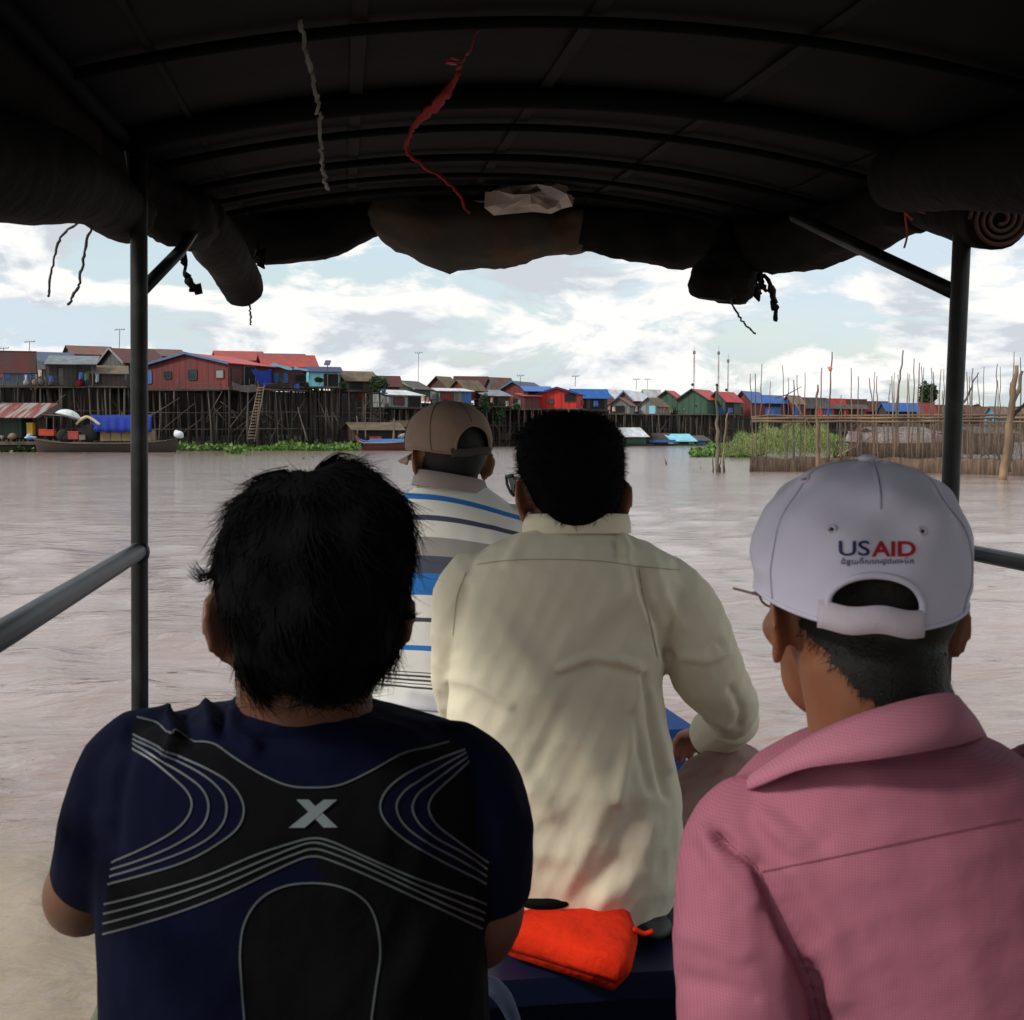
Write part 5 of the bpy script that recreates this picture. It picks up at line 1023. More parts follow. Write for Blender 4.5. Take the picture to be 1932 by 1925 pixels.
# ================= man in the navy sports shirt (near left)
pA = person(W(570, 1900, 1.15).xy.to_3d()+Vector((0, 0, .14)), 'man with tousled black hair in a navy sports shirt with grey curved lines')
hA = W(585, 1152, 1.155); MA = Rm(8, 4, -1)
q = MB(); headparts(q, hA, MA, 1.0, .9)
q.pxtube([(578, 1215, 1.13, .063), (575, 1290, 1.15, .063), (575, 1380, 1.17, .068)])
q.loft([(1390, 380, 780, 1.17, .05), (1430, 260, 850, 1.18, .085), (1500, 255, 870, 1.18, .10), (1700, 225, 900, 1.18, .10), (2000, 235, 900, 1.18, .11), (2330, 200, 940, 1.18, .12)])
q.pxtube([(270, 1450, 1.17, .036), (215, 1540, 1.17, .036), (172, 1640, 1.18, .036), (150, 1686, 1.20, .036), (165, 1700, 1.26, .034), (250, 1640, 1.42, .028)])
q.pxtube([(860, 1470, 1.17, .036), (900, 1560, 1.17, .036), (925, 1690, 1.18, .034), (918, 1745, 1.20, .033), (890, 1770, 1.25, .032), (800, 1720, 1.42, .027)])
hand(q, W(250, 1640, 1.42), (.5, .8, -.1), (0, 0, 1)); hand(q, W(800, 1720, 1.42), (-.5, .8, -.1), (0, 0, 1), thumb=-1)
KA = [W(300, 1960, 1.6), W(830, 1960, 1.6)]; HA_ = [W(420, 2260, 1.18), W(740, 2260, 1.18)]
FA = [Vector((KA[0].x, 1.62, .23)), Vector((KA[1].x, 1.62, .23))]
legs(q, *HA_, *KA, *FA, (.075, .055, .045, .038)); [feet(q, f, (0, 1, 0)) for f in FA]
remesh(q, 'body', mat('skin_dark_brown', (.13, .055, .032), .5, .15, 20, .15, 300, sss=.2), pA, .006, 4); eyes(hA, MA, 1.0, pA)
q = MB(); legs(q, *HA_, *KA, *[k.lerp(f, .85) for k, f in zip(KA, FA)], (.09, .07, .06, .055)); q.ell((HA_[0]+HA_[1])/2, (.17, .13, .09)); remesh(q, 'trousers', mat('dark_trousers', (.02, .022, .03), .85, .2, 8), pA, .008, 3)
# shirt
nav = bpy.data.materials.new('navy_knit'); nav.use_nodes = True; n_ = nav.node_tree.nodes; l = nav.node_tree.links; b_ = n_['Principled BSDF']; b_.inputs['Roughness'].default_value = .95; b_.inputs['Specular IOR Level'].default_value = .12
at = n_.new('ShaderNodeAttribute'); at.attribute_name = 'panel'; mx = n_.new('ShaderNodeMix'); mx.data_type = 'RGBA'; l.new(at.outputs['Fac'], mx.inputs['Factor']); mx.inputs['A'].default_value = (.0012, .0022, .014, 1); mx.inputs['B'].default_value = (.0022, .0024, .0035, 1)
tc = n_.new('ShaderNodeTexCoord'); ns = n_.new('ShaderNodeTexNoise'); ns.inputs['Scale'].default_value = 9; ns.inputs['Detail'].default_value = 6; l.new(tc.outputs['Object'], ns.inputs[0]); mm = n_.new('ShaderNodeMapRange'); l.new(ns.outputs[0], mm.inputs[0]); mm.inputs[3].default_value = .6; mm.inputs[4].default_value = 1.4
sc_ = n_.new('ShaderNodeVectorMath'); sc_.operation = 'SCALE'; l.new(mx.outputs['Result'], sc_.inputs[0]); l.new(mm.outputs[0], sc_.inputs['Scale']); l.new(sc_.outputs[0], b_.inputs['Base Color'])
n2 = n_.new('ShaderNodeTexNoise'); n2.inputs['Scale'].default_value = 22; n2.inputs['Detail'].default_value = 8; l.new(tc.outputs['Object'], n2.inputs[0]); bp = n_.new('ShaderNodeBump'); bp.inputs['Strength'].default_value = .2; bp.inputs['Distance'].default_value = .02; l.new(n2.outputs[0], bp.inputs['Height']); l.new(bp.outputs[0], b_.inputs['Normal'])
q = MB()
q.loft([(1322, 495, 655, 1.16, .058), (1342, 430, 720, 1.165, .075), (1356, 300, 810, 1.17, .075), (1378, 225, 868, 1.175, .095), (1420, 195, 905, 1.18, .108), (1500, 195, 920, 1.18, .118), (1600, 192, 922, 1.18, .122), (1700, 194, 920, 1.18, .122), (1850, 200, 922, 1.18, .125), (2100, 195, 935, 1.18, .13), (2350, 185, 950, 1.18, .135)], ex=2.6)
q.pxtube([(290, 1400, 1.17, .042), (238, 1455, 1.17, .046), (208, 1540, 1.17, .0475), (193, 1615, 1.175, .047), (186, 1655, 1.185, .046)])
q.pxtube([(830, 1425, 1.17, .042), (885, 1475, 1.17, .048), (910, 1550, 1.17, .049), (917, 1620, 1.175, .047), (920, 1680, 1.185, .043)])
shA = remesh(q, 'shirt', nav, pA, .0045, 6)
fold(shA, [([(310, 1345), (330, 1385), (320, 1420)], .010, 11), ([(390, 1338), (400, 1380)], .011, 11), ([(450, 1330), (440, 1375), (480, 1410)], .010, 13), ([(350, 1350), (360, 1400)], -.006, 10), ([(420, 1345), (425, 1390)], -.006, 9), ([(250, 1380), (220, 1500), (205, 1640)], -.005, 16), ([(885, 1400), (905, 1500), (915, 1640)], -.006, 16),
  ([(150, 1520), (200, 1545)], .004, 14), ([(130, 1580), (190, 1600)], -.004, 12), ([(950, 1480), (990, 1560)], .004, 18), ([(480, 1380), (600, 1425), (720, 1390)], .003, 25), ([(300, 1750), (420, 1850)], .004, 40), ([(860, 1720), (760, 1850)], .004, 40)], .0016, (14, 14, 9), 3)
def dpx(pts): return [(x*.5495, 1258+y*.5495) for x, y in pts]
px = proj(vget(shA.data)[0])
def inpoly(p, poly):
    ins = np.zeros(len(p), bool); j = len(poly)-1
    for i in range(len(poly)):
        xi, yi = poly[i]; xj, yj = poly[j]; c = ((yi > p[:, 1]) != (yj > p[:, 1])) & (p[:, 0] < (xj-xi)*(p[:, 1]-yi)/(yj-yi+1e-9)+xi); ins ^= c; j = i
    return ins
arcL = [[(455,283),(520,320),(600,385),(645,430),(660,475),(640,525),(590,570),(500,620),(385,672)], [(455,265),(540,315),(640,375),(695,420),(717,475),(700,540),(640,590),(530,645),(382,697)], [(455,250),(560,300),(680,360),(750,415),(778,470),(765,540),(700,600),(580,655),(378,722)], [(455,233),(560,285),(700,345),(790,400),(835,470),(825,540),(760,600),(620,675),(372,747)]]
arcR = [[(1595,285),(1500,320),(1400,365),(1330,420),(1305,480),(1330,540),(1400,600),(1530,675),(1670,745)], [(1600,295),(1520,340),(1440,390),(1385,430),(1360,480),(1385,540),(1460,600),(1560,655),(1672,720)], [(1605,310),(1540,355),(1480,400),(1435,435),(1415,485),(1440,540),(1500,590),(1590,640),(1675,695)], [(1610,325),(1560,370),(1510,415),(1480,450),(1470,490),(1495,540),(1550,585),(1620,635),(1680,672)]]
neckc = [(470,175),(540,195),(585,230),(605,220),(660,255),(730,265),(800,310),(900,370),(990,408),(1080,415),(1170,405),(1270,360),(1380,300),(1470,278),(1540,260)]
chev = [[(360,815),(500,780),(700,720),(880,645),(1000,605),(1075,588),(1140,600),(1250,650),(1400,715),(1560,775),(1670,815)], [(358,848),(520,805),(720,740),(900,665),(1010,620),(1075,603),(1140,618),(1260,668),(1400,735),(1560,803),(1665,845)], [(356,882),(560,825),(740,760),(920,680),(1020,640),(1075,625),(1135,638),(1260,690),(1400,755),(1550,825),(1660,870)], [(355,918),(560,860),(750,790),(940,700),(1030,660),(1080,650),(1130,662),(1260,715),(1400,780),(1540,845),(1655,900)]]
arch = [(850,1330),(840,1214),(830,1100),(825,980),(840,880),(890,800),(970,755),(1070,742),(1170,755),(1250,800),(1290,870),(1305,980),(1290,1100),(1275,1214),(1265,1330)]
pan = inpoly(px, dpx(neckc+[(1600, 300)]+arcR[0]+chev[3][::-1]+arcL[3][::-1])) & (px[:, 1] > 0); pan |= inpoly(px, dpx(arch))
pan |= (inpoly(px, dpx([(1610, 330)]+arcR[3]+[(1690, 900), (1760, 1400), (1300, 1400), (1080, 650), (1670, 760)])))
a_ = shA.data.attributes.new('panel', 'FLOAT', 'POINT'); a_.data.foreach_set('value', pan.astype(float))
bvA = bvh(shA); grey = mat('grey_print', (.06, .072, .076), .5, .2, 30)
for pl in arcL+arcR+chev+[neckc, arch]: ribbon(bvA, dpx(pl), 4.0 if pl is not neckc else 3.6, 'printed_line', grey, shA, .0012)
q = MB()
for poly in ([(1018, 456), (1060, 456), (1160, 552), (1112, 552)], [(1112, 456.5), (1158, 456.5), (1047, 552.5), (992, 552.5)]):
    g = 6; P4 = dpx(poly)
    for i in range(g):
        for j in range(g):
            def bl(u, v): return ((P4[0][0]*(1-u)+P4[1][0]*u)*(1-v)+(P4[3][0]*(1-u)+P4[2][0]*u)*v, (P4[0][1]*(1-u)+P4[1][1]*u)*(1-v)+(P4[3][1]*(1-u)+P4[2][1]*u)*v)
            c = [hit(bvA, *bl(u, v), .0014 if poly[0][0] == 1018 else .0018) for u, v in ((i/g, j/g), ((i+1)/g, j/g), ((i+1)/g, (j+1)/g), (i/g, (j+1)/g))]
            if all(p is not None for p in c): q.add(c, [(0, 1, 2, 3)])
q.build('printed_emblem', mat('silver_print', (.12, .15, .155), .5, .15, 40), shA, True)
# hair
q = MB(); q.loft([(884, 560, 660, 1.13, .03), (896, 505, 705, 1.13, .055), (925, 470, 738, 1.13, .08), (970, 442, 765, 1.13, .098), (1020, 418, 780, 1.13, .108), (1070, 408, 778, 1.13, .11), (1120, 412, 768, 1.125, .108), (1180, 425, 757, 1.12, .100), (1235, 440, 744, 1.11, .085), (1270, 466, 716, 1.115, .070), (1292, 490, 694, 1.13, .058), (1308, 510, 680, 1.14, .045)], ex=2.15)
hrA = remesh(q, 'hair', hairm, pA, .005, 4); me = hrA.data; a, n = vget(me)
rs = np.random.RandomState(2); d = np.zeros(len(a))
for k in range(14): v = rs.normal(size=3)*np.array([38, 38, 20])*(1+.25*k); d += (.0026/(1+.16*k))*np.sin(a@v+rs.rand()*6+1.5*np.sin(a@(rs.normal(size=3)*12)))
a = a+n*d[:, None]; yl = (a-np.array(hA))@np.array(MA.inverted()).T     # keep the face free
a[(yl[:, 1] > .06) & (yl[:, 2] < .05)] -= n[(yl[:, 1] > .06) & (yl[:, 2] < .05)]*.06; vset(me, a)
up_m = lambda lo, hi: (lambda a, n: (a[:, 2] > lo) & (a[:, 2] < hi))
crown = np.array(W(610, 930, 1.10)); swirl = lambda p, n: (lambda d: d/(np.linalg.norm(d, axis=1)[:, None]+.01)+np.array([.25, 0, -.5]))(p-crown)
strands('hair_strands', hrA, 22000, .034, .05, hairm, hrA, 1, .0015, swirl, up_m(0, 9), .22, .25)
strands('hair_tufts', hrA, 1800, .022, .22, hairm, hrA, 2, .0009, swirl, lambda a, n: (n[:, 2] > -.2), .5, .9)
strands('nape_hair', hrA, 6000, .012, .15, hairm, hrA, 3, .0010, (0, 0, -1), lambda a, n: a[:, 2] < W(0, 1230, 1.13).z, .3, .2)
def tuft(par, pts, m_, n=60, sp=5, r=.0007, seed=0):
    rs = np.random.RandomState(seed); q = MB()
    for i in range(n):
        o = rs.normal(size=2)*sp; f = .55+.45*rs.rand(); P = [W(x+o[0]*(.6+k/len(pts)*.8), y+o[1]*(.6+k/len(pts)*1.1)+rs.normal()*.8, Y) for k, (x, y, Y) in enumerate(pts)]; P, _ = smooth_path(P, [0]*len(P), 4); P = P[:max(4, int(len(P)*f))]
        q.tube(P, [r*(1-.85*k/len(P)) for k in range(len(P))], 3)
    q.build('hair_tuft', m_, par, True)
tuft(hrA, [(415, 1070, 1.12), (398, 1086, 1.12), (380, 1088, 1.12), (366, 1076, 1.12), (360, 1064, 1.12)], hairm, 70, 7, .0005, 1)
tuft(hrA, [(752, 1155, 1.12), (766, 1162, 1.12), (778, 1161, 1.12), (788, 1157, 1.12)], hairm, 60, 4, .0007, 2)
tuft(hrA, [(690, 900, 1.10), (730, 930, 1.10), (760, 975, 1.10), (783, 1030, 1.10), (788, 1075, 1.1)], hairm, 90, 9, .0007, 3)
tuft(hrA, [(540, 893, 1.12), (500, 905, 1.12), (468, 925, 1.12), (455, 950, 1.12)], hairm, 60, 8, .0007, 4)
tuft(hrA, [(600, 895, 1.12), (620, 880, 1.12), (645, 872, 1.12), (675, 882, 1.12), (705, 898, 1.12)], hairm, 90, 7, .0008, 5)

# ================= man in the pink shirt and white cap (near right)
pB = person(W(1690, 1900, 1.1).xy.to_3d()+Vector((0, 0, .14)), 'man in a pink checked shirt and pale lilac cap with lettering')
hB = W(1624, 1160, 1.12); MBr = Rm(15, 2, 3)
q = MB(); headparts(q, hB, MBr, .96, 2.2)
q.pxtube([(1640, 1230, 1.08, .064), (1650, 1310, 1.08, .062), (1680, 1420, 1.08, .070)])
q.loft([(1430, 1530, 1860, 1.08, .06), (1480, 1450, 1960, 1.08, .09), (1600, 1500, 1970, 1.08, .09), (1925, 1590, 1960, 1.08, .09), (2350, 1540, 1980, 1.1, .10)])
q.pxtube([(1470, 1560, 1.08, .036), (1410, 1700, 1.05, .038), (1410, 1900, 1.04, .038), (1420, 2010, 1.1, .038), (1440, 1980, 1.2, .033), (1500, 1900, 1.38, .027)])
q.pxtube([(1960, 1520, 1.08, .045), (2060, 1700, 1.06, .045), (2070, 1900, 1.07, .042), (2070, 2010, 1.1, .038), (2020, 1980, 1.2, .033), (1900, 1900, 1.38, .027)])
hand(q, W(1500, 1900, 1.38), (.3, .9, -.1), (0, 0, 1)); hand(q, W(1900, 1900, 1.38), (-.3, .9, -.1), (0, 0, 1), thumb=-1)
KB = [W(1440, 2020, 1.55), W(1960, 2020, 1.55)]; HB_ = [W(1560, 2280, 1.12), W(1880, 2280, 1.12)]; FB = [Vector((k.x, 1.58, .23)) for k in KB]
legs(q, *HB_, *KB, *FB, (.075, .055, .045, .038)); [feet(q, f, (0, 1, 0)) for f in FB]
bdB = remesh(q, 'body', skin, pB, .006, 4); eyes(hB, MBr, .98, pB)
q = MB(); legs(q, *HB_, *KB, *[k.lerp(f, .85) for k, f in zip(KB, FB)], (.09, .07, .06, .055)); q.ell((HB_[0]+HB_[1])/2, (.17, .13, .09)); remesh(q, 'trousers', mat('grey_trousers', (.05, .05, .055), .85, .2, 8), pB, .008, 3)
pink = mat('pink_cotton', (.34, .115, .165), .9, .10, 5, .14, 20, check=420, spec=.2); pinkc = mat('pink_gingham', (.43, .15, .215), .85, .1, 6, .2, 500, check=420)
q = MB()
q.loft([(1375, 1560, 1830, 1.07, .065), (1405, 1500, 1895, 1.07, .085), (1450, 1430, 1960, 1.075, .10), (1505, 1375, 2030, 1.08, .115), (1570, 1360, 2060, 1.08, .120), (1700, 1430, 2050, 1.08, .125), (1850, 1500, 2030, 1.08, .125), (2000, 1500, 2030, 1.08, .13), (2350, 1480, 2050, 1.09, .145)], ex=2.5)
q.pxtube([(1440, 1540, 1.08, .048), (1398, 1605, 1.06, .054), (1390, 1690, 1.045, .0565), (1395, 1800, 1.035, .060), (1405, 1925, 1.03, .061), (1415, 2030, 1.06, .055)])
q.pxtube([(1950, 1500, 1.08, .06), (2040, 1600, 1.07, .064), (2075, 1750, 1.06, .064), (2085, 1925, 1.06, .060), (2080, 2030, 1.09, .055)])
shB = remesh(q, 'shirt', pink, pB, .0045, 7)
fold(shB, [([(1358, 1578), (1428, 1632), (1485, 1756), (1538, 1860), (1548, 1925)], -.014, 13), ([(1330, 1572), (1365, 1640), (1420, 1700)], .006, 18), ([(1395, 1610), (1460, 1690), (1520, 1800)], .006, 22), ([(1300, 1600), (1330, 1680)], -.004, 16), ([(1440, 1540), (1500, 1600)], .005, 18), ([(1480, 1530), (1550, 1590)], -.004, 16), ([(1500, 1650), (1570, 1760), (1590, 1880)], .004, 26), ([(1290, 1760), (1400, 1800)], .004, 22), ([(1290, 1850), (1420, 1880)], -.004, 20), ([(1650, 1480), (1800, 1520), (1920, 1500)], .004, 30)], .0024, (9, 9, 13), 6)
bvB = bvh(shB); pinkd = mat('pink_seam', (.20, .05, .08), .9)
ribbon(bvB, [(1437, 1645), (1510, 1630), (1588, 1614), (1700, 1590), (1800, 1570), (1925, 1545)], 2.6, 'yoke_seam', pinkd, shB, .0010)
ribbon(bvB, [(1352, 1570), (1400, 1612), (1430, 1640), (1485, 1752), (1530, 1850), (1547, 1925)], 2.2, 'sleeve_seam', pinkd, shB, .0010)
# folded collar standing off the neck: outer fall and rim
def collar(top, bot, m_, par, th=.004, inner=True, nm='collar'):
    """top/bottom edges: (x, y, Y) of the fall, doubled inwards to make cloth thickness"""
    n = 26
    def res(p): 
        P, _ = smooth_path([W(*k) for k in p], [0]*len(p), 10); return [P[int(round(i*(len(P)-1)/n))] for i in range(n+1)]
    A, B_ = res(top), res(bot); q = MB(); c = sum(A, Vector())/len(A)
    for a, b2 in zip(A, B_):
        inn = (c-a); inn.z = 0; inn = inn.normalized() if inn.length > 1e-6 else Vector((0, 1, 0)); mid = a.lerp(b2, .5)-inn*.004
        q.v += [tuple(a+inn*.016-Vector((0, 0, .022))), tuple(a+inn*.007-Vector((0, 0, .004))), tuple(a+Vector((0, 0, .001))), tuple(a.lerp(b2, .15)-inn*.004), tuple(mid), tuple(b2), tuple(b2+inn*.004)]
    for i in range(n):
        for j in range(6): q.f.append((i*7+j, i*7+j+1, (i+1)*7+j+1, (i+1)*7+j)); q.m.append(0)
    return q.build(nm, m_, par, True)
collar([(1375, 1515, 1.12), (1400, 1480, 1.09), (1455, 1436, 1.05), (1536, 1384, 1.01), (1654, 1338, .985), (1784, 1309, .99), (1822, 1332, 1.03), (1848, 1375, 1.09), (1856, 1395, 1.14)],
       [(1380, 1530, 1.12), (1392, 1500, 1.07), (1440, 1478, 1.02), (1520, 1450, .985), (1660, 1432, .955), (1780, 1412, .958), (1830, 1400, .99), (1856, 1392, 1.06), (1862, 1402, 1.12)], pinkc, shB)
# cropped hair on the nape under the cap
def shell(name, src, c, M_, m_, par, keep, off=.003, s=1.0, ns=9000, sl=.008, line=None):
    """hair cut close: the scalp's own surface lifted a little where 'keep' says"""
    me = src.data; a, n = vget(me); lo = (a-np.array(c))@np.array(M_)          # to head space
    k = keep(lo/s)
    if line: P2 = proj(a); (x0, y0), (x1, y1) = line; jag = 5*np.sin(P2[:, 1]*.35)+3*np.sin(P2[:, 1]*.9+1); k &= ((x1-x0)*(P2[:, 1]-y0)-(y1-y0)*(P2[:, 0]+jag-x0)) < 0
    idx = np.full(len(a), -1); idx[k] = np.arange(k.sum()); F = []
    for p in me.polygons:
        v = [int(idx[i]) for i in p.vertices]
        if min(v) >= 0: F.append(tuple(v))
    m2 = bpy.data.meshes.new(name); m2.from_pydata((a[k]+n[k]*off).tolist(), [], F); m2.polygons.foreach_set('use_smooth', [True]*len(F)); m2.update(); o = link(name, m2, par, m_)
    strands('stubble', o, ns, sl, .35, m_, o, 5, .0008, (0, 0, -1), None, .5); return o
def nape(lo): 
    x, y, z = lo.T; return (y < .035-.30*np.clip(-z-.01, 0, 1)+np.where(z < -.02, -.01, .0)) & (z > -.112+.9*np.abs(x)*.25) & (z < .10) & ~((np.abs(x) > .072) & (z < .022) & (y > -.035))
shell('hair', bdB, hB, MBr, hairs, pB, nape, .003, .96, line=((1418, 1090), (1640, 1330)))
# --- cap
def cap(par, c, M_, rx, ry, rz_, m_, arch_hw=.042, arch_top=-.006, strap_top=-.040, low_b=-.060, low_s=-.030, low_f=-.005, peaky=0., name='cap', strap_m=None, lip=.006, wr=.0012, strap=True, thick=.003):
    nA, nP = 180, 66; V = []
    def pt(a, t):        # azimuth from the back, 0..1.  t 0 crown to 1 rim
        low = low_b if True else 0; ca = math.cos(a); w_ = low_b*max(0, ca)**1.2+low_f*max(0, -ca)+low_s*(1-abs(ca)); th = t*1.0
        if t < .72: ph = t/.72*math.pi/2; r_ = math.sin(ph)**.88; z = math.cos(ph)
        else: r_ = 1.0-.05*((t-.72)/.28)**1.5; z = 0.
        zz = rz_*z**.92+(w_*((t-.72)/.28) if t >= .72 else 0); pan = 1-.018*abs(math.cos(3*a))**6*(1-t)*1.2+peaky*0
        x = -math.sin(a)*rx*r_*pan; y = -math.cos(a)*ry*r_*pan
        wv = wr*(math.sin(5*a+t*9)+math.sin(9*a-t*13+1)+.7*math.sin(3*a+21*t))*math.sin(math.pi*min(t*1.1, 1))
        return Vector((x, y, zz))*1.0+Vector((-math.sin(a), -math.cos(a), .3)).normalized()*wv
    for i in range(nP+1):
        for j in range(nA): V.append(pt(2*math.pi*j/nA, i/nP))
    ok = lambda x, y, z: not (y < 0 and ((x/arch_hw)**2+(max(z-strap_top, 0)/(arch_top-strap_top))**2 < 1) and z > -9 and (z <= arch_top))
    F = []
    for i in range(nP):
        for j in range(nA):
            v = (i*nA+j, (i+1)*nA+j, (i+1)*nA+(j+1) % nA, i*nA+(j+1) % nA); cc = (V[v[0]]+V[v[2]])/2
            if i == 0 or ok(cc.x, cc.y, cc.z): F.append(v)
    q = MB(); q.add([c+M_@v for v in V], F); o = q.build(name, m_, par, True)
    # rim piping, opening edge, strap, button, brim
    q = MB(); P = [c+M_@(pt(2*math.pi*j/nA, .995)*1.004) for j in range(nA) if abs(pt(2*math.pi*j/nA, 1).x) > arch_hw or pt(2*math.pi*j/nA, 1).y > 0]
    st = int(nA*math.asin(min(.99, arch_hw/rx))/(2*math.pi))+1; P = [c+M_@(pt(2*math.pi*j/nA, .99)*1.006) for j in range(st, nA-st+1)]; q.tube(P, .0022, 6); q.build('rim_seam', m_, o, True)
    def surf(x, z):      # back surface at local x, z
        t = .72+.28*z/low_b if z < 0 else math.acos(min(1, (z/rz_)**(1/.92)))/(math.pi/2)*.72; a = math.asin(max(-1, min(1, x/(rx*1.0)))); return pt(a, min(t, 1))
    q = MB(); P = [c+M_@(surf(arch_hw*1.01*math.cos(u), strap_top+(arch_top-strap_top)*1.03*math.sin(u))*1.008) for u in np.linspace(-.0, math.pi, 40)]
    P = [c+M_@(surf(arch_hw*1.01, low_b*.85)*1.006)]+P+[c+M_@(surf(-arch_hw*1.01, low_b*.85)*1.006)]; q.tube(P, lip*.5, 8, 0, 1.0); q.build('opening_edge', m_, o, True)
    if strap:
        q = MB(); n = 22; x0, x1 = -arch_hw*1.1, arch_hw*1.22
        for i in range(n+1):
            x = x0+(x1-x0)*i/n; a = surf(x, low_b*.80); top, bot = strap_top+.001, low_b*1.06; dr = .0018 if i < n else .0015
            for (z, dy) in ((top, -.003), (top*.5+bot*.5, -.0045), (bot, -.003), (bot, .001), (top, .001)): q.v.append(tuple(c+M_@Vector((a.x, a.y+dy-.0015, z+ -.0015*math.sin(i*.5)))))
        for i in range(n):
            for j in range(5): q.f.append((i*5+j, (i+1)*5+j, (i+1)*5+(j+1) % 5, i*5+(j+1) % 5)); q.m.append(0)
        q.f += [tuple(range(5)), tuple(n*5+k for k in range(5))[::-1]]; q.m += [0, 0]; q.build('strap', strap_m or m_, o, True)
    q = MB(); q.ell(c+M_@Vector((0, 0, rz_+.001)), (.0095, .0095, .005), M_); q.build('button', m_, o, True)
    q = MB(); n = 20; top = []; 
    for i in range(n+1):
        u = -.92+1.84*i/n; x = rx*math.sin(u)*.96; y0 = ry*math.cos(u)*.96; ext = .084*math.cos(u*1.5)+.002
        for k in range(5): f = k/4; q.v.append(tuple(c+M_@Vector((x*(1-.08*f), y0+ext*f, low_f-.006-.022*abs(u)**2*1.0-.012*f))))
    q.f = [(i*5+k, (i+1)*5+k, (i+1)*5+k+1, i*5+k+1) for i in range(n) for k in range(4)]; q.m = [0]*len(q.f); br = q.build('brim', m_, o, True); br.modifiers.new('s', 'SOLIDIFY').thickness = .004
    return o, pt, surf
capm = mat('lilac_cotton', (.68, .65, .80), .9, .10, 9, .10, 26, sheen=.1, weave=0); capst = mat('lilac_strap', (.66, .58, .66), .9, .1, 9, .3, 400)
cB = W(1624, 1068, 1.1)
MBc = Rm(-8, 2, 3); capB, ptB, sfB = cap(pB, cB, MBc, .0955, .107, .094, capm, .038, -.001, -.027, -.046, -.026, -.006, strap_m=capst, wr=.0022)
bvc = bvh(capB)
for a in (0, 1, 2, 3, 4, 5):
    q = MB(); q.tube([cB+MBc@(ptB(a*math.pi/3, t)*1.004) for t in np.linspace(.04, .46 if a == 0 else .98, 30)], .0009, 5); q.build('panel_seam', mat('lilac_seam', (.42, .40, .50), .9), capB, True)
for (x, y) in ((1570, 1000), (1740, 1003), (1460, 925), (1520, 905)):
    p = hit(bvc, x, y, .0006)
    if p:
        nn_ = (p-cB).normalized(); a_x = nn_.cross(Vector((0, 0, 1))).normalized(); b_x = a_x.cross(nn_)
        q = MB(); q.tube([p+(a_x*math.cos(u)+b_x*math.sin(u))*.0034 for u in np.linspace(0, 6.283, 16)], .0011, 6); ey = q.build('eyelet', capst, capB, True)
        q = MB(); q.add([p+nn_*.0004+(a_x*math.cos(u)+b_x*math.sin(u))*.0016 for u in np.linspace(0, 5.5, 8)], [tuple(range(8))]); q.build('eyelet_hole', dark, ey)
def letter(txt, x0, x1, y0, y1, m_, bv, par, off=0., skew=0., nm='lettering'):
    cu = bpy.data.curves.new('t', 'FONT'); cu.body = txt; cu.offset = off; cu.resolution_u = 6; to = bpy.data.objects.new('t', cu); COL.objects.link(to)
    dg = bpy.context.evaluated_depsgraph_get(); me = bpy.data.meshes.new_from_object(to.evaluated_get(dg)); bpy.data.objects.remove(to)
    import bmesh
    bm = bmesh.new(); bm.from_mesh(me); bmesh.ops.triangulate(bm, faces=bm.faces[:]); bmesh.ops.subdivide_edges(bm, edges=[e for e in bm.edges if e.calc_length() > .12], cuts=2, use_grid_fill=True); bmesh.ops.triangulate(bm, faces=bm.faces[:])
    a = np.array([v.co[:] for v in bm.verts]); f = [[v.index for v in g.verts] for g in bm.faces]; bm.verts.index_update(); bm.free()
    lo, hi = a.min(0), a.max(0); V = []
    for p in a:
        u = (p[0]-lo[0])/(hi[0]-lo[0]); v = (p[1]-lo[1])/(hi[1]-lo[1]); h_ = hit(bv, x0+(x1-x0)*u, y1+(y0-y1)*v+skew*u, .0011); V.append(tuple(h_) if h_ else tuple(W(x0, y0, 1.0)))
    m2 = bpy.data.meshes.new(nm); m2.from_pydata(V, [], f); m2.update(); return link(nm, m2, par, m_)
thr_b = mat('navy_thread', (.008, .012, .10), .6, .2, 300); thr_r = mat('red_thread', (.42, .012, .02), .6, .2, 300)
letter('US', 1583, 1640, 1021, 1049, thr_b, bvc, capB, .012); letter('AID', 1643, 1727, 1022, 1051, thr_r, bvc, capB, .028)
letter('\u1787\u17c6\u1793\u17bd\u1799\u1796\u17b8\u179f\u17a0\u179a\u178a\u17d2\u178b\u17a2\u17b6\u1798\u17c1\u179a\u17b7\u1780', 1587, 1723, 1052, 1067.5, thr_b, bvc, capB, .012)
# glasses temple tip at the left
q = MB(); q.tube([W(1418, 1119, 1.16), W(1432, 1117, 1.12), W(1450, 1122, 1.09), W(1462, 1140, 1.07)], .0014, 6); q.tube([W(1430, 1122, 1.12), W(1434, 1113, 1.12), W(1442, 1111, 1.12)], .0010, 6)
for s_ in (-1, 1):
    q.tube([hB+MBr@Vector((s_*.084, .0, .012)), hB+MBr@Vector((s_*.080, .10, .014))], .0013, 6); pc = hB+MBr@Vector((s_*.034, .112, .008)); q.tube([pc+MBr@Vector((.019*math.cos(u)-s_*.004, -.006, .013*math.sin(u))) for u in np.linspace(0, 6.28, 18)], .0012, 6)
q.build('eyeglasses', mat('bronze_wire', (.30, .14, .10), .35, metal=.6), pB, True)

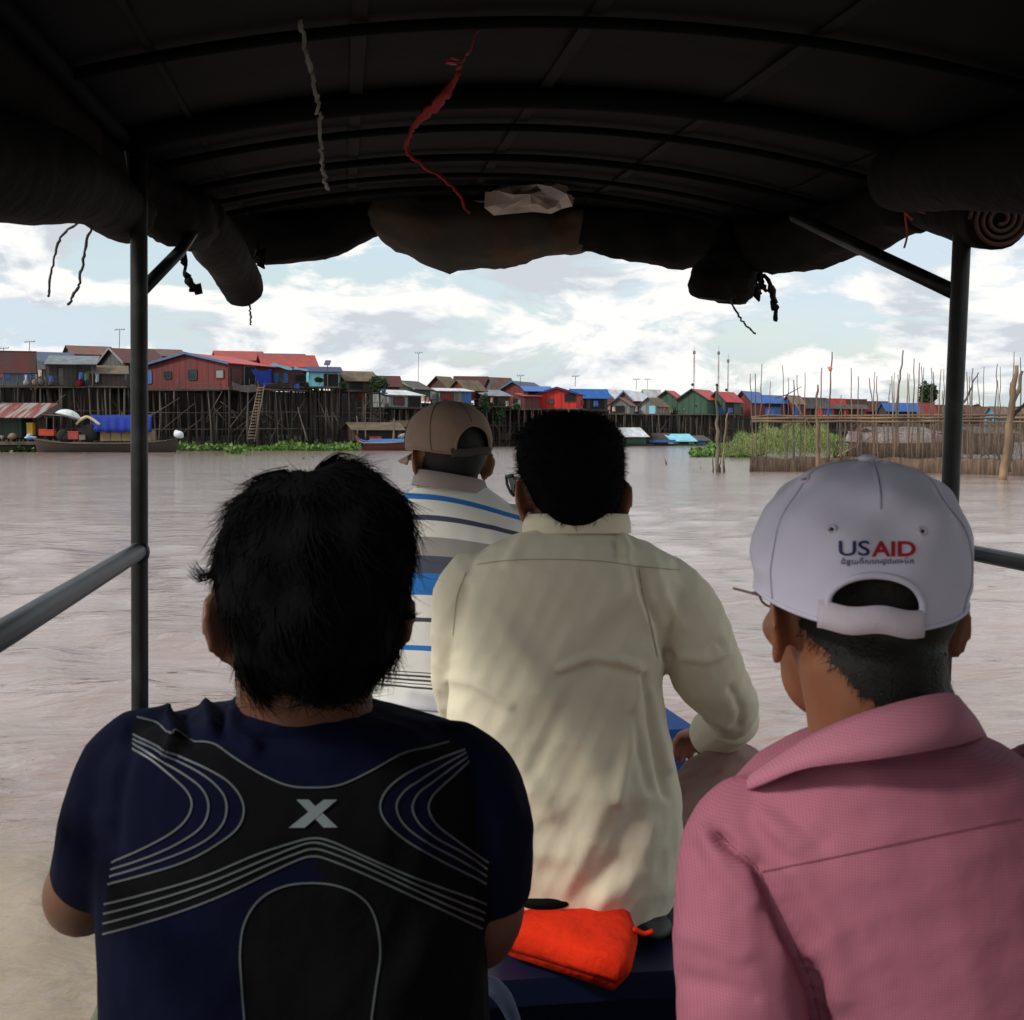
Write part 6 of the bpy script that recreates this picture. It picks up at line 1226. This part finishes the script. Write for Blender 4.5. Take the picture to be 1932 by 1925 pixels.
# ================= man in the beige shirt (middle)
pC = person(W(1060, 1800, 1.95).xy.to_3d()+Vector((0, 0, .14)), 'man with thick short black hair and sunglasses in a wrinkled beige shirt')
hC = W(1076, 932, 1.965); MC = Rm(16, 4, 0)
q = MB(); headparts(q, hC, MC, .98, 1.4)
q.pxtube([(1078, 950, 1.93, .058), (1080, 1000, 1.94, .058), (1082, 1060, 1.95, .062)])
q.loft([(1020, 980, 1180, 1.95, .05), (1070, 900, 1260, 1.95, .08), (1200, 870, 1230, 1.95, .09), (1450, 880, 1240, 1.95, .10), (1700, 860, 1270, 1.97, .11)])
q.pxtube([(1235, 1120, 1.95, .036), (1300, 1200, 1.95, .036), (1345, 1290, 1.98, .033), (1372, 1330, 2.05, .030), (1365, 1370, 2.2, .028), (1350, 1385, 2.33, .026)])
q.pxtube([(905, 1130, 1.96, .034), (880, 1220, 2.0, .032), (872, 1330, 2.1, .030), (900, 1380, 2.3, .028)])
hand(q, W(1350, 1383, 2.33), (-.35, .9, -.25), (0, .2, 1), thumb=-1); hand(q, W(900, 1380, 2.3), (.5, .8, -.2), (0, .2, 1))
HC_ = [W(960, 1660, 1.98), W(1180, 1660, 1.98)]; KC = [W(860, 1520, 2.45), W(1388, 1472, 2.2)]; FC = [Vector((KC[0].x+.15, 2.36, .86)), Vector((KC[1].x-.05, 2.42, .50))]
legs(q, *HC_, *KC, *FC, (.075, .052, .042, .034)); [feet(q, f, (0, 1, 0)) for f in FC]
bdC = remesh(q, 'body', skin2, pC, .006, 4); eyes(hC, MC, .98, pC)
tr = mat('pinkish_brown_trousers', (.27, .155, .13), .9, .15, 6, .2, 400); q = MB(); legs(q, *HC_, *KC, *[k.lerp(f, .9) for k, f in zip(KC, FC)], (.095, .070, .06, .05)); q.ell((HC_[0]+HC_[1])/2, (.15, .13, .09))
q.pxtube([(1240, 1600, 2.0, .08), (1330, 1530, 2.1, .076), (1388, 1468, 2.2, .066)]); trC = remesh(q, 'trousers', tr, pC, .007, 4)
fold(trC, [([(1285, 1445), (1340, 1425), (1400, 1430)], .006, 7), ([(1285, 1470), (1350, 1455)], -.006, 7), ([(1290, 1500), (1360, 1490)], .006, 7), ([(1285, 1530), (1350, 1525)], -.005, 7), ([(1290, 1560), (1330, 1560)], .005, 7)], .001, (12, 12, 12), 4)
beige = mat('beige_cotton', (.76, .70, .53), .9, .08, 3.5, .16, 20, col2=(.70, .64, .50), cs=3., spec=.2)
q = MB()
q.loft([(984, 1010, 1150, 1.945, .062), (1004, 985, 1178, 1.95, .075), (1026, 935, 1228, 1.95, .088), (1052, 895, 1268, 1.95, .100), (1085, 872, 1288, 1.95, .110), (1130, 862, 1278, 1.95, .116), (1200, 852, 1262, 1.95, .12), (1290, 848, 1250, 1.95, .125), (1380, 838, 1264, 1.95, .128), (1470, 832, 1280, 1.95, .135), (1560, 832, 1290, 1.95, .14), (1640, 840, 1290, 1.95, .142), (1700, 860, 1268, 1.95, .14), (1722, 900, 1240, 1.95, .12)], ex=2.4)
q.pxtube([(1225, 1095, 1.95, .052), (1282, 1140, 1.95, .058), (1312, 1205, 1.95, .062), (1335, 1268, 1.97, .062), (1372, 1322, 2.02, .050), (1378, 1352, 2.10, .044), (1350, 1375, 2.22, .040)])
q.pxtube([(905, 1090, 1.95, .052), (875, 1130, 1.96, .052), (868, 1210, 2.0, .05), (866, 1310, 2.1, .045), (885, 1360, 2.22, .042)])
shC = remesh(q, 'shirt', beige, pC, .005, 7)
fold(shC, [([(1205, 1075), (1215, 1130), (1250, 1195), (1262, 1240)], -.010, 9), ([(1190, 1070), (1195, 1120), (1230, 1185)], .006, 12), ([(1240, 1080), (1255, 1130), (1285, 1180)], .007, 11), ([(1060, 1262), (1110, 1242), (1160, 1245), (1210, 1265)], .009, 9), ([(1060, 1275), (1120, 1255), (1190, 1268)], -.006, 9),
  ([(1215, 1275), (1228, 1340), (1240, 1420), (1255, 1500)], -.010, 8), ([(1205, 1290), (1195, 1360), (1180, 1440), (1165, 1510)], .008, 12), ([(1228, 1310), (1245, 1380), (1262, 1450)], .007, 10), ([(1195, 1350), (1210, 1430), (1225, 1490)], -.006, 10), ([(1340, 1228), (1355, 1212), (1362, 1222)], -.008, 7), ([(1290, 1240), (1335, 1245), (1368, 1230)], .007, 9), ([(1380, 1300), (1400, 1340), (1395, 1370)], -.006, 8), ([(1330, 1355), (1370, 1372)], .005, 7),
  ([(1200, 1110), (1080, 1200), (960, 1360)], .005, 26), ([(1180, 1150), (1090, 1290), (1010, 1450)], -.004, 20), ([(950, 1180), (1040, 1330), (1120, 1440)], .006, 26), ([(870, 1340), (960, 1430), (1040, 1530)], .007, 22), ([(850, 1280), (900, 1290), (960, 1330)], .006, 10), ([(860, 1400), (930, 1480), (960, 1560)], -.006, 14), ([(1120, 1300), (1080, 1420), (1060, 1560)], -.004, 36), ([(1150, 1480), (1120, 1560), (1090, 1640)], .006, 24), ([(1200, 1530), (1170, 1620), (1100, 1690)], -.006, 22), ([(1230, 1560), (1210, 1640), (1140, 1700)], .006, 22), ([(1010, 1010), (980, 1030), (960, 1060)], .005, 12), ([(1170, 1010), (1185, 1040), (1180, 1060)], .007, 9), ([(1160, 1020), (1165, 1045)], -.004, 8), ([(880, 1110), (858, 1230)], -.005, 9), ([(960, 1600), (1060, 1620)], .005, 20)], .0030, (9, 9, 13), 9)
bvC = bvh(shC); seamC = mat('beige_seam', (.46, .41, .30), .9)
ribbon(bvC, [(900, 1066), (960, 1058), (1050, 1056), (1140, 1060), (1212, 1070), (1282, 1076)], 1.9, 'yoke_seam', seamC, shC, .0009)
ribbon(bvC, [(1206, 1072), (1212, 1120), (1228, 1180), (1240, 1240)], 1.7, 'sleeve_seam', seamC, shC, .0009)
ribbon(bvC, [(880, 1080), (862, 1130), (855, 1200)], 1.7, 'sleeve_seam', seamC, shC, .0009)
# stand collar
q = MB(); n = 32; cc_ = W(1088, 990, 1.945)
for i in range(n):
    u = 2*math.pi*i/n; rr2 = (.083, .074)
    for k, (dz, f) in enumerate(((-.014, 1.04), (.003, 1.03), (.016, .99), (.0165, .95), (.0, .92))): q.v.append(tuple(cc_+Vector((rr2[0]*f*math.cos(u), rr2[1]*f*math.sin(u), dz+(.006*math.sin(u)*-1)))))
for i in range(n):
    for k in range(4): q.f.append((i*5+k, ((i+1) % n)*5+k, ((i+1) % n)*5+k+1, i*5+k+1)); q.m.append(0)
q.build('collar', beige, shC, True)
q = MB(); q.pxtube([(1385, 1355, 2.09, .046), (1362, 1374, 2.17, .047), (1345, 1384, 2.24, .045)]); cf = remesh(q, 'cuff', beige, shC, .005, 2)
q = MB(); q.loft([(828, 985, 1155, 1.95, .06), (806, 0, 0, 0, 0)][:1]+[(850, 0, 0, 0, 0)][:0]+[(786, 1040, 1118, 1.95, .045)], 20) if False else None
q = MB(); q.loft([(780, 1040, 1112, 1.95, .035), (786, 1014, 1138, 1.95, .060), (802, 990, 1160, 1.95, .085), (825, 976, 1174, 1.95, .100), (860, 974, 1178, 1.95, .108), (900, 982, 1178, 1.95, .106), (935, 1000, 1172, 1.945, .098), (960, 1012, 1162, 1.94, .085), (982, 1022, 1148, 1.935, .070), (996, 1035, 1136, 1.93, .055)], ex=2.1)
hrC = remesh(q, 'hair', hairm, pC, .005, 3); me = hrC.data; a, n = vget(me); yl = (a-np.array(hC))@np.array(MC)
k = (yl[:, 1] > .045) & (yl[:, 2] < .05); a[k] -= n[k]*.045; k2 = (yl[:, 2] < .0) & (yl[:, 1] > .0); a[k2] -= n[k2]*.02; vset(me, a)
strands('hair_strands', hrC, 16000, .010, .9, hairm, hrC, 7, .0010, (0, 0, -1), None, .9)
tuft(hrC, [(990, 870, 1.93), (978, 868, 1.93), (970, 862, 1.93)], hairm, 40, 6, .0006, 8); tuft(hrC, [(985, 890, 1.93), (976, 893, 1.93), (968, 890, 1.93)], hairm, 40, 5, .0006, 9)
# sunglasses
q = MB(); gm = mat('black_plastic_frame', (.015, .015, .018), .25)
q.slab([W(968, 898, 2.05), W(1010, 904, 1.955), W(1010, 912, 1.955), W(968, 905, 2.05)], .003)
q.tube([W(955, 899, 2.07), W(968, 898, 2.055)], .003, 6); q.tube([W(955, 899, 2.07), W(957, 915, 2.07), W(964, 930, 2.065), W(970, 936, 2.06)], .0026, 6)
for s_ in (-1, 1):
    pc = hC+MC@Vector((s_*.034, .112, .010)); q.tube([pc+MC@Vector((.028*math.cos(u), -.004*abs(math.cos(u)), .021*math.sin(u))) for u in np.linspace(0, 6.28, 18)], .0022, 6)
sg = q.build('sunglasses', gm, pC, True); q = MB(); q.slab([W(958, 900, 2.07), W(972, 902, 2.05), W(974, 930, 2.055), W(966, 930, 2.065)], .002); q.build('lens', mat('grey_lens', (.10, .11, .12), .15), sg)
# ================= man in the striped shirt and brown cap (bow)
pD = person(W(860, 1370, 2.65).xy.to_3d()+Vector((0, 0, .60)), 'man at the bow in a striped white polo shirt and brown cap')
hD = W(850, 868, 2.665); MD = Rm(22, 0, 2)
q = MB(); headparts(q, hD, MD, .94, 1.45)
q.pxtube([(850, 905, 2.64, .058), (850, 940, 2.65, .060)]); q.loft([(935, 770, 930, 2.65, .05), (975, 725, 985, 2.65, .08), (1100, 705, 1000, 2.65, .09), (1350, 700, 1020, 2.65, .11)])
q.pxtube([(975, 1000, 2.65, .045), (1015, 1120, 2.65, .042), (1010, 1220, 2.75, .036), (960, 1240, 2.95, .028)]); q.pxtube([(735, 1000, 2.65, .045), (700, 1120, 2.65, .042), (700, 1220, 2.75, .036), (760, 1240, 2.95, .028)])
hand(q, W(960, 1240, 2.95), (-.5, .8, -.2), (0, .2, 1), thumb=-1); hand(q, W(760, 1240, 2.95), (.5, .8, -.2), (0, .2, 1))
HD_ = [W(790, 1310, 2.7), W(930, 1310, 2.7)]; KD = [W(740, 1230, 3.15), W(980, 1230, 3.15)]; FD = [Vector((KD[0].x, 3.3, .98)), Vector((KD[1].x, 3.3, .98))]
legs(q, *HD_, *KD, *FD, (.075, .052, .042, .034)); [feet(q, f, (0, 1, 0)) for f in FD]
bdD = remesh(q, 'body', skin2, pD, .006, 4); eyes(hD, MD, .94, pD)
q = MB(); legs(q, *HD_, *KD, *[k.lerp(f, .85) for k, f in zip(KD, FD)], (.09, .065, .055, .05)); q.ell((HD_[0]+HD_[1])/2-Vector((0, 0, .0)), (.16, .13, .085)); remesh(q, 'trousers', mat('navy_trousers', (.015, .02, .05), .85), pD, .008, 3)
st = bpy.data.materials.new('striped_jersey'); st.use_nodes = True; n_ = st.node_tree.nodes; l = st.node_tree.links; b_ = n_['Principled BSDF']; b_.inputs['Roughness'].default_value = .85
at = n_.new('ShaderNodeAttribute'); at.attribute_name = 'drop'; rp = n_.new('ShaderNodeValToRGB'); l.new(at.outputs['Fac'], rp.inputs[0]); rp.color_ramp.interpolation = 'CONSTANT'
Wt, Bl, Nv, Sl, Gr, Bk = (.78, .76, .70), (.02, .17, .52), (.06, .065, .13), (.075, .08, .12), (.33, .31, .29), (.06, .06, .065)
bands = [(0, Wt), (935, Bl), (944, Wt), (971, Nv), (981, Wt), (1012, Gr), (1047, Sl), (1080, Bl), (1121, Wt), (1164, Bk), (1172, Wt), (1218, Bl), (1228, Wt), (1268, Bk), (1271, Wt), (1275, Bk), (1278, Wt), (1282, Bk), (1285, Wt), (1289, Bk), (1292, Wt), (1296, Bk), (1299, Wt), (1338, Gr), (1342, Wt)]
e = rp.color_ramp.elements
while len(e) < len(bands): e.new(.5)
for i, (y, c) in enumerate(bands): e[i].position = max(0, (y-900)/500); e[i].color = (*c, 1)
ns = n_.new('ShaderNodeTexNoise'); ns.inputs['Scale'].default_value = 14; tc = n_.new('ShaderNodeTexCoord'); l.new(tc.outputs['Object'], ns.inputs[0]); mr = n_.new('ShaderNodeMapRange'); l.new(ns.outputs[0], mr.inputs[0]); mr.inputs[3].default_value = .86; mr.inputs[4].default_value = 1.1
sc_ = n_.new('ShaderNodeVectorMath'); sc_.operation = 'SCALE'; l.new(rp.outputs[0], sc_.inputs[0]); l.new(mr.outputs[0], sc_.inputs['Scale']); l.new(sc_.outputs[0], b_.inputs['Base Color'])
q = MB(); q.loft([(908, 800, 905, 2.645, .055), (922, 780, 925, 2.65, .07), (940, 750, 950, 2.65, .085), (962, 722, 975, 2.65, .10), (990, 705, 998, 2.65, .11), (1050, 692, 1010, 2.65, .12), (1200, 688, 1025, 2.65, .13), (1300, 685, 1040, 2.65, .14), (1345, 688, 1040, 2.65, .145), (1366, 715, 1010, 2.65, .12)], ex=2.4)
q.pxtube([(955, 985, 2.65, .05), (1000, 1030, 2.65, .056), (1020, 1120, 2.66, .056)]); q.pxtube([(750, 985, 2.65, .05), (705, 1030, 2.65, .056), (690, 1110, 2.66, .056)])
shD = remesh(q, 'shirt', st, pD, .005, 6)
a, n = vget(shD.data); px = proj(a); yv = px[:, 1]+(a[:, 1]-2.53)*60          # stripe number follows the knit: down from the collar, drooping over the shoulders
dxr = np.clip(px[:, 0]-800, 0, 999); yv = yv - .0016*dxr**2*np.clip((1120-px[:, 1])/200, 0, 1) - .03*dxr*1.0 - .06*(px[:, 0]-820)*np.clip((px[:, 1]-1150)/150, 0, 1)
a_ = shD.data.attributes.new('drop', 'FLOAT', 'POINT'); a_.data.foreach_set('value', np.clip((yv-900)/500, .001, .999))
fold(shD, [([(780, 1300), (900, 1330)], .006, 14), ([(760, 1345), (880, 1352)], -.006, 9), ([(930, 1000), (960, 1100)], .004, 16)], .0016, (8, 8, 5), 12)
q = MB(); n = 30; cc_ = W(850, 915, 2.645)
for i in range(n):
    u = 2*math.pi*i/n
    for k, (dz, f) in enumerate(((-.012, 1.16), (.004, 1.10), (.021, 1.0), (.021, .95), (.0, .92))): q.v.append(tuple(cc_+Vector((.073*f*math.cos(u), .068*f*math.sin(u), dz-.006*math.sin(u)-.012*math.cos(u)))))
for i in range(n):
    for k in range(4): q.f.append((i*5+k, ((i+1) % n)*5+k, ((i+1) % n)*5+k+1, i*5+k+1)); q.m.append(0)
q.build('collar', mat('taupe_ribbing', (.32, .26, .25), .9, .1, 20), shD, True)
shell('hair', bdD, hD, MD, hairs, pD, nape, .003, .94, 6000, .005)
capd = mat('brown_cotton_cap', (.27, .18, .135), .9, .15, 30, .3, 500, col2=(.22, .15, .12), cs=8)
cD = W(846, 836, 2.65); MDc = Rm(36, 6, -3)
capD, ptD, sfD = cap(pD, cD, MDc, .0905, .104, .088, capd, .043, .026, -.020, -.034, -.008, .0, wr=.0006, strap_m=mat('brown_strap', (.05, .04, .035), .9))
for a in range(6): q = MB(); q.tube([cD+MDc@(ptD(a*math.pi/3, t)*1.004) for t in np.linspace(.04, .55 if a == 0 else .98, 30)], .0010, 5); q.build('panel_seam', mat('brown_seam', (.10, .07, .055), .9), capD, True)

# ================= orange life vest folded on the bench
vest = mat('orange_life_vest', (.68, .026, .005), .9, .15, 8, .35, 30, spec=.15); q = MB(); zt = H-.722
top = [(940, 1690), (985, 1692), (1060, 1694), (1150, 1700), (1190, 1722), (1203, 1757), (1192, 1800), (1163, 1826), (1090, 1800), (1010, 1772), (925, 1752)]
tv = [Wz(x, y, zt) for x, y in top]; c = sum(tv, Vector())/len(tv); k = len(tv); V = []
for (f, dz) in ((.5, .012), (.86, .010), (.97, .002), (1.0, -.010), (1.0, -.018), (.97, -.026), (.5, -.030)):
    for i, p in enumerate(tv): V.append(c+(p-c)*f+Vector((0, 0, dz+.003*math.sin(i*2.1+f*5))))
V.append(c+Vector((0, 0, .013))); V.append(c-Vector((0, 0, .030))); F = [(r_*k+i, (r_+1)*k+i, (r_+1)*k+(i+1) % k, r_*k+(i+1) % k) for r_ in range(6) for i in range(k)]+[(7*k, i, (i+1) % k) for i in range(k)]+[(7*k+1, 6*k+(i+1) % k, 6*k+i) for i in range(k)]
q.add(V, F); q.slab([Wz(960, 1768, zt-.012), Wz(1158, 1832, zt-.012), Wz(1188, 1802, zt-.012), Wz(1180, 1740, zt-.012), Wz(950, 1700, zt-.012)], -.028); t = thing('life_vest', c, 'bright orange life vest lying folded on the bench behind the beige shirt', 'life vest'); o = q.build('cover', vest, t, True)
q = MB(); q.ell(Wz(1030, 1700, zt+.02), (.045, .02, .012)); q.build('buckle', ribm, t, True)
q = MB(); P, _ = smooth_path([Wz(1195, 1752, zt+.008), Wz(1215, 1762, zt), Wz(1232, 1757, zt+.004)], [0]*3, 4); q.tube(P, .004, 6); q.build('strap', vest, t, True)
q = MB(); P, r = smooth_path([W(905, 1850, 1.5), W(930, 1862, 1.5), W(955, 1890, 1.5), W(975, 1940, 1.5)], [.012, .02, .02, .016], 5); q.tube(P, r, 10, 0, .5); tag(q.build('cloth', mat('slate_blue_cloth', (.05, .07, .13), .8), None, True), 'slate blue cloth end lying beside the navy shirted man', 'cloth')
q = MB(); q.ell(W(1225, 1745, 1.86), (.035, .05, .016), None, 20, 12); q.ell(W(1255, 1735, 1.9), (.03, .05, .02)); tag(q.build('bag', mat('dark_bag', (.01, .011, .013), .6), None, True), 'small dark bag under the hem of the beige shirt', 'bag')
